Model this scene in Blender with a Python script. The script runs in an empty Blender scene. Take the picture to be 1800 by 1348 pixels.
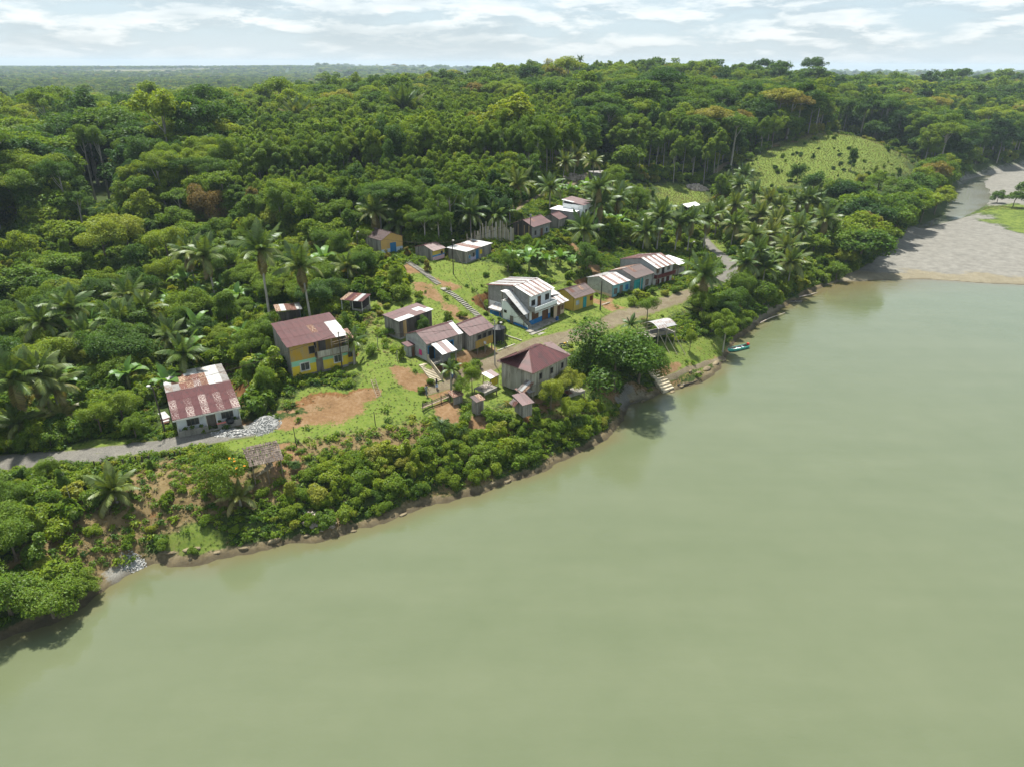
import bpy, bmesh, math, random
import numpy as np
from mathutils import Vector, Matrix

random.seed(7)
RNG = np.random.default_rng(11)
scene = bpy.context.scene
COL = scene.collection
R = math.radians

# ------------------------------------------------------------------ camera
CAM = np.array([0.0, 0.0, 48.0])
PITCH, ROLL, FPX = R(25.0), R(0.35), 1200.0          # focal length in pixels of the 1800 px wide photograph
_r0 = np.array([1.0, 0, 0]); _u0 = np.array([0, math.sin(PITCH), math.cos(PITCH)])
C_F = np.array([0, math.cos(PITCH), -math.sin(PITCH)])
C_R = _r0 * math.cos(ROLL) + _u0 * math.sin(ROLL)
C_U = _u0 * math.cos(ROLL) - _r0 * math.sin(ROLL)
cam_data = bpy.data.cameras.new('camera'); cam = bpy.data.objects.new('camera', cam_data); COL.objects.link(cam)
cam_data.sensor_width = 36.0; cam_data.lens = 24.0; cam_data.clip_start = 0.5; cam_data.clip_end = 30000
cam.matrix_world = Matrix(((C_R[0], C_U[0], -C_F[0], CAM[0]), (C_R[1], C_U[1], -C_F[1], CAM[1]),
                           (C_R[2], C_U[2], -C_F[2], CAM[2]), (0, 0, 0, 1)))
scene.camera = cam

# ------------------------------------------------------------------ light
SUN_EL, SUN_AZ = R(69.0), math.atan2(-0.41, 0.91)     # high, ahead of the camera and a little to the left
sun_vec = Vector((math.sin(SUN_AZ) * math.cos(SUN_EL), math.cos(SUN_AZ) * math.cos(SUN_EL), math.sin(SUN_EL)))
sl = bpy.data.lights.new('sun', 'SUN'); sl.energy = 3.6; sl.angle = R(3.0); sl.color = (1.0, 0.955, 0.88)
so = bpy.data.objects.new('sun', sl); COL.objects.link(so)
so.rotation_euler = (-sun_vec).to_track_quat('-Z', 'Y').to_euler(); so.location = (0, 0, 400)

world = bpy.data.worlds.new('World'); scene.world = world; world.use_nodes = True
wn, wl = world.node_tree.nodes, world.node_tree.links
wn.clear()
def N(tree, kind, **kw):
    n = tree.nodes.new(kind)
    for k, v in kw.items():
        if k.startswith('i_'):
            n.inputs[k[2:].replace('_', ' ')].default_value = v
        elif k.startswith('n_'):
            n.inputs[int(k[2:])].default_value = v
        else:
            setattr(n, k, v)
    return n
def build_world(t):
    L = t.links.new
    out = N(t, 'ShaderNodeOutputWorld')
    sky = N(t, 'ShaderNodeTexSky', sky_type='NISHITA', sun_disc=False, sun_elevation=SUN_EL, sun_rotation=SUN_AZ)
    bg_sky = N(t, 'ShaderNodeBackground'); bg_sky.inputs[1].default_value = 0.07
    L(sky.outputs[0], bg_sky.inputs[0])
    tc = N(t, 'ShaderNodeTexCoord'); sep = N(t, 'ShaderNodeSeparateXYZ'); L(tc.outputs['Generated'], sep.inputs[0])
    zc = N(t, 'ShaderNodeMath', operation='MAXIMUM'); zc.inputs[1].default_value = 0.0; L(sep.outputs[2], zc.inputs[0])
    # cloud rows: noise over the sky directions, flattened; brighter where the cloud thins upwards, greyer below
    def cloud(dz, scale, det, seed):
        mp = N(t, 'ShaderNodeMapping'); mp.inputs[1].default_value = (seed, seed * .7, dz); mp.inputs[3].default_value = (1, 1, 4.4); L(tc.outputs['Generated'], mp.inputs[0])
        n = N(t, 'ShaderNodeTexNoise', n_2=scale, n_3=det, n_4=0.60); n.inputs['Distortion'].default_value = 0.2; L(mp.outputs[0], n.inputs[0]); return n.outputs[0]
    def M(op, a, b):
        m = N(t, 'ShaderNodeMath', operation=op)
        for k, v in ((0, a), (1, b)):
            if hasattr(v, 'node'): L(v, m.inputs[k])
            else: m.inputs[k].default_value = v
        return m.outputs[0]
    def MR(v, a, b, c, d):
        m = N(t, 'ShaderNodeMapRange'); m.interpolation_type = 'SMOOTHSTEP'; L(v, m.inputs[0])
        for k, x in enumerate((a, b, c, d)): m.inputs[k + 1].default_value = x
        return m.outputs[0]
    def MC(f, a, b):
        m = N(t, 'ShaderNodeMix', data_type='RGBA'); L(f, m.inputs[0])
        for k, v in ((6, a), (7, b)):
            if hasattr(v, 'node'): L(v, m.inputs[k])
            else: m.inputs[k].default_value = (*v, 1)
        return m.outputs[2]
    n_a = cloud(0.0, 9.5, 7, 3.7); n_b = cloud(0.045, 9.5, 7, 3.7); n_big = cloud(0.0, 3.6, 4, 9.3)
    light = M('ADD', M('MULTIPLY', M('SUBTRACT', n_a, n_b), 4.2), .5)
    cover = MR(M('ADD', M('MULTIPLY', n_a, .6), M('MULTIPLY', n_big, .4)), .40, .56, 0, 1)
    body = MC(MR(light, .15, .85, 0, 1), (0.40, 0.485, 0.555), (0.74, 0.775, 0.80))
    sky_c = MC(cover, (0.45, 0.555, 0.635), body)
    sky_c = MC(MR(n_big, .50, .64, 0, .7), sky_c, (0.35, 0.435, 0.51))
    # towards the horizon the cloud deck closes to an even pale veil
    hz = N(t, 'ShaderNodeMapRange'); hz.inputs[1].default_value = 0.0; hz.inputs[2].default_value = 0.035
    hz.inputs[3].default_value = 0.72; hz.inputs[4].default_value = 0.0; L(zc.outputs[0], hz.inputs[0])
    m2 = N(t, 'ShaderNodeMix', data_type='RGBA'); m2.inputs[7].default_value = (0.55, 0.625, 0.675, 1)
    L(hz.outputs[0], m2.inputs[0]); L(sky_c, m2.inputs[6])
    bg_c = N(t, 'ShaderNodeBackground'); bg_c.inputs[1].default_value = 0.58; L(m2.outputs[2], bg_c.inputs[0])
    ms = N(t, 'ShaderNodeMixShader'); ms.inputs[0].default_value = 0.78
    L(bg_sky.outputs[0], ms.inputs[1]); L(bg_c.outputs[0], ms.inputs[2]); L(ms.outputs[0], out.inputs[0])
build_world(world.node_tree)
world.cycles_visibility.camera = True

vs = scene.view_settings
scene.display_settings.display_device = 'sRGB'
vs.view_transform = 'Standard'; vs.look = 'None'; vs.exposure = 1.28; vs.gamma = 1.0; vs.use_curve_mapping = False
cy = scene.cycles
cy.max_bounces = 7; cy.diffuse_bounces = 4; cy.glossy_bounces = 2; cy.transmission_bounces = 3; cy.volume_bounces = 0
cy.transparent_max_bounces = 8; cy.use_denoising = True; cy.caustics_reflective = False; cy.caustics_refractive = False
cy.sample_clamp_indirect = 6.0
scene.render.use_persistent_data = False

# ------------------------------------------------------------------ pixel <-> place helpers
def ray(u, v):
    return C_F + (u - 900.0) / FPX * C_R - (v - 674.0) / FPX * C_U
def P(u, v, z):
    "the point at height z that the photograph shows at pixel (u, v)"
    d = ray(u, v); t = (z - CAM[2]) / d[2]
    return CAM + d * t
def proj(p):
    p = np.asarray(p, float) - CAM
    w = p @ C_F
    w = np.where(np.abs(w) < 1e-6, 1e-6, w)
    return 900 + FPX * (p @ C_R) / w, 674 - FPX * (p @ C_U) / w, w
def smooth(a, b, x):
    t = np.clip((x - a) / (b - a), 0, 1); return t * t * (3 - 2 * t)
def vnoise(x, y, seed=0):
    "value noise, numpy"
    xi, yi = np.floor(x).astype(np.int64), np.floor(y).astype(np.int64)
    xf, yf = x - xi, y - yi
    xf, yf = xf * xf * (3 - 2 * xf), yf * yf * (3 - 2 * yf)
    def h(a, b):
        n = (a * 374761393 + b * 668265263 + seed * 982451653) & 0xffffffff
        n = ((n ^ (n >> 13)) * 1274126177) & 0xffffffff
        return ((n ^ (n >> 16)) & 0xffff) / 65535.0
    return (h(xi, yi) * (1 - xf) + h(xi + 1, yi) * xf) * (1 - yf) + (h(xi, yi + 1) * (1 - xf) + h(xi + 1, yi + 1) * xf) * yf
def fbm(x, y, seed=0, o=4):
    s, a, t = 0, 1.0, 0
    for k in range(o):
        s = s + a * vnoise(x * 2 ** k, y * 2 ** k, seed + k); t += a; a *= .5
    return s / t
def inside(px, py, poly):
    poly = np.asarray(poly, float); c = np.zeros(np.shape(px), bool)
    x0, y0 = poly[-1]
    for x1, y1 in poly:
        m = ((y1 > py) != (y0 > py)) & (px < (x0 - x1) * (py - y1) / (y0 - y1 + 1e-12) + x1)
        c ^= m; x0, y0 = x1, y1
    return c
def segdist(px, py, pts, closed=False):
    pts = np.asarray(pts, float); best = np.full(np.shape(px), 1e9); arg = np.zeros(np.shape(px), int)
    n = len(pts) if closed else len(pts) - 1
    for i in range(n):
        a, b = pts[i], pts[(i + 1) % len(pts)]
        d = b - a; l2 = max(d @ d, 1e-9)
        t = np.clip(((px - a[0]) * d[0] + (py - a[1]) * d[1]) / l2, 0, 1)
        q = np.hypot(px - a[0] - t * d[0], py - a[1] - t * d[1])
        m = q < best; best = np.where(m, q, best); arg = np.where(m, i, arg)
    return best, arg

# ------------------------------------------------------------------ naming helpers
def tag(o, label=None, cat=None, group=None, kind=None):
    if label: o['label'] = label
    if cat: o['category'] = cat
    if group: o['group'] = group
    if kind: o['kind'] = kind
    return o
def link(name, data, parent=None):
    o = bpy.data.objects.new(name, data); COL.objects.link(o)
    if parent is not None: o.parent = parent
    return o
def thing(name, label, cat, loc=(0, 0, 0), rz=0.0, group=None):
    o = link(name, None); o.empty_display_size = 0.3
    o.location = loc; o.rotation_euler = (0, 0, rz)
    return tag(o, label, cat, group)
def quads_mesh(name, V, mats, matidx=None):
    "V: (n,4,3) loose quads"
    n = len(V); me = bpy.data.meshes.new(name)
    me.vertices.add(n * 4); me.vertices.foreach_set('co', np.ascontiguousarray(V, np.float32).ravel())
    me.loops.add(n * 4); me.loops.foreach_set('vertex_index', np.arange(n * 4, dtype=np.int32))
    me.polygons.add(n); me.polygons.foreach_set('loop_start', np.arange(n, dtype=np.int32) * 4)
    if matidx is not None: me.polygons.foreach_set('material_index', np.asarray(matidx, np.int32))
    for m in mats: me.materials.append(m)
    me.update(calc_edges=True)
    return me
class MB:
    "collects simple solids; build() links them as one mesh"
    def __init__(s): s.v, s.f, s.m = [], [], []
    def add(s, verts, faces, mi=0):
        o = len(s.v); s.v += [tuple(map(float, p)) for p in verts]
        s.f += [tuple(i + o for i in f) for f in faces]; s.m += [mi] * len(faces); return s
    def box(s, x0, x1, y0, y1, z0, z1, mi=0):
        return s.add([(x0, y0, z0), (x1, y0, z0), (x1, y1, z0), (x0, y1, z0), (x0, y0, z1), (x1, y0, z1), (x1, y1, z1), (x0, y1, z1)],
                     [(0, 3, 2, 1), (4, 5, 6, 7), (0, 1, 5, 4), (1, 2, 6, 5), (2, 3, 7, 6), (3, 0, 4, 7)], mi)
    def beam(s, a, b, w, h=None, mi=0):
        "rectangular bar from a to b"
        a, b = Vector(a), Vector(b); d = (b - a).normalized(); h = h or w
        up = Vector((0, 0, 1)) if abs(d.z) < .95 else Vector((0, 1, 0))
        x = d.cross(up).normalized() * w / 2; y = x.cross(d).normalized() * h / 2
        return s.add([a - x - y, a + x - y, a + x + y, a - x + y, b - x - y, b + x - y, b + x + y, b - x + y],
                     [(0, 3, 2, 1), (4, 5, 6, 7), (0, 1, 5, 4), (1, 2, 6, 5), (2, 3, 7, 6), (3, 0, 4, 7)], mi)
    def tube(s, pts, rad, n=6, mi=0, cap=True):
        pts = [Vector(p) for p in pts]
        if not hasattr(rad, '__len__'): rad = [rad] * len(pts)
        rings = []; vs_ = []
        for i, p in enumerate(pts):
            d = (pts[min(i + 1, len(pts) - 1)] - pts[max(i - 1, 0)]).normalized()
            up = Vector((0, 0, 1)) if abs(d.z) < .9 else Vector((1, 0, 0))
            x = d.cross(up).normalized(); y = x.cross(d).normalized()
            rings.append(len(vs_)); vs_ += [p + (x * math.cos(6.2832 * k / n) + y * math.sin(6.2832 * k / n)) * rad[i] for k in range(n)]
        fs = []
        for a, b in zip(rings, rings[1:]):
            fs += [(a + k, a + (k + 1) % n, b + (k + 1) % n, b + k) for k in range(n)]
        if cap: fs += [tuple(reversed(range(rings[0], rings[0] + n))), tuple(range(rings[-1], rings[-1] + n))]
        return s.add(vs_, fs, mi)
    def mesh(s, name, mats):
        me = bpy.data.meshes.new(name); me.from_pydata(s.v, [], s.f)
        for m in (mats if isinstance(mats, (list, tuple)) else [mats]): me.materials.append(m)
        me.polygons.foreach_set('material_index', s.m); me.update(); return me
    def build(s, name, mats, parent=None, smooth_=False):
        me = s.mesh(name, mats)
        if smooth_: me.polygons.foreach_set('use_smooth', [True] * len(me.polygons))
        return link(name, me, parent)

# ------------------------------------------------------------------ materials
def mat_new(name):
    m = bpy.data.materials.new(name); m.use_nodes = True; t = m.node_tree; t.nodes.clear()
    out = N(t, 'ShaderNodeOutputMaterial'); return m, t, out
def ramp(t, stops, src=None):
    r = N(t, 'ShaderNodeValToRGB'); e = r.color_ramp.elements
    e[0].position, e[0].color = stops[0][0], (*stops[0][1], 1); e[1].position, e[1].color = stops[-1][0], (*stops[-1][1], 1)
    for p, c in stops[1:-1]: x = e.new(p); x.color = (*c, 1)
    if src is not None: t.links.new(src, r.inputs[0])
    return r
def coords(t, scale=(1, 1, 1), obj=True):
    tc = N(t, 'ShaderNodeTexCoord'); mp = N(t, 'ShaderNodeMapping'); mp.inputs[3].default_value = scale
    t.links.new(tc.outputs['Object'], mp.inputs[0]); return mp.outputs[0]
def noise(t, vec, scale, detail=4, rough=.55):
    n = N(t, 'ShaderNodeTexNoise', n_2=scale, n_3=detail, n_4=rough); t.links.new(vec, n.inputs[0]); return n.outputs[0]
def mixc(t, fac, a, b, blend='MIX'):
    m = N(t, 'ShaderNodeMix', data_type='RGBA', blend_type=blend)
    for i, v in ((0, fac), (6, a), (7, b)):
        if hasattr(v, 'node'): t.links.new(v, m.inputs[i])
        elif i == 0: m.inputs[0].default_value = v
        else: m.inputs[i].default_value = (*v, 1)
    return m.outputs[2]
def math_(t, op, a, b=0.0):
    m = N(t, 'ShaderNodeMath', operation=op)
    for i, v in ((0, a), (1, b)):
        if hasattr(v, 'node'): t.links.new(v, m.inputs[i])
        else: m.inputs[i].default_value = v
    return m.outputs[0]
def maprange(t, v, a, b, c, d):
    m = N(t, 'ShaderNodeMapRange'); t.links.new(v, m.inputs[0])
    for i, x in enumerate((a, b, c, d)): m.inputs[i + 1].default_value = x
    return m.outputs[0]
def principled(t, out, color, rough=.8, metal=0.0, spec=.3, bump=None, bump_d=.02):
    p = N(t, 'ShaderNodeBsdfPrincipled')
    if hasattr(color, 'node'): t.links.new(color, p.inputs['Base Color'])
    else: p.inputs['Base Color'].default_value = (*color, 1)
    if hasattr(rough, 'node'): t.links.new(rough, p.inputs['Roughness'])
    else: p.inputs['Roughness'].default_value = rough
    p.inputs['Metallic'].default_value = metal; p.inputs['Specular IOR Level'].default_value = spec
    if bump is not None:
        b = N(t, 'ShaderNodeBump'); b.inputs['Strength'].default_value = 1.0; b.inputs['Distance'].default_value = bump_d
        t.links.new(bump, b.inputs['Height']); t.links.new(b.outputs[0], p.inputs['Normal'])
    t.links.new(p.outputs[0], out.inputs[0]); return p
def obj_random(t):
    return N(t, 'ShaderNodeObjectInfo').outputs['Random']
def island_random(t):
    return N(t, 'ShaderNodeNewGeometry').outputs['Random Per Island']
def weathered(name, c, c2=None, amount=.5, scale=1.5, stretch=(1, 1, .25), rough=.85, spec=.2, var=.2, bump=.01, per='object', metal=0.0):
    "painted or raw surface: base colour, streaky second colour, per-piece variation"
    m, t, out = mat_new(name); c2 = c2 or tuple(x * .5 for x in c)
    vec = coords(t, stretch); n1 = noise(t, vec, scale, 5, .62); n2 = noise(t, coords(t), scale * 4.1, 4, .6)
    s = math_(t, 'ADD', math_(t, 'MULTIPLY', n1, .7), math_(t, 'MULTIPLY', n2, .3))
    f = maprange(t, s, .62 - amount * .3, .74 - amount * .18, 0, 1)
    col = mixc(t, f, c, c2)
    rnd = island_random(t) if per == 'island' else obj_random(t)
    k = maprange(t, rnd, 0, 1, 1 - var, 1 + var)
    hs = N(t, 'ShaderNodeHueSaturation'); t.links.new(k, hs.inputs['Value']); t.links.new(col, hs.inputs['Color'])
    principled(t, out, hs.outputs[0], rough, metal, spec, s, bump); return m
# ================================================================== terrain heights
SHORE_PX = [(0, 1122), (60, 1103), (130, 1073), (185, 1036), (225, 1012), (262, 992), (330, 994), (400, 979), (490, 963), (560, 950), (640, 926),
            (720, 901), (800, 879), (900, 846), (960, 823), (1020, 796), (1070, 767), (1096, 738), (1101, 716), (1130, 706), (1157, 694), (1190, 689),
            (1235, 673), (1262, 651), (1278, 633), (1284, 618), (1292, 602), (1325, 577), (1345, 561), (1380, 540), (1410, 521), (1440, 506),
            (1470, 498), (1540, 493), (1640, 492), (1720, 498), (1800, 501), (1930, 506)]
#  width of the bank slope at each of those points
SHORE_W = [12, 12, 12, 11, 9, 9, 10, 12, 13, 13, 13, 13, 13, 12, 11, 10, 9, 8, 9, 10, 10, 9, 9, 9, 9, 9, 8, 9, 9, 9, 9, 12,
           16, 24, 26, 26, 26, 26]
shore = [tuple(P(u, v, 0)[:2]) for u, v in SHORE_PX]
shore = [(-420, -150), (-210, -45), (-112, 8), (-72, 31)] + shore + [(330, 142), (600, 120)]
SHORE_W = [12, 12, 12, 12] + SHORE_W + [26, 26]
SHORE = np.array(shore)
WATER_POLY = np.array(shore + [(900, -400), (-420, -400)])
CHAN_PX = [(1603, 402), (1660, 379), (1664, 356), (1672, 336), (1690, 319), (1722, 308), (1746, 307), (1728, 322), (1740, 335), (1742, 350),
           (1731, 362), (1708, 375), (1690, 383), (1660, 391), (1612, 404)]
CHAN = np.array([P(u, v, 0)[:2] for u, v in CHAN_PX])
BAR_PX = [(1474, 501), (1506, 486), (1546, 464), (1582, 437), (1604, 409), (1660, 394), (1735, 374), (1850, 372), (2300, 372), (2300, 540), (1930, 510), (1700, 500)]
BAR = np.array([P(u, v, 0.6)[:2] for u, v in BAR_PX])
BAR2 = np.array([P(u, v, 0.6)[:2] for u, v in [(1690, 320), (1722, 306), (1800, 292), (1990, 290), (1990, 372), (1745, 362), (1745, 335)]])

CP = [  # (u, v, height above the river)
 (0, 812, 5), (180, 802, 5.2), (350, 783, 5.5), (480, 760, 5.8), (600, 742, 6.2), (700, 715, 6.5), (760, 690, 6.6), (800, 668, 6.7), (850, 645, 6.7),
 (950, 600, 6.7), (1050, 560, 6.5), (1150, 540, 6.2), (1190, 525, 6.2), (1250, 500, 6.2), (1290, 475, 6.3), (1255, 443, 6.5),
 (20, 850, 4.6), (200, 835, 5), (350, 815, 5.3), (450, 805, 5.5), (560, 785, 5.8), (700, 757, 6), (800, 742, 6), (900, 732, 5.6), (1000, 715, 5), (1050, 700, 4.6), (1100, 670, 4.4),
 (1180, 645, 3.4), (1230, 612, 3.1), (1200, 575, 4.8), (1150, 600, 5.3), (1260, 592, 3.2),
 (1300, 540, 4.6), (1350, 520, 4.2), (1400, 480, 4.2), (1500, 425, 3), (1420, 400, 5.5), (1340, 470, 5.2),
 (520, 700, 7.8), (600, 690, 8.0), (650, 681, 8.2), (525, 717, 6.4), (600, 708, 6.6), (650, 699, 6.75), (500, 682, 8.1), (560, 668, 8.4), (620, 650, 8.7), (660, 640, 8.8), (520, 720, 6.6), (640, 705, 6.8), (560, 730, 6.3),
 (280, 715, 5.7), (430, 735, 5.8), (690, 640, 9.2), (720, 655, 8.2), (750, 640, 8.9), (830, 622, 7.6),
 (640, 560, 10.2), (860, 548, 8.5), (800, 510, 11), (760, 490, 12.2), (720, 465, 13.4), (690, 452, 14), (640, 470, 13), (600, 500, 11.6), (540, 560, 9.9),
 (750, 442, 13.8), (830, 472, 12.4), (900, 430, 13.5), (930, 425, 13.9), (900, 470, 11.8), (1000, 470, 9.8), (960, 480, 10), (1030, 430, 10.5), (1000, 402, 14), (1030, 375, 15),
 (960, 345, 17), (1050, 312, 18.5), (1100, 400, 9), (1050, 530, 7.3), (1120, 518, 7.3), (1185, 512, 6.9), (1100, 455, 8.4),
 (1200, 350, 8), (1160, 332, 9), (1220, 322, 9.6), (1290, 290, 13), (1240, 366, 7.5), (1180, 390, 7.6),
 (1330, 268, 16), (1400, 246, 19.6), (1450, 236, 21), (1500, 240, 20.6), (1550, 255, 18), (1610, 292, 10), (1450, 290, 14.5), (1400, 320, 9.8), (1350, 350, 7.6),
 (1500, 330, 9), (1560, 350, 6), (1640, 330, 4), (1680, 308, 4), (1600, 370, 4),
 (0, 760, 5.4), (100, 760, 5.5), (0, 650, 6.2), (200, 650, 6.3), (200, 600, 6.8), (0, 560, 7.2), (350, 600, 7.6), (400, 560, 8.8), (300, 480, 9.4), (100, 480, 8.8), (450, 500, 10.2),
 (500, 450, 12), (400, 430, 11.6), (250, 420, 11), (50, 420, 10), (600, 400, 14.5), (450, 380, 13.5), (700, 380, 16), (800, 360, 17.2), (880, 345, 17.2), (200, 370, 12.5), (50, 370, 11.5)]
cpw = [tuple(P(u, v, z)) for u, v, z in CP]
cpw += [(-90, 60, 5), (-140, 50, 5), (-150, 110, 8), (-200, 180, 10), (-220, 290, 14), (-80, 285, 18), (0, 275, 20), (60, 262, 17), (105, 250, 11), (-330, 450, 9), (-160, 430, 15),
        (0, 430, 25), (100, 430, 24), (180, 430, 20), (260, 430, 12), (330, 440, 10), (400, 450, 8), (300, 330, 3), (420, 330, 3),
        (-350, 640, 6), (-180, 600, 11), (-30, 580, 27), (-260, 520, 10), (-150, 700, 8), (-420, 520, 6), (70, 560, 35), (170, 600, 33), (300, 640, 27), (450, 640, 25), (620, 640, 25), (220, 200, 1.5), (320, 230, 1.5)]
cpw = np.array(cpw)
RB_C2 = 6.0 ** 2
def _phi(d2): return np.sqrt(d2 + RB_C2)
def rbf_solve(pts):
    n = len(pts); d2 = ((pts[:, None, :2] - pts[None, :, :2]) ** 2).sum(-1)
    A = np.zeros((n + 1, n + 1)); A[:n, :n] = _phi(d2); A[:n, :n] -= np.eye(n) * 1.2; A[:n, n] = 1; A[n, :n] = 1
    return np.linalg.solve(A, np.append(pts[:, 2], 0))
RBW = rbf_solve(cpw)
def rbf(x, y):
    out = np.full(x.shape, RBW[-1])
    for (a, b, _), w in zip(cpw, RBW[:-1]): out += w * np.sqrt((x - a) ** 2 + (y - b) ** 2 + RB_C2)
    return out

# level pads under the buildings: (centre x, y, half width, half depth, angle, height) - filled from the house list further down
def axis(lo, hi, step, far, grow):
    core = list(np.arange(lo, hi + step * .5, step)); a = []; s = step; p = hi
    while p < far: s *= grow; p += s; a.append(p)
    b = []; s = step; p = lo
    while p > -far: s *= grow; p -= s; b.append(p)
    return np.array(b[::-1] + core + a)
GX = axis(-100, 110, 0.7, 8000, 1.07)
_ya = axis(30, 215, 0.7, 8000, 1.045); GY = _ya[_ya > -400]
def terrain_height(X, Y, pads):
    dist = np.hypot(X, Y)
    base = rbf(X, Y)
    far = 5 + 14 * fbm(X / 700 + 3, Y / 700 + 5, 3, 3) * smooth(500, 1500, dist) + 12 * smooth(2600, 3600, Y) * smooth(300, -900, X) * smooth(-3600, -2000, X) + 14 * smooth(150, 500, X) * smooth(1500, 900, dist) - 4 * smooth(900, 1600, dist)
    k = smooth(560, 900, dist)
    z = base * (1 - k) + far * k
    z = np.maximum(z, 0.9)
    z += ((fbm(X / 9, Y / 9, 21, 3) - .5) * .7 * smooth(20, 60, dist) + (fbm(X / 2.2, Y / 2.2, 27, 2) - .5) * .22) * smooth(420, 200, dist)
    for cx, cy, hw, hd, ang, pz in pads:
        c, s = math.cos(-ang), math.sin(-ang)
        m = (np.abs(X - cx) < 40) & (np.abs(Y - cy) < 40)
        lx = (X[m] - cx) * c - (Y[m] - cy) * s; ly = (X[m] - cx) * s + (Y[m] - cy) * c
        q = np.hypot(np.maximum(np.abs(lx) - hw, 0), np.maximum(np.abs(ly) - hd, 0))
        w = smooth(2.6, 0.35, q); z[m] = z[m] * (1 - w) + pz * w
    # river banks
    d, i = segdist(X, Y, SHORE); wet = inside(X, Y, WATER_POLY); d = np.where(wet, -d, d)
    d = d + (fbm(X / 3.1, Y / 3.1, 5, 3) - .5) * 1.8 * smooth(400, 150, dist)
    W = np.array(SHORE_W, float); W = np.append(W, W[-1])
    d0, i0 = d, np.clip(i, 0, len(W) - 2)
    # along-segment interpolation of the slope width
    a = SHORE[i0]; b = SHORE[np.clip(i0 + 1, 0, len(SHORE) - 1)]; ab = b - a
    t = np.clip(((X - a[..., 0]) * ab[..., 0] + (Y - a[..., 1]) * ab[..., 1]) / np.maximum((ab ** 2).sum(-1), 1e-6), 0, 1)
    w = W[i0] * (1 - t) + W[np.clip(i0 + 1, 0, len(W) - 1)] * t
    ledge = 0.28 + .3 * fbm(X / 4, Y / 4, 31, 2)
    tt = np.clip((d - .7) / w, 0, 1)
    prof = np.minimum(ledge, np.maximum(d, 0) * .9) + (z - ledge) * (tt * (2 - tt)) * smooth(0.3, 2.5, d)
    bar = inside(X, Y, BAR) | inside(X, Y, BAR2)
    bd = np.minimum(segdist(X, Y, BAR, True)[0], segdist(X, Y, BAR2, True)[0]); bd = np.where(bar, bd, -bd)
    kb = smooth(-9, 3, bd)
    zbar = 0.35 + .5 * fbm(X / 22, Y / 22, 41, 2) * np.minimum(1, np.maximum(d, 0) / 14) + .1
    z = z * (1 - kb) + np.minimum(z, zbar) * kb
    zl = np.where(d < w + 1, np.minimum(z, np.where(kb > .5, np.minimum(np.maximum(d, 0) * .12, zbar), prof)), z)
    z = np.where(d < 0, np.maximum(-3.0, d * .16 - .03), zl)
    dc, _ = segdist(X, Y, CHAN, True); ic = inside(X, Y, CHAN); dc = np.where(ic, dc, -dc)
    z = np.where(dc > -6, np.minimum(z, np.where(dc > 0, -.1 - dc * .12, np.maximum(-dc, 0) * .14 + (z - 0) * smooth(1, 6, -dc))), z)
    return z, d, kb, dc
GXX, GYY = np.meshgrid(GX, GY)
def hf_lookup(Z, x, y):
    x = np.asarray(x, float); y = np.asarray(y, float)
    i = np.clip(np.searchsorted(GX, x) - 1, 0, len(GX) - 2); j = np.clip(np.searchsorted(GY, y) - 1, 0, len(GY) - 2)
    fx = (x - GX[i]) / (GX[i + 1] - GX[i]); fy = (y - GY[j]) / (GY[j + 1] - GY[j])
    return (Z[j, i] * (1 - fx) + Z[j, i + 1] * fx) * (1 - fy) + (Z[j + 1, i] * (1 - fx) + Z[j + 1, i + 1] * fx) * fy
PADS = []          # appended by the house list
# ================================================================== where the houses stand
# key: (eave pixel left, eave height, angle of the front, width, depth, ground height)
SPEC = {
 'A': ((306, 738), 8.4, 29.4, 7.7, 15.6, 5.6), 'B': ((505.6, 611.4), 13.2, 35.0, 8.6, 7.1, 8.3), 'E': ((702, 565), 12.6, 52.0, 7.1, 3.5, 9.6),
 'F': ((750, 606), 11.5, 43.6, 6.8, 5.6, 8.8), 'G': ((825.6, 591.5), 11.0, 49.0, 5.5, 5.4, 7.3), 'K': ((938.7, 656), 9.9, 49.3, 8.1, 6.6, 6.2),
 'I': ((935.3, 521.3), 12.7, 49.3, 6.1, 10.4, 7.2), 'J': ((1011, 525.6), 9.9, 43.7, 5.8, 5.6, 7.4), 'T1': ((1078.7, 502), 9.6, 41.3, 5.8, 7.2, 7.1),
 'T2': ((1118, 490), 10.2, 43.3, 6.1, 7.2, 7.1), 'T3': ((1155.7, 472.8), 10.9, 42.0, 6.5, 10.0, 6.9), 'T5': ((1194, 465.5), 9.9, 42.6, 3.8, 5.6, 6.9),
 'D': ((600, 526.5), 13.0, -14.0, 3.8, 3.2, 10.8), 'L': ((669.6, 423.2), 17.0, 44.7, 5.1, 5.5, 13.9), 'M': ((762, 442), 15.3, 52.3, 3.5, 5.4, 13.3),
 'N': ((819, 442.7), 14.9, 56.0, 8.7, 4.7, 12.5), 'O': ((938, 400), 16.6, 54.4, 7.1, 5.8, 13.8), 'P': ((983.3, 386.7), 16.6, 56.8, 4.5, 4.6, 14.2),
 'Q': ((1011, 373.3), 17.8, 61.6, 4.6, 6.2, 15.3), 'R': ((1026, 361.3), 19.0, 60.2, 5.4, 5.4, 16.0), 'V': ((441.8, 818), 6.9, 27.5, 3.2, 3.0, 5.2),
 'K5': ((920, 711), 7.3, 31.8, 1.4, 2.2, 6.0), 'K4': ((837.6, 706), 7.8, 39.4, 1.2, 1.1, 6.2), 'U': ((1149, 576), 8.0, 30.2, 4.9, 3.2, 5.2),
 'C': ((487, 547), 11.6, 25.0, 3.8, 2.6, 10.2), 'W': ((1209, 364), 9.6, 40.0, 6.5, 4.2, 7.6), 'X': ((1044, 305), 20.6, 20.0, 4.5, 3.5, 18.4),
}
HOUSE = {}
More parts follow.
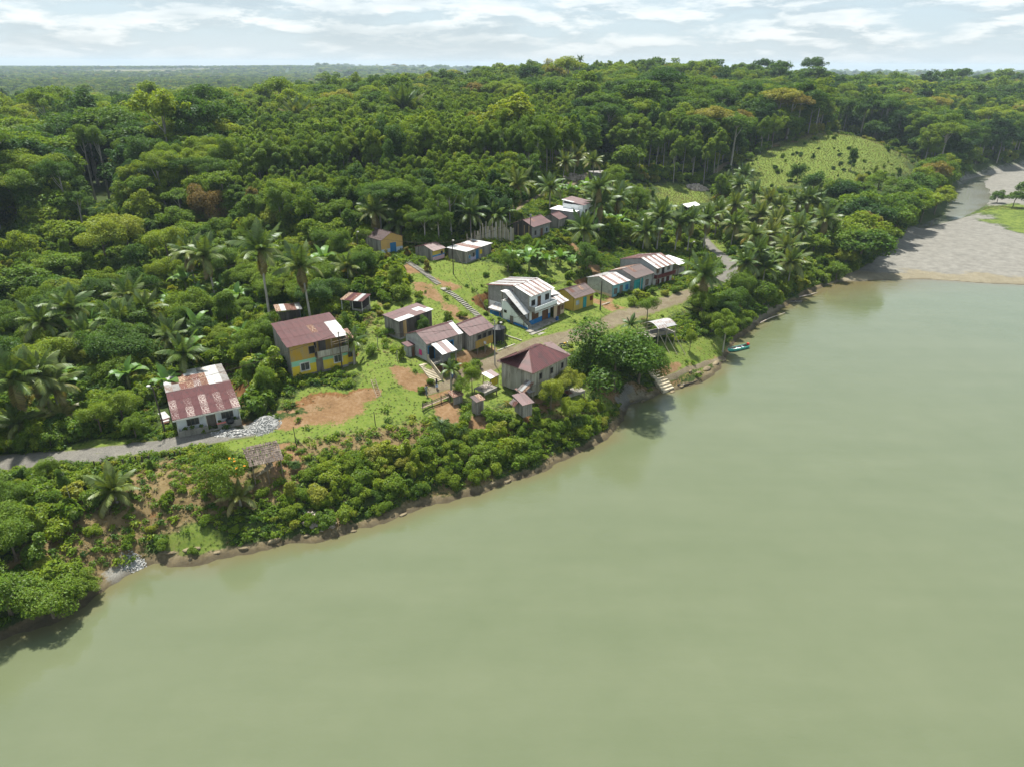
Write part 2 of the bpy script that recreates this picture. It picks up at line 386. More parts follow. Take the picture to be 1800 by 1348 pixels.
for k, (px, ze, ang, w, d, z0) in SPEC.items():
    a = P(*px, ze); HOUSE[k] = dict(o=(a[0], a[1]), ang=R(ang), w=w, d=d, z0=z0, he=ze - z0)
    c, s = math.cos(R(ang)), math.sin(R(ang))
    if k not in ('V', 'C', 'U', 'W', 'K', 'G'):
        PADS.append((a[0] + c * w / 2 - s * d / 2, a[1] + s * w / 2 + c * d / 2, w / 2, d / 2, R(ang), z0 - .03))
def hpt(k, x, y):
    h = HOUSE[k]; c, s = math.cos(h['ang']), math.sin(h['ang'])
    return h['o'][0] + c * x - s * y, h['o'][1] + s * x + c * y
# ================================================================== ground sheet
HZ, SD, KBAR, DCH = terrain_height(GXX, GYY, PADS)
def H(x, y): return hf_lookup(HZ, x, y)
def Hs(x, y): return float(hf_lookup(HZ, x, y))
_ts = np.concatenate([np.arange(25, 260, .12), np.arange(260, 900, .8), np.arange(900, 6000, 12)])
def G(u, v, lift=0.0):
    "the ground point seen at pixel (u, v); with lift: the ground point under something lift metres up seen there"
    d = ray(u, v); pts = CAM + d * _ts[:, None]
    k = pts[:, 2] - H(pts[:, 0], pts[:, 1]) - lift
    j = int(np.argmax(k < 0)) if (k < 0).any() else len(k) - 1
    p = pts[j]; return np.array([p[0], p[1], Hs(p[0], p[1])])
def in_view(x, y, m=60):
    u, v, w = proj(np.stack([x, y, H(x, y)], -1)); return (w > 1) & (u > -m) & (u < 1800 + m) & (v < 1348 + m)

DIST = np.hypot(GXX, GYY)
MASK = {}
def paint(kind, px, r, s=1.0, soft=.75, wob=1.7):
    "a stroke of one kind of ground along pixels of the photograph, r metres either side"
    pts = np.array([G(u, v)[:2] for u, v in px])
    if len(pts) == 1: pts = np.vstack([pts, pts + .01])
    x0, y0 = pts.min(0) - r - 8; x1, y1 = pts.max(0) + r + 8
    m = (GXX > x0) & (GXX < x1) & (GYY > y0) & (GYY < y1)
    X, Y = GXX[m], GYY[m]; d, _ = segdist(X, Y, pts)
    d = d + (fbm(X / 3.3, Y / 3.3, 51, 3) - .5) * 2 * wob
    a = MASK.setdefault(kind, np.zeros_like(GXX)); a[m] = np.maximum(a[m], s * smooth(r * (1 + soft), r * (1 - soft), d))
def fill(kind, px, s=1.0, soft=2.5, wob=2.5):
    pts = np.array([G(u, v)[:2] for u, v in px]); x0, y0 = pts.min(0) - 12; x1, y1 = pts.max(0) + 12
    m = (GXX > x0) & (GXX < x1) & (GYY > y0) & (GYY < y1); X, Y = GXX[m], GYY[m]
    d, _ = segdist(X, Y, pts, True); d = np.where(inside(X, Y, pts), -d, d) + (fbm(X / 5, Y / 5, 57, 3) - .5) * 2 * wob
    a = MASK.setdefault(kind, np.zeros_like(GXX)); a[m] = np.maximum(a[m], s * smooth(soft, -soft, d))
# bright short grass
paint('grass', [(420, 772), (520, 757), (600, 745), (690, 722), (760, 700), (800, 690)], 2.6)
paint('grass', [(640, 712), (720, 690)], 1.2); paint('grass', [(640, 640), (680, 655), (650, 690)], 2.6)
fill('grass', [(1140, 618), (1200, 605), (1262, 590), (1280, 615), (1262, 640), (1200, 668), (1150, 660)])
fill('grass', [(740, 470), (800, 455), (860, 470), (850, 540), (800, 520), (760, 490)]); paint('grass', [(870, 600), (900, 615), (830, 640)], 2.2, .9)
fill('grass', [(1160, 325), (1230, 330), (1250, 350), (1200, 368), (1158, 366)]); paint('grass', [(1255, 425), (1300, 450), (1330, 465)], 2.2)
fill('grass', [(1330, 272), (1420, 240), (1490, 232), (1570, 258), (1600, 300), (1500, 335), (1330, 340), (1262, 310)], .8, soft=8, wob=9)
fill('grass', [(1560, 420), (1470, 470), (1500, 430), (1540, 390)], .9); paint('grass', [(1060, 535), (1120, 530), (1180, 520)], 2.4, .8)
fill('grass', [(1700, 374), (1735, 361), (1850, 356), (1850, 425), (1790, 414), (1740, 397)], .62, soft=7, wob=7); paint('grass', [(960, 320), (1040, 320), (1080, 330)], 7, .8); paint('grass', [(650, 700), (560, 690), (500, 705)], 1.5, .8)
paint('grass', [(300, 960), (350, 950)], 1.8, .8); paint('grass', [(130, 790), (260, 772)], 1.0, .8)
paint('grass', [(1000, 470), (940, 475), (1010, 490)], 2.5, .7); paint('grass', [(640, 540), (690, 530), (740, 530)], 2, .7)
fill('grass', [(640, 545), (700, 522), (720, 470), (870, 462), (905, 500), (1060, 500), (1090, 525), (1200, 518), (1205, 545), (1120, 600), (1000, 620), (1010, 700), (830, 745), (800, 700), (700, 700), (630, 650)], .72)
paint('grass', [(930, 720), (1000, 712), (1060, 700)], 2.2, .75)
# bare orange earth
paint('dirt', [(520, 740), (570, 730), (620, 718)], 2.0); paint('dirt', [(695, 650), (715, 668), (738, 678)], 1.5); paint('dirt', [(470, 728), (520, 722), (600, 705), (660, 690)], .8)
paint('dirt', [(770, 690), (790, 675), (760, 672)], 1.6); paint('dirt', [(790, 715), (800, 735), (830, 745)], 1.6); paint('dirt', [(720, 470), (770, 495), (800, 505)], 1.3, .9)
paint('dirt', [(735, 500), (790, 545), (840, 575)], 1.2, .75); paint('dirt', [(1050, 530), (1085, 545), (1120, 555)], 1.8, .9); paint('dirt', [(820, 625), (860, 622)], 1.4)
paint('dirt', [(930, 715), (980, 712)], 1.3, .8); paint('dirt', [(1050, 690), (1110, 690), (1170, 680), (1250, 650)], 1.0, .6); paint('dirt', [(1150, 660), (1230, 640), (1280, 630)], .7, .8)
paint('dirt', [(1000, 425), (1040, 465), (1075, 530)], 1.0, .8); paint('dirt', [(660, 540), (700, 520)], .9, .6); paint('dirt', [(1400, 250), (1340, 262)], 2.0, .7); paint('dry', [(1420, 246), (1490, 236), (1540, 262)], 7, .55, wob=6); paint('dry', [(1300, 300), (1380, 296)], 5, .45, wob=5); paint('dirt', [(490, 790), (505, 815)], 1.6)
paint('dirt', [(430, 745), (440, 750)], 1.2, .8)
# dry straw-coloured slopes
fill('dry', [(170, 850), (260, 815), (430, 830), (500, 800), (520, 870), (430, 880), (330, 930), (200, 960), (60, 970), (100, 880)], .95)
paint('dry', [(60, 985), (160, 985), (220, 975)], 2.4); paint('dry', [(520, 790), (620, 775), (740, 762)], 1.4); paint('dry', [(940, 730), (1000, 730), (1060, 715)], 1.7, .8)
paint('dry', [(120, 740), (60, 745), (20, 730)], 2.5, .9); paint('dry', [(560, 920), (600, 905)], 1.6, .8); paint('dry', [(700, 890), (860, 835)], 1.0, .6); paint('dry', [(660, 560), (690, 620)], 1.5, .7)
paint('dry', [(1100, 420), (1060, 440)], 3, .6)
# stones and gravel
paint('gravel', [(235, 990), (215, 1008)], 1.3); paint('gravel', [(390, 765), (460, 750)], 1.6); paint('gravel', [(1060, 620), (1080, 600)], 2.0, .8); paint('gravel', [(1100, 712), (1110, 700)], 1.4)
paint('gravel', [(1010, 620), (1060, 600)], 1.6, .6)
MASK['gravel'] = np.maximum(MASK['gravel'], smooth(.45, .8, KBAR) * smooth(.0, 1.0, SD))
for _k in ('grass',): MASK['gravel'] *= 1 - .95 * smooth(.3, .6, MASK[_k])
MASK['sand'] = smooth(.3, .7, KBAR) * smooth(10, 3, SD + (fbm(GXX / 6, GYY / 6, 71, 3) - .5) * 9); paint('sand', [(1330, 572), (1355, 556), (1385, 545)], 2.2)
paint('sand', [(1120, 704), (1160, 692)], 1.0)
_slope = np.hypot(*np.gradient(HZ, GY, GX)[::-1])
MASK['rock'] = smooth(1.4, .4, SD + (fbm(GXX / 2.5, GYY / 2.5, 77, 3) - .5) * 1.6) * smooth(.6, .3, KBAR)
paint('cut', [(505, 713), (560, 706), (610, 699), (655, 690)], 1.1); paint('dirt', [(505, 713), (560, 706), (610, 699), (655, 690)], .8, .45)
MASK['cut'] = np.maximum(MASK['cut'], smooth(.55, .85, _slope) * smooth(160, 130, DIST) * smooth(3, 5, SD))
MASK['wet'] = smooth(.75, .15, SD + (fbm(GXX / 1.7, GYY / 1.7, 79, 3) - .5) * .8) * smooth(-4, -1, SD)
MASK['far'] = smooth(500, 1100, DIST)
fields = smooth(.60, .66, fbm(GXX / 520, GYY / 380, 91, 3)) * smooth(1100, 1700, DIST)
MASK['field'] = fields

def ground_material():
    m, t, out = mat_new('ground_earth')
    tc = N(t, 'ShaderNodeTexCoord'); vec = tc.outputs['Object']
    n_f = noise(t, vec, 2.6, 6, .65); n_m = noise(t, vec, .55, 5, .6); n_l = noise(t, vec, .09, 4, .55); n_g = noise(t, vec, 9.0, 3, .6)
    nn = math_(t, 'ADD', math_(t, 'MULTIPLY', n_f, .55), math_(t, 'MULTIPLY', n_m, .45))
    def A(k): return N(t, 'ShaderNodeAttribute', attribute_name=k).outputs['Fac']
    def msk(k, hard=.5):
        s = math_(t, 'ADD', A(k), math_(t, 'MULTIPLY', math_(t, 'SUBTRACT', nn, .5), 2.4))
        return math_(t, 'MULTIPLY', maprange(t, s, .5 - hard * .3, .5 + hard * .3, 0, 1), maprange(t, A(k), 0.02, .2, 0, 1))
    col = ramp(t, [(.3, (.020, .030, .010)), (.5, (.040, .062, .016)), (.62, (.065, .075, .026)), (.75, (.10, .075, .038))], nn).outputs[0]
    farc = ramp(t, [(.32, (.018, .036, .016)), (.5, (.030, .058, .022)), (.68, (.046, .078, .028))], noise(t, vec, .05, 8, .72)).outputs[0]
    fieldc = ramp(t, [(.3, (.10, .115, .05)), (.7, (.17, .14, .075))], n_l).outputs[0]
    dry = ramp(t, [(.3, (0.0615, 0.04756, 0.01968)), (.45, (0.1312, 0.0943, 0.04264)), (.6, (0.1968, 0.1476, 0.07216)), (.75, (0.082, 0.082, 0.0287))], nn).outputs[0]
    grass = ramp(t, [(.30, (0.0684, 0.1092, 0.019)), (.48, (0.1092, 0.152, 0.0266)), (.60, (0.1377, 0.1691, 0.0361)), (.74, (0.1568, 0.1472, 0.0551))], nn).outputs[0]
    dirt = ramp(t, [(.3, (0.1148, 0.068, 0.0323)), (.5, (0.1827, 0.1105, 0.0544)), (.68, (0.2465, 0.17, 0.1003))], nn).outputs[0]
    cut = ramp(t, [(.32, (0.051, 0.0289, 0.01275)), (.5, (0.1403, 0.0697, 0.0272)), (.68, (0.204, 0.1105, 0.0442))], nn).outputs[0]
    rock = ramp(t, [(.3, (0.054, 0.0423, 0.0234)), (.5, (0.135, 0.108, 0.0594)), (.68, (0.225, 0.1845, 0.1125))], nn).outputs[0]
    sand = ramp(t, [(.3, (0.1275, 0.1105, 0.0748)), (.5, (0.1827, 0.1615, 0.1105)), (.7, (0.2422, 0.2167, 0.1573))], nn).outputs[0]
    grav = ramp(t, [(.30, (0.07854, 0.07555, 0.06582)), (.45, (0.1496, 0.1444, 0.1257)), (.58, (0.2094, 0.202, 0.1757)), (.72, (0.2768, 0.2655, 0.2319))], math_(t, 'ADD', math_(t, 'MULTIPLY', n_g, .6), math_(t, 'MULTIPLY', n_m, .4))).outputs[0]
    col = mixc(t, A('far'), col, farc); col = mixc(t, msk('field'), col, fieldc)
    for k, c in (('dry', dry), ('grass', grass), ('cut', cut), ('dirt', dirt), ('rock', rock), ('gravel', grav), ('sand', sand)):
        col = mixc(t, msk(k), col, c)
    col = mixc(t, math_(t, 'MULTIPLY', A('wet'), .8), col, (.048, .040, .026))
    principled(t, out, col, .95, 0, .1, math_(t, 'ADD', n_f, math_(t, 'MULTIPLY', n_g, .35)), .055)
    return m
MAT_GROUND = ground_material()
def grid_mesh(name, xs, ys, Z, mat, attrs={}, keep=None):
    ny, nx = Z.shape; X, Y = np.meshgrid(xs, ys)
    me = bpy.data.meshes.new(name); co = np.stack([X, Y, Z], -1).reshape(-1, 3).astype(np.float32)
    idx = np.arange(nx * ny).reshape(ny, nx)
    q = np.stack([idx[:-1, :-1], idx[:-1, 1:], idx[1:, 1:], idx[1:, :-1]], -1).reshape(-1, 4)
    if keep is not None: q = q[keep[:-1, :-1].ravel() | keep[1:, 1:].ravel() | keep[:-1, 1:].ravel() | keep[1:, :-1].ravel()]
    me.vertices.add(len(co)); me.vertices.foreach_set('co', co.ravel()); me.loops.add(q.size); me.loops.foreach_set('vertex_index', q.ravel().astype(np.int32))
    me.polygons.add(len(q)); me.polygons.foreach_set('loop_start', np.arange(len(q), dtype=np.int32) * 4)
    me.polygons.foreach_set('use_smooth', np.ones(len(q), bool))
    for k, a in attrs.items():
        at = me.attributes.new(k, 'FLOAT', 'POINT'); at.data.foreach_set('value', np.ascontiguousarray(a, np.float32).ravel())
    me.materials.append(mat); me.update(calc_edges=True)
    return me
ground = link('ground', grid_mesh('ground', GX, GY, HZ, MAT_GROUND, MASK)); tag(ground, kind='structure')

# ------------------------------------------------------------------ river
def water_material():
    m, t, out = mat_new('river_water'); tc = N(t, 'ShaderNodeTexCoord'); vec = tc.outputs['Object']
    sh = N(t, 'ShaderNodeAttribute', attribute_name='shallow').outputs['Fac']; up = N(t, 'ShaderNodeAttribute', attribute_name='clear').outputs['Fac']
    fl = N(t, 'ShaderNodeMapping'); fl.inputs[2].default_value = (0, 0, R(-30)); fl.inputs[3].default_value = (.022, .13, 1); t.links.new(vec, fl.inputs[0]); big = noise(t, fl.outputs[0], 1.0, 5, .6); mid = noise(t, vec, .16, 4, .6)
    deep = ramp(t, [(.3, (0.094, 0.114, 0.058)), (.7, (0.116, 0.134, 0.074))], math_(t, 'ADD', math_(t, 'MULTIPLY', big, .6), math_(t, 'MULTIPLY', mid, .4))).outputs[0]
    col = mixc(t, math_(t, 'MULTIPLY', sh, .85), deep, (0.119, 0.0952, 0.0459)); col = mixc(t, up, col, (.19, .20, .175))  # 'clear' lightens the upstream channel's base colour to stand for reflected sky
    mp = N(t, 'ShaderNodeMapping'); mp.inputs[2].default_value = (0, 0, R(28)); mp.inputs[3].default_value = (.55, 1.5, 1); t.links.new(vec, mp.inputs[0])
    w1 = noise(t, mp.outputs[0], 1.7, 5, .66); w2 = noise(t, mp.outputs[0], .38, 3, .5); calm = maprange(t, noise(t, vec, .028, 3, .5), .40, .62, .25, 1.0)
    h = math_(t, 'MULTIPLY', math_(t, 'ADD', w1, math_(t, 'MULTIPLY', w2, 1.2)), calm)
    p = principled(t, out, col, .05, 0, .5, h, .032); p.inputs['IOR'].default_value = 1.5
    return m
wx = (GX > -430) & (GX < 900); wy = (GY > -400) & (GY < 460)
ix = np.where(wx)[0][::2]; iy = np.where(wy)[0][::2]
WZ = HZ[np.ix_(iy, ix)]; wsd = SD[np.ix_(iy, ix)]; wk = KBAR[np.ix_(iy, ix)]; wdc = DCH[np.ix_(iy, ix)]
WXX, WYY = np.meshgrid(GX[ix], GY[iy])
sh = smooth(-2.6, -.2, wsd) * .75 + smooth(-15, -1, wsd) * np.exp(-((WXX - P(1490, 500, 0)[0]) / 26) ** 2 - ((WYY - P(1490, 500, 0)[1]) / 20) ** 2) * .9
river = link('river_water', grid_mesh('river_water', GX[ix], GY[iy], np.zeros_like(WZ), water_material(), {'shallow': np.clip(sh, 0, 1), 'clear': smooth(-3, 1, wdc)}, keep=WZ < .6))  # 'clear' masks the channel where the sky reflection is painted in
tag(river, kind='structure')

# ------------------------------------------------------------------ tracks: strips laid on the ground
def track_material(name, a, b, g):
    m, t, out = mat_new(name); vec = N(t, 'ShaderNodeTexCoord').outputs['Object']
    n1 = noise(t, vec, 6.5, 4, .65); n2 = noise(t, vec, .7, 5, .6); e = N(t, 'ShaderNodeAttribute', attribute_name='edge').outputs['Fac']
    c = mixc(t, maprange(t, n2, .35, .65, 0, 1), a, b); c = mixc(t, maprange(t, n1, .40, .62, 0, .6), c, tuple(x * .55 for x in a))
    gm = math_(t, 'ADD', e, math_(t, 'MULTIPLY', math_(t, 'SUBTRACT', n2, .5), 1.6)); c = mixc(t, maprange(t, gm, .45, .75, 0, .9), c, g)
    principled(t, out, c, .95, 0, .1, n1, .05); return m
TRACK_PTS = []
def track(name, px, width, mat, mid_grass=0.0):
    pts = np.array([G(u, v)[:2] for u, v in px]); s = np.concatenate([[0], np.cumsum(np.hypot(*np.diff(pts, axis=0).T))])
    n = int(s[-1] / .8) + 2; ss = np.linspace(0, s[-1], n)
    x, y = np.interp(ss, s, pts[:, 0]), np.interp(ss, s, pts[:, 1])
    for _ in range(10):
        x[1:-1] = (x[:-2] + x[1:-1] * 2 + x[2:]) / 4; y[1:-1] = (y[:-2] + y[1:-1] * 2 + y[2:]) / 4
    tx, ty = np.gradient(x), np.gradient(y); L = np.hypot(tx, ty); nx_, ny_ = -ty / L, tx / L
    k = 9; W = np.interp(ss, np.linspace(0, s[-1], len(width)), width) if hasattr(width, '__len__') else np.full(n, width)
    off = np.linspace(-1, 1, k); wl_ = W * (1 + .35 * (fbm(ss / 2.5, ss * 0, 3, 3) - .5)); wr_ = W * (1 + .35 * (fbm(ss / 2.5, ss * 0 + 9, 4, 3) - .5))
    o = np.where(off[None] < 0, off[None] * wl_[:, None], off[None] * wr_[:, None]) * .5
    X = x[:, None] + nx_[:, None] * o; Y = y[:, None] + ny_[:, None] * o
    Z = H(X, Y) + .075 - .06 * (np.abs(off[None]) ** 6)
    me = bpy.data.meshes.new(name); idx = np.arange(n * k).reshape(n, k); q = np.stack([idx[:-1, :-1], idx[1:, :-1], idx[1:, 1:], idx[:-1, 1:]], -1).reshape(-1, 4)
    me.from_pydata(np.stack([X, Y, Z], -1).reshape(-1, 3).tolist(), [], q[:, ::-1].tolist())
    ed = np.broadcast_to(np.abs(off)[None] ** 2 * .85, X.shape) + mid_grass * np.exp(-(off[None] / .22) ** 2)
    at = me.attributes.new('edge', 'FLOAT', 'POINT'); at.data.foreach_set('value', np.ascontiguousarray(ed, np.float32).ravel())
    me.polygons.foreach_set('use_smooth', [True] * len(me.polygons)); me.materials.append(mat); me.update()
    TRACK_PTS.append((np.stack([x, y], -1), float(np.max(W)) / 2)); return tag(link(name, me), kind='structure')
M_GRAV = track_material('gravel_track', (0.1403, 0.1334, 0.1165), (0.1997, 0.1887, 0.1615), (0.09775, 0.1148, 0.02975))
M_PATH = track_material('earth_track', (0.1496, 0.1214, 0.07744), (0.2112, 0.1804, 0.1214), (0.11, 0.132, 0.0308))
track('gravel_road', [(-60, 822), (0, 814), (80, 808), (180, 798), (260, 787), (340, 774), (400, 765), (450, 757)], [3.4, 3.4, 3.4, 3.8, 3.0], M_GRAV, .35)
track('village_road', [(745, 692), (790, 677), (845, 648), (900, 622), (950, 604), (1010, 590), (1060, 572), (1100, 555), (1150, 540), (1200, 522), (1250, 500)], [1.4, 3.2, 4.0, 4.4, 4.4, 4.6, 4.0, 3.4, 3.2], M_PATH, .42)
track('gravel_road', [(1268, 495), (1292, 478), (1283, 462), (1262, 447), (1245, 432), (1235, 415)], [4, 4.4, 4.6, 4.4, 4, 3], M_GRAV, .0)
track('hill_path', [(1255, 305), (1275, 290), (1300, 277), (1335, 262), (1370, 252)], [2.2, 2.4, 2.2, 1.8], M_PATH, .1)
track('hill_path', [(905, 372), (935, 352), (975, 333), (1020, 318), (1050, 308)], [2, 2.2, 2, 1.6], M_PATH, .2)
track('foot_path', [(1165, 672), (1200, 655), (1240, 640), (1274, 630)], [.9, .9, .9], M_PATH, 0)

# ------------------------------------------------------------------ the air
hz_me = MB().box(-9500, 9500, -9500, 9500, -5.0, 78.0).mesh('haze', [])
hm, ht, hout = mat_new('haze_air'); hv = N(ht, 'ShaderNodeVolumePrincipled')
hv.inputs['Color'].default_value = (.72, .88, 1.0, 1); hv.inputs['Density'].default_value = 0.00012; hv.inputs['Anisotropy'].default_value = 0.0
ht.links.new(hv.outputs[0], hout.inputs['Volume']); hz_me.materials.clear(); hz_me.materials.append(hm)
haze = tag(link('haze', hz_me), kind='stuff')
# ================================================================== house-building kit
def sheet_mat(name, base, blotch, amt, rough, stretch, metal=0.0, spec=.4, scale=1.6, var=.14):
    m, t, out = mat_new(name); vec = coords(t, stretch); ns = noise(t, vec, scale, 6, .68); n2 = noise(t, coords(t, (1, 1, 1)), 5.0, 4, .6)
    rnd = obj_random(t); s = math_(t, 'ADD', math_(t, 'ADD', math_(t, 'MULTIPLY', ns, .75), math_(t, 'MULTIPLY', n2, .25)), math_(t, 'MULTIPLY', math_(t, 'SUBTRACT', rnd, .5), .10))
    c = mixc(t, maprange(t, s, .62 - amt * .35, .68 - amt * .28, 0, 1), base, blotch)
    hs = N(t, 'ShaderNodeHueSaturation'); t.links.new(maprange(t, rnd, 0, 1, 1 - var, 1 + var), hs.inputs['Value']); t.links.new(c, hs.inputs['Color'])
    principled(t, out, hs.outputs[0], rough, metal, spec, None); return m
RM = {
 'maroon': sheet_mat('maroon_roofing', (0.08624, 0.02728, 0.0264), (0.05104, 0.02112, 0.02024), .35, .5, (1, .3, 1)),
 'maroon2': sheet_mat('faded_maroon_roofing', (0.1038, 0.0396, 0.03608), (0.05808, 0.02816, 0.02552), .45, .55, (1, .3, 1)),
 'brown': sheet_mat('brown_roofing', (0.0748, 0.03784, 0.03168), (0.044, 0.02464, 0.02112), .5, .6, (1, .35, 1)),
 'fleck': sheet_mat('flecked_maroon_roofing', (0.08624, 0.02816, 0.0264), (0.3696, 0.3256, 0.2904), .34, .6, (1.8, 1.3, 1), scale=3.4),
 'rust': sheet_mat('rusted_roofing', (0.1056, 0.0352, 0.02112), (0.3168, 0.2464, 0.1672), .34, .75, (1.6, 1.6, 1), scale=2.6),
 'rustwhite': sheet_mat('rust_flecked_tin', (0.4048, 0.3872, 0.3696), (0.1144, 0.0396, 0.02376), .66, .6, (3.4, .8, 1), scale=2.0),
 'white': sheet_mat('pale_tin', (0.44, 0.44, 0.4268), (0.2464, 0.1848, 0.132), .22, .45, (1, .5, 1)),
 'bright': sheet_mat('glare_white_tin', (0.704, 0.704, 0.704), (0.528, 0.528, 0.528), .2, .4, (1, .5, 1), var=.03),  # base colour whitened to stand in for sun glare on the sheets
 'grey': sheet_mat('weathered_tin', (0.2376, 0.2288, 0.2156), (0.1496, 0.1056, 0.0836), .4, .55, (1, .35, 1)),
 'greywhite': sheet_mat('streaked_tin', (0.3872, 0.3872, 0.3872), (0.176, 0.1232, 0.0968), .42, .5, (2.6, .4, 1)),
}
WM = {
 'plank_grey': weathered('grey_planks', (.265, .245, .215), (.13, .115, .095), .55, 2.2, (1, 1, .15), var=.30, per='island'),
 'plank_pale': weathered('pale_planks', (.37, .345, .285), (.20, .175, .135), .5, 2.2, (1, 1, .15), var=.24, per='island'),
 'plank_dark': weathered('dark_planks', (.105, .09, .082), (.05, .043, .04), .5, 2.2, (1, 1, .15), var=.38, per='island'),
 'plank_tan': weathered('new_planks', (.40, .275, .13), (.28, .18, .08), .4, 2.2, (1, 1, .15), var=.2, per='island'),
 'wood': weathered('raw_wood', (.24, .19, .135), (.12, .09, .06), .5, 3, var=.25), 'bamboo': weathered('bamboo', (.36, .315, .215), (.2, .17, .11), .45, 3, (1, 1, .4), var=.3),
 'block': None, 'white': weathered('white_plaster', (.76, .78, .77), (.50, .51, .49), .34, .8, (1, 1, .35), var=.03), 'offwhite': weathered('offwhite_plaster', (.58, .57, .52), (.36, .33, .28), .45, .9, (1, 1, .35), var=.05),
 'blue': weathered('blue_paint', (.022, .175, .42), (.08, .24, .42), .35, 1.4, var=.04), 'yellow': weathered('yellow_paint', (.64, .47, .03), (.50, .42, .12), .40, 1.5, (1, 1, .4), var=.06), 'yellow_worn': weathered('worn_yellow_paint', (.44, .27, .035), (.33, .26, .15), .62, 1.8, var=.06),
 'mint': weathered('mint_paint', (.25, .52, .34), (.42, .50, .40), .4, 1.6, var=.05), 'tan': weathered('tan_paint', (.58, .44, .30), (.40, .31, .21), .4, 1.2, var=.03), 'buff': weathered('buff_yellow_paint', (.48, .345, .06), (.35, .28, .12), .45, 1.2, (1, 1, .4), var=.04), 'orange': weathered('orange_paint', (.50, .31, .10), (.36, .24, .11), .4, 1.2, var=.04),
 'ltblue': weathered('pale_blue_paint', (.38, .46, .52), (.28, .30, .30), .45, 1.3, var=.05), 'teal': weathered('teal_paint', (.035, .27, .27), (.05, .18, .18), .4, 2, var=.06), 'aqua': weathered('aqua_paint', (.19, .42, .47), (.26, .34, .35), .45, 1.6, var=.06),
 'maroon': weathered('maroon_paint', (.115, .025, .022), (.07, .02, .02), .4, 2, var=.08), 'brownwood': weathered('brown_door_wood', (.155, .078, .042), (.09, .045, .025), .5, 2.5, (1, 1, .2), var=.12), 'greywood': weathered('grey_door_wood', (.19, .165, .135), (.10, .085, .07), .5, 2.5, (1, 1, .2), var=.12),
 'bluedoor': weathered('blue_door_paint', (.028, .16, .34), (.08, .2, .3), .3, 2), 'pink': weathered('pink_paint', (.52, .33, .36), (.40, .30, .29), .4, 2), 'lilac': weathered('lilac_paint', (.34, .31, .42), (.28, .26, .30), .4, 2),
 'concrete': weathered('bare_concrete', (.265, .25, .215), (.135, .125, .10), .55, 1.0, var=.05), 'concrete_pale': weathered('pale_concrete', (.44, .39, .285), (.28, .235, .16), .45, 1.2, var=.08), 'dark': weathered('dark_inside', (.018, .016, .014), (.01, .01, .01), .3, 2), 'black': weathered('black_plastic', (.014, .016, .02), (.03, .03, .032), .4, 2, rough=.45, spec=.4),
 'metal': weathered('galvanised_pole', (.30, .30, .29), (.18, .16, .14), .4, 3), 'iron': weathered('dark_pole', (.06, .05, .042), (.10, .07, .05), .4, 3), 'thatch': weathered('palm_thatch', (.075, .058, .047), (.18, .15, .12), .5, 3, (2.5, .3, 1), var=.3, per='island'),
 'cloth_pink': weathered('pink_cloth', (.62, .06, .22), (.5, .05, .16), .2, 3), 'cloth_salmon': weathered('salmon_cloth', (.62, .20, .17), (.55, .17, .14), .2, 3), 'glass': weathered('dim_glass', (.05, .055, .055), (.09, .09, .085), .4, 3, rough=.2, spec=.5), 'tarp': weathered('white_tarp', (.66, .66, .62), (.5, .49, .44), .3, 1.5), 'tankblack': weathered('tarred_sheet', (.020, .022, .027), (.045, .047, .052), .5, 1.5, rough=.5), 'bluedrum': weathered('blue_plastic', (.02, .085, .26), (.03, .1, .25), .3, 2, rough=.45),
}
def block_material(name, a, b, mortar):
    m, t, out = mat_new(name); tc = N(t, 'ShaderNodeTexCoord'); sp = N(t, 'ShaderNodeSeparateXYZ'); t.links.new(tc.outputs['Object'], sp.inputs[0]); cb = N(t, 'ShaderNodeCombineXYZ'); t.links.new(sp.outputs[0], cb.inputs[0]); t.links.new(sp.outputs[2], cb.inputs[1])
    br = N(t, 'ShaderNodeTexBrick'); t.links.new(cb.outputs[0], br.inputs[0]); br.inputs['Color1'].default_value = (*a, 1); br.inputs['Color2'].default_value = (*b, 1); br.inputs['Mortar'].default_value = (*mortar, 1)
    br.inputs['Scale'].default_value = 1.0; br.inputs['Brick Width'].default_value = .42; br.inputs['Row Height'].default_value = .21; br.inputs['Mortar Size'].default_value = .018
    n = noise(t, tc.outputs['Object'], 1.1, 5, .65); c = mixc(t, maprange(t, n, .42, .68, 0, .75), br.outputs[0], tuple(x * .55 for x in a)); principled(t, out, c, .95, 0, .1, br.outputs['Fac'], .01); return m
WM['block'] = block_material('grey_blocks', (.285, .28, .265), (.235, .23, .215), (.36, .35, .33)); WM['block_pale'] = block_material('whitewashed_blocks', (.42, .42, .40), (.36, .36, .345), (.46, .46, .44))

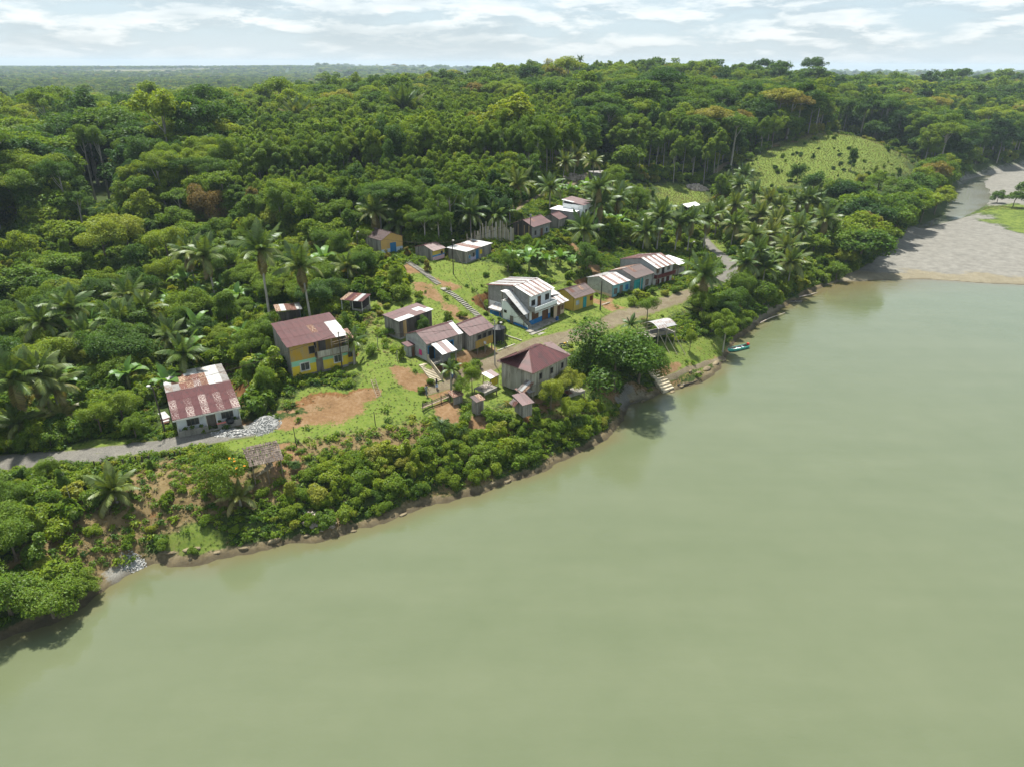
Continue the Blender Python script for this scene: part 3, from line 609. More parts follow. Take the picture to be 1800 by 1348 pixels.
SHEETS = {}
def sheet_mesh(w, l):
    k = (round(w, 2), round(l, 2))
    if k not in SHEETS:
        n = 18; V = []
        for i in range(n):
            x0, x1 = w * i / n, w * (i + 1) / n; z = (.0, .024, .012)
            a, b = .022 * math.sin(i * 2.094), .022 * math.sin((i + 1) * 2.094); V += [[(x0, 0, a), (x1, 0, b), (x1, l, b), (x0, l, a)]]
        V = np.array(V); me = bpy.data.meshes.new('roof_sheet'); vs_ = [tuple(V[0][0]), tuple(V[0][3])]; 
        for q in V: vs_ += [tuple(q[1]), tuple(q[2])]
        me.from_pydata(vs_, [], [(2 * i, 2 * i + 2, 2 * i + 3, 2 * i + 1) for i in range(n)]); me.materials.append(RM['maroon']); me.update(); SHEETS[k] = me
    return SHEETS[k]
class House:
    def __init__(s, key, name, label, cat='house', group=None, h=None):
        h = h or HOUSE[key]; s.w, s.d, s.he, s.rng = h['w'], h['d'], h['he'], random.Random(sum(map(ord, key)))
        s.root = thing(name, label, cat, (h['o'][0], h['o'][1], h['z0']), h['ang'], group)
    def box(s, name, x0, x1, y0, y1, z0, z1, mat, parent=None): return MB().box(x0, x1, y0, y1, z0, z1).build(name, WM.get(mat, mat) if isinstance(mat, str) else mat, parent or s.root)
    def beams(s, name, segs, w, mat, parent=None):
        b = MB()
        for p, q in segs: b.beam(p, q, w)
        return b.build(name, WM[mat], parent or s.root)
    def posts(s, pts, z0, z1, w=.12, mat='wood', name='post'):
        for x, y in pts: MB().box(x - w / 2, x + w / 2, y - w / 2, y + w / 2, z0, z1).build(name, WM[mat], s.root)
    def wall(s, a, b, tops, bands, style='smooth', z0=0.0, name='wall', thick=.12, bw=.22):
        "tops: [(distance along, height)...]; bands: [(up to height, material)...]"
        L = math.hypot(b[0] - a[0], b[1] - a[1]); ang = math.atan2(b[1] - a[1], b[0] - a[0])
        if not hasattr(tops, '__len__'): tops = [(0, tops), (L, tops)]
        xs, hs = [t[0] for t in tops], [t[1] for t in tops]; mats = [WM[m] for _, m in bands]; mb = MB()
        if style == 'plank': n = max(1, int(L / bw)); cuts = [L * i / n for i in range(n + 1)]
        else: cuts = sorted(set([0, L] + [x for x in xs if 0 < x < L]))
        for x0, x1 in zip(cuts, cuts[1:]):
            g = .008 if style == 'plank' else 0; j = s.rng.uniform(0, .03) if style == 'plank' else 0
            h0, h1 = float(np.interp(x0 + g, xs, hs)), float(np.interp(x1 - g, xs, hs)); lo = z0 - (s.rng.uniform(0, .06) if style == 'plank' else 0)
            for k, (zt, m) in enumerate(bands):
                last = k == len(bands) - 1; t0 = h0 if last else min(zt, h0); t1 = h1 if last else min(zt, h1)
                if t0 <= lo and t1 <= lo: continue
                X0, X1 = x0 + g, x1 - g
                mb.add([(X0, j, lo), (X1, j, lo), (X1, thick + j, lo), (X0, thick + j, lo), (X0, j, t0), (X1, j, t1), (X1, thick + j, t1), (X0, thick + j, t0)],
                       [(0, 3, 2, 1), (4, 5, 6, 7), (0, 1, 5, 4), (1, 2, 6, 5), (2, 3, 7, 6), (3, 0, 4, 7)], k); lo = zt
        o = mb.build(name, mats, s.root); o.matrix_basis = Matrix.Translation((a[0], a[1], 0)) @ Matrix.Rotation(ang, 4, 'Z'); return o
    def opening(s, wall, kind, x, w, z0, z1, frame='greywood', pane='dark', shutter=None, fr=.07, proud=.06, mull=0):
        b = MB(); b.box(x - fr, x, -proud, .02, z0 - fr, z1 + fr).box(x + w, x + w + fr, -proud, .02, z0 - fr, z1 + fr).box(x, x + w, -proud, .02, z1, z1 + fr)
        if kind == 'window': b.box(x, x + w, -proud - .02, .02, z0 - fr, z0)
        for k in range(mull): xx = x + w * (k + 1) / (mull + 1); b.box(xx - .02, xx + .02, -proud + .01, .01, z0, z1)
        f = b.build(kind + ('_frame' if kind == 'door' else ''), WM[frame], s.root); f.matrix_basis = wall.matrix_basis
        if kind == 'door': f.name = 'door_frame'
        p = MB().box(x, x + w, -.022, .015, z0, z1).build('pane' if kind == 'window' else 'door', WM[pane], f)
        if shutter:
            for x0, x1 in ((x - w * .5, x - .02), (x + w + .02, x + w * 1.5)): MB().box(x0, x1, -.075, -.03, z0, z1).build('shutter', WM[shutter], f)
        return f
    def roof(s, A, B, C, D, cols, rows, pick, name='roof', over=.06, batten='wood', tilt=.006):
        "A, B eave corners; C, D the upper corners over B and A"
        A, B, C, D = map(Vector, (A, B, C, D)); b = MB(); nrm = (B - A).cross(D - A).normalized(); dn = -nrm * .09
        for k in range(max(2, rows + 1) if cols > 1 else 1):
            f = .04 + .92 * k / max(1, rows); b.beam(A.lerp(D, f) + dn, B.lerp(C, f) + dn, .07, .09)
        r = b.build(name, WM[batten], s.root); W = (B - A).length; Lr = (D - A).length; cw, rl = W / cols, Lr / rows
        x = (B - A).normalized(); y = (D - A).normalized(); y = (y - x * y.dot(x)).normalized(); z = x.cross(y)
        me = sheet_mesh(cw * 1.05, rl * 1.06)
        for j in range(rows):
            for i in range(cols):
                o = link('roof_sheet', me, r); p = A + x * (cw * i) + (D - A) * (j / rows) + (0 if True else 0) * z + z * (j * .012 + s.rng.uniform(0, tilt))
                p = p + (C - B - (D - A)) * 0
                rot = Matrix((x, y, z)).transposed().to_4x4(); o.matrix_basis = Matrix.Translation(p) @ rot @ Matrix.Rotation(s.rng.uniform(-.006, .006), 4, 'Z') @ Matrix.Rotation(s.rng.uniform(-.008, .008), 4, 'X')
                sl_ = o.material_slots[0]; sl_.link = 'OBJECT'; sl_.material = RM[pick(i, j, s.rng)]
        return r
    def ridge_cap(s, a, b, mat='maroon', w=.22, name='ridge_cap'):
        a, b = Vector(a), Vector(b); n = (b - a).cross(Vector((0, 0, 1))).normalized() * w; up = Vector((0, 0, .03)); dn = Vector((0, 0, -.055))
        m = MB().add([a + up * 1.6, b + up * 1.6, b + n + dn, a + n + dn, b - n + dn, a - n + dn], [(0, 1, 2, 3), (1, 0, 5, 4), (0, 3, 5), (1, 4, 2), (3, 2, 4, 5)])
        return m.build(name, RM[mat], s.root)
    def gable(s, ridge_y, rise, cols, rows, pick, pick_back=None, cap='maroon', depth=None, x0=0.0, x1=None, ov=.0, zb=None):
        "ridge along x at y = ridge_y; eaves at y = 0 and y = depth"
        x1 = s.w if x1 is None else x1; d = s.d if depth is None else depth; he = s.he; zb = he if zb is None else zb
        s.roof((x0, 0, he), (x1, 0, he), (x1, ridge_y, he + rise), (x0, ridge_y, he + rise), cols, rows, pick)
        s.roof((x1, d, zb), (x0, d, zb), (x0, ridge_y, he + rise), (x1, ridge_y, he + rise), cols, rows, pick_back or pick)
        if cap: s.ridge_cap((x0, ridge_y, he + rise), (x1, ridge_y, he + rise), cap)
    def shell(s, ridge_y, rise, bands, style, inset=(.12, .35, .12, .3), z0=0.0, styles=None, sidebands=None):
        "four walls under a gable whose ridge runs along x"
        l, f, r, b = inset; x0, x1, y0, y1 = l, s.w - r, f, s.d - b; he = s.he; zf = he + rise * y0 / ridge_y - .06; zb = he + rise * (s.d - y1) / max(.1, s.d - ridge_y) - .06; zr = he + rise - .07
        sb = sidebands or bands; st = styles or (style,) * 4
        W = [s.wall((x0, y0), (x1, y0), zf, bands, st[0], z0), s.wall((x1, y0), (x1, y1), [(0, zf), (ridge_y - y0, zr), (y1 - y0, zb)], sb, st[1], z0),
             s.wall((x1, y1), (x0, y1), zb, sb, st[2], z0), s.wall((x0, y1), (x0, y0), [(0, zb), (y1 - ridge_y, zr), (y1 - y0, zf)], sb, st[3], z0)]
        return W
def one(m): return lambda i, j, r: m
def mix_of(**w):
    ks, ws = list(w), list(w.values()); return lambda i, j, r: r.choices(ks, ws)[0]

# ================================================================== the houses
# white house by the gravel road, long patched roof
h = House('A', 'house', 'low white house by the gravel road under a long patched rusty red and grey roof')
def pickA(i, j, r): return 'maroon' if (i in (1, 3, 5, 6) ) else r.choice(('rustwhite', 'rust', 'maroon2')) if j < 2 else 'maroon'
def pickA_f(i, j, r): return ('maroon' if i % 2 else 'fleck') if j < 2 else 'maroon'
def pickA_b(i, j, r):
    if j == 0: return ('white', 'grey', 'rust', 'white', 'white', 'grey', 'white', 'white', 'grey')[8 - i]
    if j == 1: return ('grey', 'white', 'white', 'rust', 'rustwhite', 'rust', 'rust', 'rust', 'white')[i]
    if j == 2: return ('grey', 'white', 'white', 'rust', 'rustwhite', 'rust', 'rustwhite', 'grey', 'grey')[i]
    return 'maroon'
h.gable(7.6, .55, 9, 3, pickA_f, lambda i, j, r: pickA_b(i, j, r), 'maroon', x0=-.2)
W = h.shell(7.6, .55, [(9, 'white')], 'smooth', (.2, 1.5, .2, .4), sidebands=[(9, 'offwhite')])
h.opening(W[0], 'window', 1.2, 1.3, 1.0, 1.95, 'greywood', 'glass', mull=2); h.opening(W[0], 'window', 5.3, 1.3, 1.0, 1.95, 'greywood', 'glass', mull=2); h.opening(W[0], 'door', 3.5, .95, .15, 2.1, 'brownwood', 'greywood')
h.wall((.1, .45), (3.6, .45), .85, [(9, 'concrete')], name='porch_wall'); h.wall((4.7, .45), (7.6, .45), .85, [(9, 'concrete')], name='porch_wall'); h.wall((.1, 1.5), (.1, .5), .85, [(9, 'concrete')], name='porch_wall'); h.wall((7.6, .5), (7.6, 1.5), .85, [(9, 'concrete')], name='porch_wall')
h.posts([(.2, .5), (3.55, .5), (4.75, .5), (7.5, .5)], .85, h.he, .1, 'offwhite', 'porch_post'); h.box('porch_floor', .1, 7.6, .55, 1.5, -.2, .12, 'concrete')
MB().box(-.22, 7.72, -.06, -.02, 2.55, 2.72).build('fascia', WM['offwhite'], h.root)

# two-storey yellow and mint house
h = House('B', 'house', 'two-storey house painted yellow and mint green with a plank balcony and maroon roof')
h.roof((-.1, 0, h.he), (8.6, 0, h.he), (8.9, 7.1, h.he + 1.2), (.2, 7.1, h.he + 1.2), 10, 3, lambda i, j, r: 'white' if (i in (8, 9) and j < 2) or (i == 0 and j == 0 and r.random() < .4) else ('rust' if r.random() < .05 else 'maroon'))
zf = h.he + .02; Wf = h.wall((.2, .4), (3.7, .4), zf - .02, [(.35, 'concrete'), (1.75, 'yellow'), (2.5, 'mint'), (9, 'yellow_worn')]); Wr = h.wall((3.7, .4), (8.4, .4), 2.55, [(.35, 'concrete'), (1.75, 'yellow'), (9, 'mint')])
h.wall((.2, 6.9), (.2, .4), [(0, h.he + 1.1), (6.5, h.he)], [(2.6, 'block'), (9, 'plank_grey')], name='wall'); h.wall((8.4, .4), (8.4, 6.9), [(0, h.he), (6.5, h.he + 1.1)], [(2.5, 'yellow'), (9, 'plank_grey')]); h.wall((8.4, 6.9), (.2, 6.9), h.he + 1.1, [(2.5, 'block'), (9, 'plank_grey')])
Wu = h.wall((3.7, 1.9), (8.4, 1.9), h.he + .2, [(9, 'yellow_worn')], z0=2.6, name='upper_wall'); h.box('balcony_floor', 3.7, 8.45, -.35, 1.9, 2.48, 2.6, 'wood')
h.wall((3.8, -.35), (8.45, -.35), 3.5, [(9, 'plank_pale')], 'plank', 2.5, 'balcony_front', .05, .25)
for z in (4.05, 4.4): h.beams('balcony_rail', [((5.9, -.3, z), (8.4, -.3, z + .12))], .07, 'wood')
h.posts([(3.85, -.3), (6.0, -.3), (8.4, -.3)], 2.5, h.he - .02, .1, 'wood', 'balcony_post')
h.opening(Wf, 'window', 1.35, 1.15, .95, 2.0, 'offwhite', 'glass', mull=1, fr=.14); h.opening(Wf, 'window', 2.75, .8, 3.2, 4.2, 'greywood', 'dark'); h.opening(Wr, 'door', .1, .85, .2, 2.1, 'greywood', 'greywood'); h.opening(Wr, 'window', 2.7, 1.1, 1.05, 2.05, 'offwhite', 'glass', mull=1, fr=.14)
h.opening(Wu, 'door', 1.2, .9, 2.62, 4.5, 'greywood', 'greywood'); h.opening(Wu, 'window', .1, .7, 3.3, 4.2, 'greywood', 'dark')
h.roof((8.6, .2, h.he - .7), (9.6, .2, h.he - .7), (9.6, 2.6, h.he - .1), (8.6, 2.6, h.he - .1), 1, 1, one('rust'), 'porch_roof'); Wx = h.wall((8.45, .9), (9.6, .9), 2.4, [(.3, 'concrete'), (1.6, 'yellow'), (9, 'ltblue')], name='wall'); h.opening(Wx, 'window', .3, .5, 1.2, 1.9, 'brownwood', 'glass')
h.posts([(9.5, .3)], 0, h.he - .72, .09)

# plank shed
h = House('E', 'shed', 'windowless grey plank shed on the slope with flat maroon roof and pale front edge', 'shed')
h.roof((-.15, -.1, h.he), (7.3, -.1, h.he), (7.3, 3.6, h.he + .25), (-.15, 3.6, h.he + .25), 9, 3, lambda i, j, r: 'white' if (j == 0 and i < 4) or (j == 0 and i > 6) or (j == 1 and i in (6, 7) and r.random() < .6) else 'maroon')
h.box('plinth', .05, 7.05, .05, 3.45, -1.4, .25, 'block'); h.wall((.05, .05), (7.05, .05), h.he - .06, [(9, 'plank_dark')], 'plank', .25); h.wall((.05, 3.45), (.05, .05), [(0, h.he + .17), (3.4, h.he - .06)], [(9, 'plank_grey')], 'plank', .25); h.wall((7.05, .05), (7.05, 3.45), h.he, [(9, 'plank_grey')], 'plank', .25); h.wall((7.05, 3.45), (.05, 3.45), h.he + .15, [(9, 'plank_grey')], 'plank', .25)
b = MB(); [b.box(.75 + k * .22, .96 + k * .22, -.012, .03, .3, h.he - .2) for k in range(3)]; b.build('new_planks', WM['plank_tan'], h.root)

# block house with porch canopy
h = House('F', 'house', 'grey block house with maroon gable roof, blue doorway and a tin canopy on posts')
h.gable(2.6, 1.25, 8, 2, lambda i, j, r: 'white' if i == 7 else ('maroon2' if r.random() < .2 else 'maroon'), one('maroon')); W = h.shell(2.6, 1.25, [(9, 'block')], 'smooth', (.12, .25, .1, .25), sidebands=[(9, 'block_pale')])
h.opening(W[0], 'door', .35, .95, .1, 2.1, 'bluedoor', 'dark', fr=.14); h.opening(W[0], 'window', 4.0, .8, .9, 1.9, 'bluedoor', 'dark', fr=.18); W5 = h.wall((5.0, .18), (6.7, .18), h.he - .1, [(9, 'plank_grey')], 'plank', 0, 'plank_wall', .06)
h.roof((.7, -2.7, h.he - .95), (3.4, -2.7, h.he - .95), (3.2, -.3, h.he - .15), (.5, -.3, h.he - .15), 3, 1, lambda i, j, r: ('white', 'maroon', 'white')[i], 'canopy')
h.posts([(.85, -2.55), (3.25, -2.55)], -2.1, h.he - 1.0, .13, 'concrete', 'canopy_post'); h.posts([(1.5, -1.2), (2.6, -1.2)], -1.8, 0, .2, 'concrete', 'pier'); h.box('porch_slab', .3, 3.2, -1.4, .2, -.15, .05, 'concrete'); h.wall((1.4, -1.3), (3.2, -1.3), 1.0, [(9, 'block')], name='porch_wall')
MB().box(-.02, .05, 0, .0, 0, 0)
cl = MB().add([(-.035, 2.05, .55), (-.035, 1.35, .55), (-.05, 1.38, 1.4), (-.05, 2.02, 1.42), (.0, 2.05, .55), (.0, 1.35, .55), (.0, 1.38, 1.4), (.0, 2.02, 1.42)], [(0, 1, 2, 3), (7, 6, 5, 4), (0, 3, 7, 4), (1, 5, 6, 2), (3, 2, 6, 7), (0, 4, 5, 1)]).build('washing', WM['cloth_pink']); a = hpt('F', .06, 0); cl.location = (a[0], a[1], HOUSE['F']['z0']); cl.rotation_euler = (0, 0, HOUSE['F']['ang']); tag(cl, 'bright pink cloth hung on the gable wall of the grey block house', 'cloth')
h2 = dict(o=hpt('F', -1.15, 3.1), ang=HOUSE['F']['ang'], w=1.2, d=1.3, z0=8.5, he=2.1)
g = House('F2', 'outhouse', 'tiny block outhouse with maroon roof beside the block house gable', 'outhouse', h=h2); g.roof((-.1, -.1, 2.1), (1.3, -.1, 2.1), (1.3, 1.4, 2.25), (-.1, 1.4, 2.25), 2, 1, one('maroon'))
w_ = g.wall((0, 0), (1.2, 0), 2.05, [(9, 'block_pale')]); g.wall((0, 1.3), (0, 0), 2.05, [(9, 'block_pale')]); g.wall((1.2, 0), (1.2, 1.3), 2.05, [(9, 'block_pale')]); g.wall((1.2, 1.3), (0, 1.3), 2.15, [(9, 'block_pale')]); g.opening(w_, 'door', .65, .45, .1, 1.8, 'greywood', 'brownwood')

# stilted plank house
h = House('G', 'house', 'plank house on stilts with yellow lower boards and maroon roof beside the block house')
h.gable(2.8, 1.25, 6, 2, lambda i, j, r: 'maroon', lambda i, j, r: 'white' if i == 5 else 'maroon'); fl = 1.3
W = h.shell(2.8, 1.25, [(9, 'plank_grey')], 'plank', (.15, .3, .1, .3), fl); h.wall((1.5, .22), (5.4, .22), fl + 1.05, [(9, 'yellow_worn')], 'plank', fl - .15, 'yellow_boards', .05)
h.box('floor', .1, 5.45, .25, 5.1, fl - .15, fl, 'wood'); h.posts([(.3, .4), (2.0, .4), (3.7, .4), (5.3, .4), (.3, 2.8), (5.3, 2.8), (.3, 5.0), (5.3, 5.0)], -1.2, fl - .15, .14, 'wood', 'stilt')
for x in (1.9, 3.0, 4.2): h.opening(W[0], 'window', x, .75, fl + 1.15, fl + 1.85, 'greywood', 'dark')
h.beams('brace', [((2.2, -.3, -.9), (4.6, .35, fl - .1)), ((1.2, -.2, -.9), (2.2, .35, fl - .1))], .09, 'wood')
dish = MB(); dish.tube([(3.4, .05, fl + .35), (3.4, .12, fl + .3)], [.26, .05], 12); dish.build('satellite_dish', WM['offwhite'], h.root)

# hip-roofed plank house
h = House('K', 'house', 'tall pale plank house with a maroon hip roof standing near the river bank'); he = h.he; w, d, rz = 8.1, 6.6, he + 1.75
def hip_face(h, A, B, top, mat, ncol, name='roof'):
    A, B = Vector(A), Vector(B); x = (B - A).normalized(); Lx = (B - A).length; r = MB().beam(A + Vector((0, 0, -.08)), B + Vector((0, 0, -.08)), .07).build(name, WM['wood'], h.root)
    for i in range(ncol):
        s0, s1 = Lx * i / ncol, Lx * (i + 1) / ncol + .03; V, F = [], []; k = 6
        for q in range(k + 1):
            sx = s0 + (s1 - s0) * q / k; t = top(min(sx, Lx)); lo = A + x * sx; dz = Vector((0, 0, .02 * (q % 2))); V += [lo + dz, Vector(t) + dz]
        F = [(2 * q, 2 * q + 2, 2 * q + 3, 2 * q + 1) for q in range(k)]; me = bpy.data.meshes.new('roof_sheet'); me.from_pydata([tuple(v) for v in V], [], F); me.materials.append(RM[mat]); me.update(); link('roof_sheet', me, r)
R1, R2 = Vector((3.0, 3.3, rz)), Vector((5.4, 3.3, rz))
def hipt(A, B, a, b):
    A, B, a, b = Vector(A), Vector(B), Vector(a), Vector(b)
    x = (B - A).normalized(); L = (B - A).length; pa, pb = (a - A).dot(x), (b - A).dot(x)
    def f(s):
        base = A + x * s
        if s < pa: t = s / pa; return A + (a - A) * t
        if s > pb: t = (L - s) / max(L - pb, 1e-6); return B + (b - B) * t
        return a + (b - a) * ((s - pa) / max(pb - pa, 1e-6))
    return f
c00, c10, c11, c01 = (-.2, 0, he), (w + .1, 0, he), (w + .1, d, he), (-.2, d, he)
for a_, b_, t0, t1, n in ((c00, c10, R1, R2, 10), (c10, c11, R2, R2, 8), (c11, c01, R2, R1, 10), (c01, c00, R1, R1, 8)): hip_face(h, a_, b_, hipt(a_, b_, t0, t1), 'maroon', n)
for p, q in ((R1, R2), (c00, R1), (c10, R2), (c11, R2), (c01, R1)): h.ridge_cap(Vector(p) + Vector((0, 0, .03)), Vector(q) + Vector((0, 0, .03)), 'maroon2', .14)
h.roof((-.2, d - .4, he + .25), (3.6, d - .4, he + .25), (3.6, 3.6, rz - .15), (-.2 + 1.0, 3.6, rz - .15), 5, 1, one('maroon'), 'upper_roof')
W = [h.wall((.3, .4), (7.8, .4), he - .02, [(9, 'plank_pale')], 'plank', -.1), h.wall((7.8, .4), (7.8, 6.2), he - .02, [(9, 'plank_pale')], 'plank', -.1), h.wall((7.8, 6.2), (.3, 6.2), he - .02, [(9, 'plank_pale')], 'plank', -.1), h.wall((.3, 6.2), (.3, .4), he - .02, [(9, 'plank_pale')], 'plank', -.1)]
h.opening(W[0], 'window', 1.4, .5, 2.1, 2.9, 'greywood', 'dark'); h.opening(W[0], 'window', 3.9, .5, 2.1, 2.9, 'greywood', 'dark'); h.opening(W[0], 'window', 6.4, .5, 2.1, 2.9, 'greywood', 'dark'); h.opening(W[0], 'window', 6.3, .35, .9, 1.4, 'greywood', 'dark')
h.posts([(.5, .6), (2.5, .6), (4.5, .6), (6.5, .6), (.5, 3.4), (.5, 6.0)], -1.3, 0, .16, 'wood', 'stilt'); MB().box(.3, 7.8, .36, .4, 1.5, 1.56).build('wall_batten', WM['plank_grey'], h.root)
h.roof((-1.7, 1.6, 1.35), (-1.7, .2, 1.35), (-.0 + .28, .2, 2.1), (.28, 1.6, 2.1), 3, 1, lambda i, j, r: ('rust', 'white', 'grey')[2 - i], 'lean_to_roof'); h.posts([(-1.6, .25), (-1.6, 1.5)], -1.2, 1.3, .07)
h.roof((w, 1.2, he - .5), (w + 2.0, 1.2, he - .8), (w + 2.0, 4.8, he + .35), (w, 4.8, he + .55), 3, 1, one('maroon2'), 'rear_roof'); h.wall((w + .1, 1.6), (w + 1.8, 1.6), he - .7, [(9, 'plank_grey')], 'plank'); h.wall((w + 1.8, 1.6), (w + 1.8, 4.6), he - .5, [(9, 'plank_grey')], 'plank')

# blue and white two-storey house
h = House('I', 'house', 'large two-storey block house painted white and blue below, with an outside stair'); he = h.he
def pickI(i, j, r): return 'rustwhite' if (i + j) % 2 and r.random() < .8 else ('white' if r.random() < .8 else 'rust')
h.gable(3.9, 1.1, 11, 2, lambda i, j, r: 'rustwhite' if i % 2 else ('white' if r.random() < .7 else 'greywhite'), lambda i, j, r: 'rustwhite' if i % 3 == 1 else 'white', None, x0=-.25, x1=6.3)
bl = [(.95, 'blue'), (2.75, 'white'), (9, 'block')]; zf = he + 1.1 * .6 / 3.9 - .06; zb = he - .02
Wf = h.wall((.1, .6), (6.0, .6), zf, [(.95, 'blue'), (9, 'white')]); Ws = h.wall((.1, 10.1), (.1, .6), [(0, zb), (6.2, he + 1.03), (9.5, zf)], bl); h.wall((6.0, .6), (6.0, 10.1), [(0, zf), (3.3, he + 1.03), (9.5, zb)], [(9, 'block')]); h.wall((6.0, 10.1), (.1, 10.1), zb, [(9, 'block')])
for x in (.1, 3.2, 6.2, 9.3): MB().box(x - .12, x + .12, -.05, .0, 0, he - .1 + (.9 if 5 < x < 7 else .35)).build('column', WM['concrete'], h.root).matrix_basis = Ws.matrix_basis
h.box('balcony_slab', .0, 6.1, -.75, .6, 2.72, 2.86, 'concrete'); h.wall((.0, -.75), (6.1, -.75), 3.62, [(9, 'white')], 'plank', 2.66, 'balcony_front', .07, 1.2); h.wall((.0, .6), (.0, -.7), 3.6, [(9, 'concrete')], 'smooth', 2.8, 'balcony_side', .08); h.wall((6.1, -.7), (6.1, .6), 3.6, [(9, 'white')], 'smooth', 2.8, 'balcony_side', .08)
h.opening(Wf, 'window', .55, .85, 3.55, 4.4, 'greywood', 'dark'); h.opening(Wf, 'door', 2.2, .75, 2.9, 4.75, 'greywood', 'brownwood'); h.opening(Wf, 'window', 4.3, .95, 3.7, 4.65, 'greywood', 'dark', mull=1)
h.opening(Wf, 'window', .7, 1.7, 1.0, 2.4, 'brownwood', 'brownwood', mull=3); h.opening(Wf, 'door', 3.6, 1.5, .1, 2.45, 'brownwood', 'brownwood', mull=2)
st = h.wall((-1.5, 5.4), (-1.5, -.3), [(0, 4.0), (.9, 3.95), (5.7, .35)], [(.75, 'blue'), (9, 'white')], name='stair_wall', thick=.15); h.wall((-1.5, 5.4), (-1.5 + 1.6, 5.4), 4.0, [(.95, 'blue'), (9, 'white')], name='stair_wall'); h.opening(st, 'door', 1.9, .6, .05, 1.6, 'greywood', 'greywood'); h.opening(st, 'window', .5, .5, 2.0, 2.35, 'greywood', 'dark')
b = MB()
for k in range(16): b.box(-1.34, .1, -.2 + k * .28, .1 + k * .28, 0, .24 * (k + 1))
b.build('stair', WM['concrete'], h.root); h.box('stair_landing', -1.34, .1, 4.3, 5.38, 3.7, 3.85, 'concrete'); Wd = h.wall((-.02, 5.3), (-.02, 4.3), 5.6, [(9, 'maroon')], 'smooth', 3.85, 'landing_door', .05)
h.roof((-1.7, .3, 2.55), (-.05, .3, 2.55), (-.05, 4.6, 5.55), (-1.7, 4.6, 5.55), 2, 3, lambda i, j, r: 'white', 'stair_roof'); h.roof((-1.7, 4.6, 5.6), (-.05, 4.6, 5.6), (-.05, 5.6, 5.65), (-1.7, 5.6, 5.65), 2, 1, one('white'), 'landing_roof'); h.posts([(-1.6, .4), (-1.6, 5.3)], .3, 2.5, .08, 'wood'); h.posts([(-1.6, 5.2)], 3.9, 5.5, .08, 'wood')
h.roof((-1.9, 5.6, 2.15), (-1.9 + .0, 8.4, 2.15), (.05, 8.4, 2.6), (.05, 5.6, 2.6), 3, 1, one('white'), 'side_canopy') if False else h.roof((-1.9, 8.4, 2.1), (-1.9, 5.6, 2.1), (.05, 5.6, 2.55), (.05, 8.4, 2.55), 3, 1, one('white'), 'side_canopy'); h.wall((-1.5, 8.3), (-1.5, 5.5), 1.0, [(9, 'blue')], name='side_wall'); h.posts([(-1.7, 5.8), (-1.7, 8.2)], 0, 2.05, .08)
b = MB(); b.box(-2.2, 6.2, -1.5, .58, -1.2, .05)
for k in range(4): MB().box(-2.6 - .25 * k, 6.6 + .3 * k, -1.5 - .75 * (k + 1), -1.505 - .75 * k, -1.6, -.10 - .16 * k).build('front_step', WM['concrete'], h.root)
b.build('apron', WM['concrete'], h.root); MB().box(-3.2, -2.21, -1.2, 5.5, -1.2, -.08).build('side_step', WM['concrete'], h.root); MB().box(-4.2, -3.21, -.6, 5.0, -1.4, -.26).build('side_step', WM['concrete'], h.root)
hi = dict(o=hpt('I', 6.15, -.1), ang=HOUSE['I']['ang'], w=3.0, d=3.6, z0=7.2, he=2.75)
g = House('I2', 'house', 'small tan annex with rust-striped tin roof between the big house and the yellow house', h=hi)
g.roof((-.1, -.9, 2.75), (3.1, -.9, 2.75), (3.1, 1.6, 3.6), (-.1, 1.6, 3.6), 5, 1, lambda i, j, r: 'rustwhite' if i % 2 else 'white'); g.roof((.4, 1.2, 3.9), (3.3, 1.2, 3.5), (3.3, 4.6, 4.4), (.4, 4.6, 4.9), 4, 2, lambda i, j, r: 'greywhite' if i else 'white', 'upper_roof')
w_ = g.wall((0, 0), (3.0, 0), 3.0, [(9, 'tan')]); g.wall((3.0, 0), (3.0, 3.6), 3.2, [(9, 'tan')]); g.wall((3.0, 3.6), (0, 3.6), 3.6, [(9, 'block')]); g.opening(w_, 'door', 1.0, .75, .05, 1.95, 'brownwood', 'brownwood'); g.opening(w_, 'window', 2.1, .55, 1.1, 1.9, 'greywood', 'brownwood'); g.box('step', 0, 3.2, -1.2, -.02, -.6, -.05, 'concrete')

# yellow house beside it
h = House('J', 'house', 'small buff-yellow house with brown roof and teal door at the foot of the slope'); h.gable(2.8, 1.15, 7, 2, lambda i, j, r: 'rust' if r.random() < .12 else 'brown', one('brown'), 'brown')
W = h.shell(2.8, 1.15, [(9, 'buff')], 'smooth', (.15, .45, .12, .35)); h.opening(W[0], 'door', 2.7, .75, .05, 2.0, 'teal', 'teal'); h.opening(W[0], 'window', .7, .7, 1.05, 1.75, 'ltblue', 'ltblue'); h.opening(W[0], 'window', 4.6, .6, 1.1, 1.8, 'maroon', 'maroon')

# row by the bend in the road
h = House('T1', 'house', 'low whitewashed block house with aqua front at the near end of the row'); h.gable(3.9, .9, 7, 2, lambda i, j, r: 'rustwhite' if (i % 3 == 1) else 'greywhite', one('greywhite'), None)
W = h.shell(3.9, .9, [(9, 'aqua')], 'smooth', (.12, .3, .12, .25), sidebands=[(.5, 'tan'), (9, 'block_pale')]); h.opening(W[0], 'door', 2.2, .75, .05, 1.9, 'greywood', 'greywood'); h.opening(W[0], 'window', .5, .8, .6, 1.6, 'greywood', 'greywood'); h.opening(W[0], 'window', 3.9, .7, .9, 1.7, 'bluedoor', 'bluedoor')
h = House('T2', 'house', 'middle house of the row with reddish roof and teal porch front'); h.gable(3.7, 1.1, 7, 2, lambda i, j, r: 'rust' if j == 1 and i < 3 and r.random() < .7 else 'brown', lambda i, j, r: 'white' if i == 4 else 'rust', None)
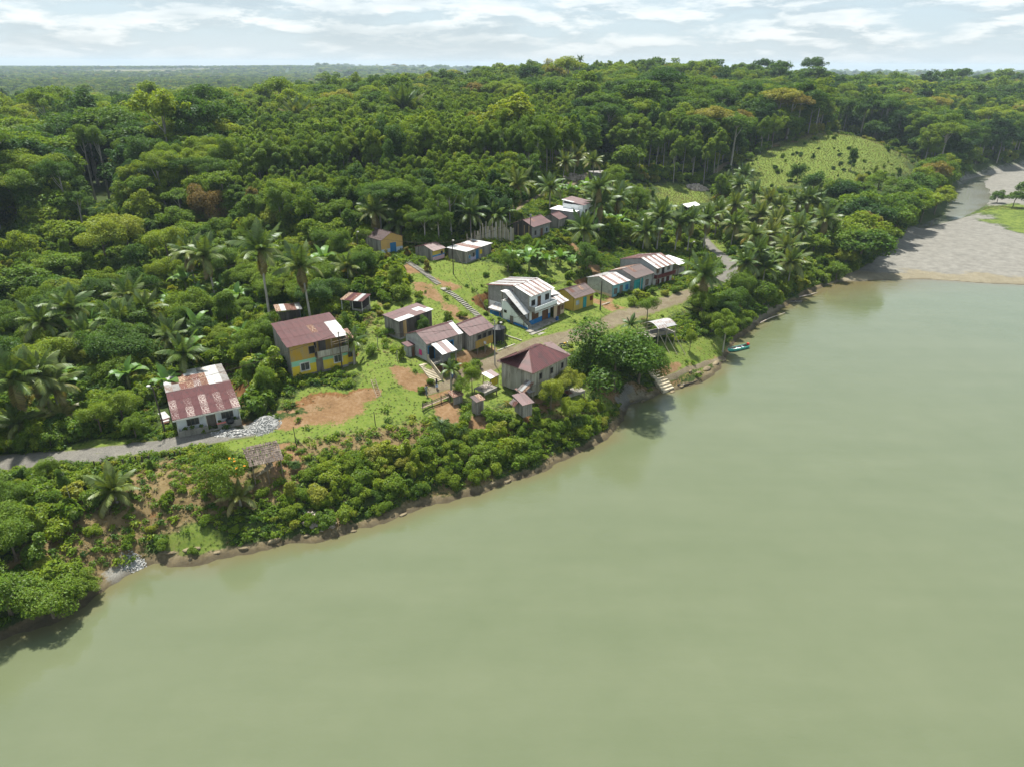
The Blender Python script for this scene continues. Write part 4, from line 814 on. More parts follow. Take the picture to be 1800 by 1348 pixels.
W = h.shell(3.7, 1.1, [(9, 'block_pale')], 'smooth', (.12, .5, .12, .25), sidebands=[(9, 'block')]); h.wall((.14, .42), (2.9, .42), 2.55, [(9, 'teal')], name='porch_front', thick=.06); h.opening(W[0], 'door', 1.0, .8, .05, 1.95, 'teal', 'dark', proud=.16); h.opening(W[0], 'window', 3.9, .8, .9, 1.9, 'brownwood', 'greywood'); h.posts([(1.9, .2), (2.9, .2)], 0, 2.9, .1, 'offwhite')
h = House('T3', 'house', 'two-storey white house with maroon balcony and shutters at the far end of the row'); he = h.he
def pickT(i, j, r): return 'rustwhite' if i % 2 else 'white'
h.gable(4.2, 1.35, 8, 3, pickT, lambda i, j, r: 'maroon2' if r.random() < .8 else 'rustwhite', None); W = h.shell(4.2, 1.35, [(9, 'offwhite')], 'smooth', (.12, .8, .12, .25), -1.0, sidebands=[(9, 'block_pale')])
h.box('balcony_floor', .1, 6.5, -.05, .8, 1.75, 1.85, 'wood'); h.wall((.1, -.05), (6.5, -.05), 2.62, [(9, 'maroon')], 'plank', 1.8, 'balcony_front', .05, .3); h.wall((.1, .75), (.1, -.05), 2.6, [(9, 'maroon')], 'plank', 1.8, 'balcony_side', .05, .3)
h.opening(W[0], 'window', .8, .8, 2.75, 3.5, 'greywood', 'brownwood'); h.opening(W[0], 'door', 2.6, .7, 1.9, 3.6, 'brownwood', 'dark'); h.opening(W[0], 'window', 4.4, .8, 2.8, 3.5, 'greywood', 'greywood'); h.opening(W[0], 'window', .9, 1.0, .3, 1.25, 'maroon', 'maroon'); h.opening(W[0], 'door', 2.8, .75, -.7, 1.2, 'maroon', 'brownwood'); h.opening(W[0], 'window', 4.4, .9, .4, 1.3, 'maroon', 'maroon')
MB().box(3.85, 5.6, -.014, -.0, -.75, .15).build('yellow_panel', WM['yellow'], h.root).matrix_basis = W[0].matrix_basis; h.posts([(.3, .0), (6.3, .0)], -1, he - .03, .1, 'wood')
h = House('T5', 'shed', 'open lean-to with blinding white sheet roof at the end of the row', 'lean-to'); h.roof((-.2, 0, h.he), (3.8, 0, h.he - .1), (3.8, 5.4, h.he + .3), (-.2, 5.4, h.he + .4), 4, 2, one('bright')); h.wall((0, .9), (3.5, .9), 1.75, [(9, 'plank_pale')], 'plank', .4); h.wall((3.5, .9), (3.5, 5.2), 1.7, [(9, 'plank_pale')], 'plank', .4); h.posts([(.1, .2), (3.6, .2), (3.6, 5.2), (.1, 5.2)], -.4, h.he - .1, .11)

# open shed, orange house, hut, tin hut
h = House('D', 'shed', 'open shed with a rusty sloping roof above the yellow house', 'shed'); h.roof((-.2, -.2, h.he), (3.8, -.2, h.he), (3.8, 3.0, h.he + .2), (-.2, 3.0, h.he + .2), 5, 1, lambda i, j, r: ('rust', 'maroon', 'rustwhite', 'white', 'maroon2')[i]); h.posts([(0, 0), (3.6, 0), (0, 2.9), (3.6, 2.9), (1.9, 0)], -.3, h.he - .05, .1, 'offwhite'); h.wall((2.0, .0), (3.55, .0), .75, [(.35, 'tan'), (9, 'concrete')]); h.wall((3.6, 0), (3.6, 2.9), .75, [(9, 'concrete')]); h.wall((3.5, 2.9), (.1, 2.9), 1.9, [(9, 'plank_dark')], 'plank')
h = House('L', 'house', 'orange-fronted small house on the hillside with a blue door and brown roof'); he = h.he; w, d = h.w, h.d; rx = 2.4
h.roof((-.15, d, he), (-.15, -.15, he), (rx, -.15, he + 1.25), (rx, d, he + 1.25), 6, 2, one('brown')); h.roof((w + .15, -.15, he + .1), (w + .15, d, he + .1), (rx, d, he + 1.25), (rx, -.15, he + 1.25), 6, 2, lambda i, j, r: 'white' if i > 4 else 'brown')
Wf = h.wall((0, 0), (w, 0), [(0, he - .05), (rx, he + 1.18), (w, he + .08)], [(1.25, 'ltblue'), (9, 'orange')]); h.wall((0, d - .1), (0, 0), he - .08, [(9, 'plank_grey')], 'plank'); h.wall((w, 0), (w, d - .1), he, [(9, 'orange')]); h.wall((w, d - .1), (0, d - .1), [(0, he), (w - rx, he + 1.1), (w, he - .1)], [(9, 'plank_grey')]); h.opening(Wf, 'door', 2.1, 1.25, .05, 2.2, 'bluedoor', 'bluedoor', mull=1)
h = House('M', 'house', 'little hut with maroon roof and yellow, blue and pink front on the hill path'); h.gable(2.6, .8, 4, 2, one('maroon2'), one('maroon2')); W = h.shell(2.6, .8, [(.75, 'pink'), (1.05, 'blue'), (9, 'buff')], 'smooth', (.12, .3, .1, .25), sidebands=[(9, 'plank_grey')], styles=('smooth', 'smooth', 'plank', 'plank')); h.opening(W[0], 'window', 2.2, .5, .95, 1.5, 'greywood', 'dark')
h = House('N', 'house', 'long grey plank hut with flat white tin roof and a blue door on the hill'); h.roof((-.1, -.15, h.he), (8.8, -.15, h.he), (8.8, 4.8, h.he + .1), (-.1, 4.8, h.he + .1), 9, 2, lambda i, j, r: 'rustwhite' if (i in (3, 4) or (i == 7 and j)) else 'white')
W = h.wall((.1, .1), (8.6, .1), h.he - .05, [(9, 'plank_grey')], 'plank', .15); h.wall((.1, 4.6), (.1, .1), h.he - .02, [(9, 'plank_grey')], 'plank', .15); h.wall((8.6, .1), (8.6, 4.6), h.he - .02, [(9, 'plank_grey')], 'plank', .15); h.wall((8.6, 4.6), (.1, 4.6), h.he, [(9, 'plank_grey')], 'plank', .15); h.box('plinth', .1, 8.6, .12, 4.6, -.4, .15, 'block')
h.opening(W, 'door', 3.3, .65, .2, 1.9, 'bluedoor', 'bluedoor'); h.opening(W, 'window', .9, .5, .8, 1.4, 'ltblue', 'bluedoor'); h.opening(W, 'window', 2.2, .5, .9, 1.6, 'greywood', 'dark'); h.opening(W, 'window', 4.6, .6, 1.0, 1.7, 'yellow', 'yellow'); MB().box(1.5, 3.2, -.012, .0, .25, 1.0).build('painted_panel', WM['lilac'], h.root).matrix_basis = W.matrix_basis

# dark plank house and its neighbours on the rise
h = House('O', 'house', 'dark plank house with patched light boards and maroon roof on the rise'); h.gable(2.9, 1.2, 7, 2, lambda i, j, r: 'maroon' if r.random() < .93 else 'rustwhite', lambda i, j, r: 'rustwhite' if i > 5 else 'maroon2'); W = h.shell(2.9, 1.2, [(9, 'block')], 'smooth', (.12, .4, .12, .3), sidebands=[(9, 'plank_dark')], styles=('smooth', 'plank', 'plank', 'plank')); h.opening(W[0], 'window', .9, .6, .9, 1.8, 'greywood', 'dark'); h.opening(W[0], 'door', 3.2, .8, .05, 1.9, 'greywood', 'brownwood'); h.opening(W[0], 'window', 5.2, .8, .8, 1.7, 'ltblue', 'dark')
for x in (1.3, 2.9, 4.1): MB().box(x, x + .2, -.02, .01, .1, 2.9).build('light_board', WM['plank_tan'], h.root).matrix_basis = W[3].matrix_basis
h = House('P', 'house', 'grey plank hut with maroon roof directly behind the dark plank house'); h.gable(2.3, 1.0, 5, 2, one('maroon2'), one('maroon2')); h.shell(2.3, 1.0, [(9, 'plank_grey')], 'plank', (.12, .3, .1, .25))
h = House('Q', 'house', 'block house under a dazzling flat white roof behind the maroon-roofed huts'); h.roof((-.1, -.1, h.he), (4.6, -.1, h.he), (4.6, 6.3, h.he + .1), (-.1, 6.3, h.he + .1), 5, 2, lambda i, j, r: 'bright' if not (j == 1 and i == 0) else 'white'); Wq = h.wall((0, 0), (4.4, 0), h.he - .1, [(9, 'block')]); h.wall((0, 6.1), (0, 0), h.he - .1, [(9, 'block')]); h.wall((4.4, 0), (4.4, 6.1), h.he - .1, [(9, 'block')]); h.wall((4.4, 6.1), (0, 6.1), h.he - .1, [(9, 'block')]); h.opening(Wq, 'door', 1.6, .8, .05, 1.9, 'greywood', 'brownwood')
h = House('R', 'house', 'uppermost white-walled house with maroon roof among palms on the rise'); h.roof((-.15, -.15, h.he), (5.5, -.15, h.he), (5.5, 5.5, h.he + .75), (-.15, 5.5, h.he + .75), 6, 2, lambda i, j, r: 'white' if j == 1 and i < 3 and r.random() < .25 else 'maroon'); Wq = h.wall((0, 0), (5.3, 0), h.he - .08, [(9, 'white')]); h.wall((0, 5.3), (0, 0), h.he - .05, [(9, 'white')]); h.wall((5.3, 0), (5.3, 5.3), h.he - .05, [(9, 'white')]); h.wall((5.3, 5.3), (0, 5.3), h.he + .5, [(9, 'white')]); h.opening(Wq, 'window', 1.0, .8, .9, 1.8, 'greywood', 'dark'); h.opening(Wq, 'door', 3.2, .8, .05, 1.9, 'greywood', 'brownwood'); MB().box(0, 5.3, -.02, .1, h.he - .05, h.he + .02).build('fascia', WM['offwhite'], h.root)
h = House('X', 'shed', 'small grey concrete hut in the clearing above the village', 'hut'); h.roof((-.1, -.1, h.he), (4.5, -.1, h.he), (4.5, 3.5, h.he + .1), (-.1, 3.5, h.he + .1), 5, 1, one('grey')); w_ = h.wall((0, 0), (4.4, 0), h.he - .1, [(9, 'block')]); h.wall((0, 3.4), (0, 0), h.he - .1, [(9, 'block')]); h.wall((4.4, 0), (4.4, 3.4), h.he - .1, [(9, 'block')]); h.opening(w_, 'window', .8, .8, .8, 1.5, 'greywood', 'dark'); h.opening(w_, 'window', 2.6, .8, .8, 1.5, 'greywood', 'dark')

# small sheds by the river
h = House('K5', 'shed', 'low shed with red-brown roof on the bank below the hip-roofed house', 'shed'); w, d, he = h.w, h.d, h.he
h.roof((-.25, -.2, he), (w + .2, -.2, he), (w + .2, d + .2, he + .4), (-.25, d + .2, he + .4), 2, 1, lambda i, j, r: ('maroon', 'maroon2')[i]); h.roof((-.9, d, he - .45), (-.9, .9, he - .5), (-.25, .9, he - .05), (-.25, d, he + .1), 2, 1, one('rustwhite'), 'side_roof')
for a_, b_, dz in (((0, 0), (w, 0), -.03), ((w, 0), (w, d), 0), ((0, d), (0, 0), 0), ((w, d), (0, d), .25)): h.wall(a_, b_, he + dz, [(9, 'plank_grey')], 'plank', z0=-.6)
h = House('K4', 'outhouse', 'narrow plank outhouse with brown roof on the bank top', 'outhouse'); w, d, he = h.w, h.d, h.he
h.roof((-.15, -.15, he), (w + .15, -.15, he), (w + .1, d + .15, he + .28), (-.1, d + .15, he + .28), 2, 1, lambda i, j, r: ('brown', 'rust')[i]); w_ = h.wall((0, 0), (w, 0), he - .02, [(9, 'plank_grey')], 'plank', -.4)
for a_, b_, dz, mm in (((w, 0), (w, d), 0, 'plank_pale'), ((0, d), (0, 0), 0, 'plank_grey'), ((w, d), (0, d), .2, 'plank_grey')): h.wall(a_, b_, he + dz, [(9, mm)], 'plank', -.4)
h.opening(w_, 'door', .35, .55, -.2, 1.4, 'greywood', 'greywood')
def small_roofed(px, z, ang, w, d, he, name, label, cat, pick, wall=None, open_=True, slope=.3):
    a = P(*px, z); h = House(label[:3], name, label, cat, h=dict(o=(a[0], a[1]), ang=R(ang), w=w, d=d, z0=z, he=he)); h.roof((-.1, -.1, he), (w + .1, -.1, he), (w + .1, d + .1, he + slope), (-.1, d + .1, he + slope), max(1, int(w / .8)), 1, pick); h.posts([(.05, .05), (w - .05, .05), (.05, d - .05), (w - .05, d - .05)], -.9, he - .03, .08)
    if wall: h.wall((.1, .06), (w - .1, .06), he - .1, [(9, wall)], 'plank', 0, thick=.05); h.wall((w - .06, .1), (w - .06, d - .1), he - .1, [(9, wall)], 'plank', 0, thick=.05)
    SKIP_EXTRA.append((a[0], a[1], max(w, d))); return h
SKIP_EXTRA = []; _a = hpt('I', 2.5, -3); SKIP_EXTRA += [(_a[0], _a[1], 3.6), (*hpt('I', -2.5, 2), 2.8), (*hpt('I', 6, -3), 2.5)]
small_roofed((862, 680), 6.3, 48, 1.7, 1.5, 1.3, 'kiosk', 'tiny yellow-sided kiosk with a half tin, half maroon roof beside the plank house', 'kiosk', lambda i, j, r: ('white', 'maroon')[i % 2], 'yellow')
small_roofed((920, 709), 5.6, 40, 2.0, 1.6, 1.3, 'lean_to', 'pale tin lean-to on posts below the hip-roofed house wall', 'lean-to', lambda i, j, r: 'greywhite' if i else 'rustwhite')
small_roofed((797, 712), 6.2, 35, 1.5, 1.2, 1.2, 'shed', 'very low shed with an orange-red roof sheet by the bench', 'shed', one('rust'), 'plank_grey')
h = House('C', 'shed', 'collapsed scrap-tin shed under the tall palms', 'shed'); h.roof((-.2, -.2, h.he), (3.9, -.2, h.he - .2), (3.9, 2.6, h.he + .3), (-.2, 2.6, h.he + .2), 5, 1, lambda i, j, r: ('rust', 'white', 'rust', 'rust', 'white')[i], tilt=.12); h.wall((.1, .1), (3.6, .1), h.he - .35, [(9, 'grey_tin' if False else 'plank_dark')], 'plank', -.4); h.wall((3.6, .1), (3.6, 2.4), h.he - .3, [(9, 'ltblue')], 'smooth', -.4, thick=.04); h.posts([(.1, .2), (3.5, .2), (.1, 2.4), (3.5, 2.4)], -.5, h.he - .1, .1)

# thatched shelter
h = House('V', 'shelter', 'open shelter with weathered palm-thatch roof on the bank beside the road', 'shelter'); b = MB(); rr = random.Random(3); A, B, C, D = Vector((-.1, -.3, h.he)), Vector((3.4, -.3, h.he)), Vector((3.3, 3.1, h.he + .75)), Vector((-.3, 3.1, h.he + .75))
for j in range(9):
    for i in range(16):
        x = A.lerp(B, (i + rr.uniform(-.25, .25)) / 15); y = D.lerp(C, (i + rr.uniform(-.25, .25)) / 15); p = x.lerp(y, j / 9.5) + Vector((0, 0, .03 + j * .012 + rr.uniform(0, .05))); q = x.lerp(y, min(1.0, j / 9.5 + .17)) + Vector((rr.uniform(-.1, .1), 0, .07)); b.beam(p, q, rr.uniform(.14, .3), .03)
b.build('roof', WM['thatch'], h.root); h.beams('roof_frame', [((0, 0, h.he - .06), (3.3, 0, h.he - .06)), ((0, 3.0, h.he + .62), (3.2, 3.0, h.he + .62)), ((.1, 0, h.he - .05), (.0, 3, h.he + .62)), ((3.2, 0, h.he - .05), (3.2, 3, h.he + .62))], .08, 'wood'); h.posts([(.1, .1), (3.2, .1), (.1, 2.9), (3.2, 2.9), (1.6, .1)], -1.3, h.he - .1, .11)
h.beams('firewood', [((.3 + k * .07, .2, .1 + .03 * k), (2.4, 1.0 + .2 * k, .35 + .1 * (k % 3))) for k in range(7)], .09, 'plank_pale' if False else 'bamboo')
# arched boat shelter
h = House('U', 'shelter', 'boat shelter with arched grey tin roof over a plank deck on poles', 'shelter'); rf = h.beams('roof', [((0, y, 2.35 + .55 * math.sin(math.pi * (y + .2) / 3.6)), (5, y, 2.35 + .55 * math.sin(math.pi * (y + .2) / 3.6))) for y in (0, 1.6, 3.2)], .06, 'wood'); n = 6; ys = [-.2 + 3.6 * k / n for k in range(n + 1)]; zs = [2.42 + .62 * math.sin(math.pi * k / n) for k in range(n + 1)]
for k in range(n):
    for i in range(2):
        x0 = .9 + i * 2.05; Ls = math.hypot(ys[k + 1] - ys[k], zs[k + 1] - zs[k]); o = link('roof_sheet', sheet_mesh(2.1, Ls * 1.03), rf); a_ = math.atan2(zs[k + 1] - zs[k], ys[k + 1] - ys[k]); o.matrix_basis = Matrix.Translation((x0, ys[k], zs[k])) @ Matrix.Rotation(a_, 4, 'X'); o.material_slots[0].link = 'OBJECT'; o.material_slots[0].material = RM['greywhite']
b = MB(); [b.box(-.9 + k * .26, -.66 + k * .26, .1, 3.1, .93, .98) for k in range(24)]; b.build('deck', WM['plank_grey'], h.root); h.posts([(-.8, .1), (1.3, .1), (3.2, .1), (5.1, .1), (-.8, 3.1), (1.3, 3.1), (5.1, 3.1)], -1.6, 2.35, .1, 'bamboo'); h.beams('rail', [((-.8, .05, 1.5), (5.1, .05, 1.6)), ((-.8, 3.1, 1.6), (5.1, 3.1, 1.6)), ((-.8, .05, 1.25), (5.1, .05, 1.3))], .08, 'bamboo')
for x in (1.6, 3.0, 4.6): h.beams('prop', [((x, .0, 1.1), (x + .9, -2.6, -2.4))], .09, 'bamboo')
# tarpaulin roof
h = House('W', 'shelter', 'pale tarpaulin shelter at the edge of the lawn behind the palms', 'shelter'); b = MB(); b.add([(0, 0, 1.8), (6.5, 0, 1.8), (6.5, 2.1, 2.5), (0, 2.1, 2.5), (6.5, 4.2, 1.8), (0, 4.2, 1.8), (0, 0, 1.76), (6.5, 0, 1.76), (6.5, 2.1, 2.46), (0, 2.1, 2.46), (6.5, 4.2, 1.76), (0, 4.2, 1.76)], [(0, 1, 2, 3), (3, 2, 4, 5), (9, 8, 7, 6), (11, 10, 8, 9), (0, 6, 7, 1), (4, 10, 11, 5)]); b.build('roof', WM['tarp'], h.root); h.posts([(.1, .1), (6.4, .1), (.1, 4.1), (6.4, 4.1)], -.4, 1.78, .1)
# ================================================================== plants: materials
def tint_value(t, name='tint'):
    return N(t, 'ShaderNodeAttribute', attribute_type='INSTANCER', attribute_name=name).outputs['Fac']
def leaf_material(name, stops, trans=.46, gloss=.010, var=.34):
    m, t, out = mat_new(name); L = t.links.new
    c = ramp(t, stops, tint_value(t)).outputs[0]
    hs = N(t, 'ShaderNodeHueSaturation'); L(c, hs.inputs['Color']); L(maprange(t, island_random(t), 0, 1, 1 - var, 1 + var), hs.inputs['Value'])
    L(maprange(t, math_(t, 'FRACT', math_(t, 'MULTIPLY', island_random(t), 7.3)), 0, 1, .485, .515), hs.inputs['Hue'])
    df = N(t, 'ShaderNodeBsdfDiffuse'); L(hs.outputs[0], df.inputs[0])
    tr = N(t, 'ShaderNodeBsdfTranslucent'); L(mixc(t, 1.0, hs.outputs[0], (1.35, 1.25, .55), 'MULTIPLY'), tr.inputs[0])
    mx = N(t, 'ShaderNodeMixShader'); mx.inputs[0].default_value = trans; L(df.outputs[0], mx.inputs[1]); L(tr.outputs[0], mx.inputs[2])
    gl = N(t, 'ShaderNodeBsdfGlossy'); gl.inputs['Roughness'].default_value = .45; gl.inputs['Color'].default_value = (.9, .95, 1, 1)
    m2 = N(t, 'ShaderNodeMixShader'); m2.inputs[0].default_value = gloss; L(mx.outputs[0], m2.inputs[1]); L(gl.outputs[0], m2.inputs[2]); L(m2.outputs[0], out.inputs[0])
    return m
LEAF_STOPS = [(0, (.034, .082, .016)), (.25, (.070, .138, .015)), (.5, (.128, .205, .015)), (.75, (.200, .265, .018)), (.9, (.245, .255, .036)), (1.0, (.180, .130, .036))]
M_LEAF = leaf_material('foliage', LEAF_STOPS)
M_PALM = leaf_material('palm_leaf', [(0, (.058, .108, .026)), (.35, (.098, .152, .030)), (.7, (.18, .20, .045)), (1, (.24, .19, .06))], .30, .03, .25)
M_BANANA = leaf_material('banana_leaf', [(0, (.07, .15, .025)), (.6, (.13, .23, .03)), (1, (.22, .24, .05))], .38, .03, .15)
M_GRASSB = leaf_material('grass_blade', [(0, (.055, .105, .02)), (.5, (.105, .155, .026)), (.8, (.17, .17, .05)), (1, (.23, .185, .095))], .3, .02, .3)
M_DRY = weathered('dry_frond', (.17, .115, .055), (.08, .05, .025), .5, 3)
M_BARK = weathered('bark', (.17, .135, .095), (.07, .055, .04), .6, 2.5, (1, 1, .3), var=.25)
M_BARKP = weathered('pale_bark', (.34, .315, .26), (.15, .13, .095), .5, 2.0, (1, 1, .3), var=.2)
M_FLOWER = weathered('orange_blossom', (.55, .20, .015), (.6, .30, .02), .4, 3, var=.3)

# ------------------------------------------------------------------ plants: shapes
def unit(v): return v / np.maximum(np.linalg.norm(v, axis=-1, keepdims=True), 1e-9)
def leaf_quads(rng, pos, nrm, size, aspect=.55, droop=.25):
    n = len(pos); a = rng.normal(size=(n, 3)); t1 = unit(a - (a * nrm).sum(-1, keepdims=True) * nrm); t2 = np.cross(nrm, t1)
    s = (size * rng.uniform(.65, 1.35, n))[:, None]
    p0 = pos - t1 * s * .5; p2 = pos + t1 * s * .5 - np.array([0, 0, 1]) * s * droop * .5
    w = s * aspect * .5; mid = pos + nrm * s * .06
    return np.stack([p0, mid + t2 * w, p2, mid - t2 * w], 1)
def crown_quads(seed, rx, rz, zc, n, leaf, nclump=14, cr=(.30, .46), up=.35, low=-.35, inner=.10, ry=None, jitter=.46, droop=.25):
    rng = np.random.default_rng(seed); ry = ry or rx
    d = unit(rng.normal(size=(nclump * 6, 3))); d = d[d[:, 2] > low][:nclump]
    rad = rng.uniform(.42, 1.0, (len(d), 1)); c = d * rad * np.array([rx, ry, rz]) + np.array([0, 0, zc])
    c = np.vstack([c, [[0, 0, zc + rz * .2]]]); r = (cr[0] * .8 + (cr[1] * 1.12 - cr[0] * .8) * rng.random(len(c)) ** 1.2) * rx; r[-1] = rx * .45
    pr = r ** 2 / (r ** 2).sum(); k = rng.choice(len(c), n, p=pr)
    e = unit(rng.normal(size=(n, 3)) + np.array([0, 0, up])); f = rng.uniform(.72, 1.08, (n, 1)); f[: int(n * inner)] *= .5
    flat = np.array([1, 1, min(1, .55 + .45 * rz / rx)])
    pos = c[k] + e * r[k][:, None] * f * flat
    outw = unit((pos - np.array([0, 0, zc - rz * .5])) / np.array([rx, ry, rz]))
    nrm = unit(e * .45 + outw * .3 + np.array([0, 0, .62]) + rng.normal(size=(n, 3)) * jitter)
    return leaf_quads(rng, pos, nrm, leaf, .6, droop), c, r
def trunk_mesh(seed, h, r0, centres, mat, nl=5, lean=.04, fork=.6):
    rng = random.Random(seed); b = MB(); lx, ly = rng.uniform(-lean, lean) * h, rng.uniform(-lean, lean) * h
    top = (lx, ly, h); mid = (lx * .35 + rng.uniform(-.1, .1), ly * .35, h * .5)
    b.tube([(0, 0, -.4), (0, 0, h * .06), mid, top], [r0 * 1.35, r0, r0 * .78, r0 * .45], 7)
    cs = list(centres); rng.shuffle(cs)
    for c in cs[:nl]:
        z = h * rng.uniform(fork, .97); t = z / h; s = Vector((lx * t, ly * t, z)); e = Vector(c)
        b.tube([s, s.lerp(e, .5) + Vector((0, 0, -.06 * h * rng.random())), e], [r0 * .42, r0 * .28, r0 * .1], 5)
    return b.mesh('trunk', mat)
def crown_mesh(q, mats, flower=None, seed=0):
    mi = None
    if flower:
        rng = np.random.default_rng(seed); top = q[:, :, 2].mean(1); mi = ((rng.random(len(q)) < flower) & (top > np.median(top))).astype(np.int32)
    return quads_mesh('crown', q, mats, mi)
KINDS = {  # rx, rz, centre height, trunk height, trunk radius, clumps, clump size, pale bark
 'broad':   (4.2, 3.0, 6.2, 6.4, .22, 24, (.26, .42), False, -.35),
 'tall':    (4.0, 5.8, 11.8, 14.5, .24, 30, (.24, .38), True, -.6),
 'bare':    (3.6, 3.0, 15.4, 16.2, .30, 20, (.24, .38), True, -.4),
 'slim':    (2.5, 4.8, 12.0, 15.0, .16, 20, (.30, .46), True, -.5),
 'umbrella':(5.6, 2.4, 16.0, 16.6, .30, 28, (.20, .32), True, -.15),
 'column':  (2.6, 5.6, 7.0, 9.0, .20, 20, (.32, .48), False, -.95),
 'orchard': (3.9, 3.3, 4.3, 4.2, .24, 22, (.26, .40), False, -.55),
}
LODS = {'near': (10500, .27), 'mid': (3400, .52), 'far': (900, 1.05)}
PROTO = {}
def proto(kind, var, lod):
    key = (kind, var, lod)
    if key not in PROTO:
        rx, rz, zc, th, tr, nc, cr, pale, low = KINDS[kind]; n, ls = LODS[lod]
        big = rx * rz / 12.0; n = int(n * min(1.5, max(.6, big)))
        q, c, r = crown_quads(hash((kind, var)) % 9999 if False else sum(map(ord, kind)) * 7 + var, rx, rz, zc, n, ls, nc, cr, low=low)
        tm = trunk_mesh(var * 3 + 1, th, tr, c, M_BARKP if pale else M_BARK, 5 if lod != 'far' else 2, fork=.62)
        PROTO[key] = (tm, crown_mesh(q, [M_LEAF]), max(rx, 1), zc + rz)
    return PROTO[key]
def bush_proto(kind, var, lod):
    key = ('bush' + kind, var, lod)
    if key not in PROTO:
        n, ls = {'near': (2600, .185), 'mid': (900, .33)}[lod]; sd = 400 + var * 13 + ord(kind[0])
        if kind == 'round': q, c, r = crown_quads(sd, 1.15, .95, .75, n, ls, 11, (.34, .55), low=-.25)
        elif kind == 'broadleaf': q, c, r = crown_quads(sd, 1.1, 1.0, .8, int(n * .5), ls * 1.7, 10, (.34, .55), low=-.2, droop=.5)
        else: q, c, r = crown_quads(sd, .85, 1.5, 1.2, n, ls, 12, (.34, .56), low=-.7)
        b = MB()
        for k in range(4):
            e = c[k]; b.tube([(0, 0, -.2), (e[0] * .5, e[1] * .5, e[2] * .6), tuple(e)], [.05, .035, .02], 5)
        PROTO[key] = (b.mesh('stem', M_BARK), quads_mesh('foliage', q, [M_LEAF]), 1.25, 1.9)
    return PROTO[key]
def frond_mesh(seed, kind):
    "a pinnate leaf one metre long along +x, drooping towards its tip"
    rng = random.Random(seed); V = []; n = 15; pts = []
    sag = {'up': .16, 'mid': .42, 'down': .62}[kind]
    for i in range(n + 1):
        s = i / n; ang = .35 - sag * 2.6 * s ** 1.6; pts.append((s, ang))
    P_ = [np.zeros(3)]
    for i in range(n): a = pts[i][1]; P_.append(P_[-1] + np.array([math.cos(a), 0, math.sin(a)]) / n)
    for i in range(n):
        p, q = P_[i], P_[i + 1]; w = .009 * (1 - i / n) + .003
        V.append([p + [0, -w, .004], q + [0, -w * .9, .004], q + [0, w * .9, .004], p + [0, w, .004]])
    for i in range(1, n + 1):
        s = i / n; l = .23 * math.sin(math.pi * min(1, .16 + s * .86)) ** .7 * rng.uniform(.85, 1.1) + .02; p = P_[i]; a = pts[i][1]
        fw = np.array([math.cos(a), 0, math.sin(a)])
        for sd in (-1, 1):
            for h in (0, .5):
                o = p - fw * h / n; side = np.array([0, sd, 0]); dn = np.array([0, 0, -1.0])
                tip = o + side * l * .80 + fw * l * .55 + dn * l * rng.uniform(.25, .6); w = fw * .028
                V.append([o - w, o + w, o + (tip - o) * .6 + w * .8 + [0, 0, .012], tip])
    return quads_mesh('frond', np.array(V), [M_PALM])
FRONDS = {k: [frond_mesh(3 + i, k) for i in range(2)] for k in ('up', 'mid', 'down')}
def banana_leaf_mesh(seed, droop):
    rng = random.Random(seed); V = []; n = 6; p = np.zeros(3); a = .9
    W = [.02, .13, .19, .20, .18, .12, .02]; row = []
    for i in range(n + 1):
        row.append((p.copy(), W[i] * rng.uniform(.9, 1.1))); p = p + np.array([math.cos(a), 0, math.sin(a)]) / n; a -= droop * (0.5 + i * .3)
    for (p, w), (q, x) in zip(row, row[1:]):
        V.append([p, q, q + [0, x, .05], p + [0, w, .05]]); V.append([p + [0, -w, .05], q + [0, -x, .05], q, p])
    return quads_mesh('leaf', np.array(V), [M_BANANA])
BANANA = [banana_leaf_mesh(i, d) for i, d in enumerate((.12, .22, .32, .42))]
def palm_trunk(h, r, lean, seed):
    rng = random.Random(seed); a = rng.uniform(0, 6.28); lx, ly = math.cos(a) * lean * h, math.sin(a) * lean * h; n = 8
    pts = [(lx * (k / n) ** 1.7, ly * (k / n) ** 1.7, h * k / n - (.3 if k == 0 else 0)) for k in range(n + 1)]
    b = MB(); b.tube(pts, [r * (1.45 if k == 0 else 1.05 - .35 * k / n) for k in range(n + 1)], 8); return b.mesh('trunk', M_BARKP), (lx, ly, h)
def rot_to(az, el): return Matrix.Rotation(az, 4, 'Z') @ Matrix.Rotation(-el, 4, 'Y')
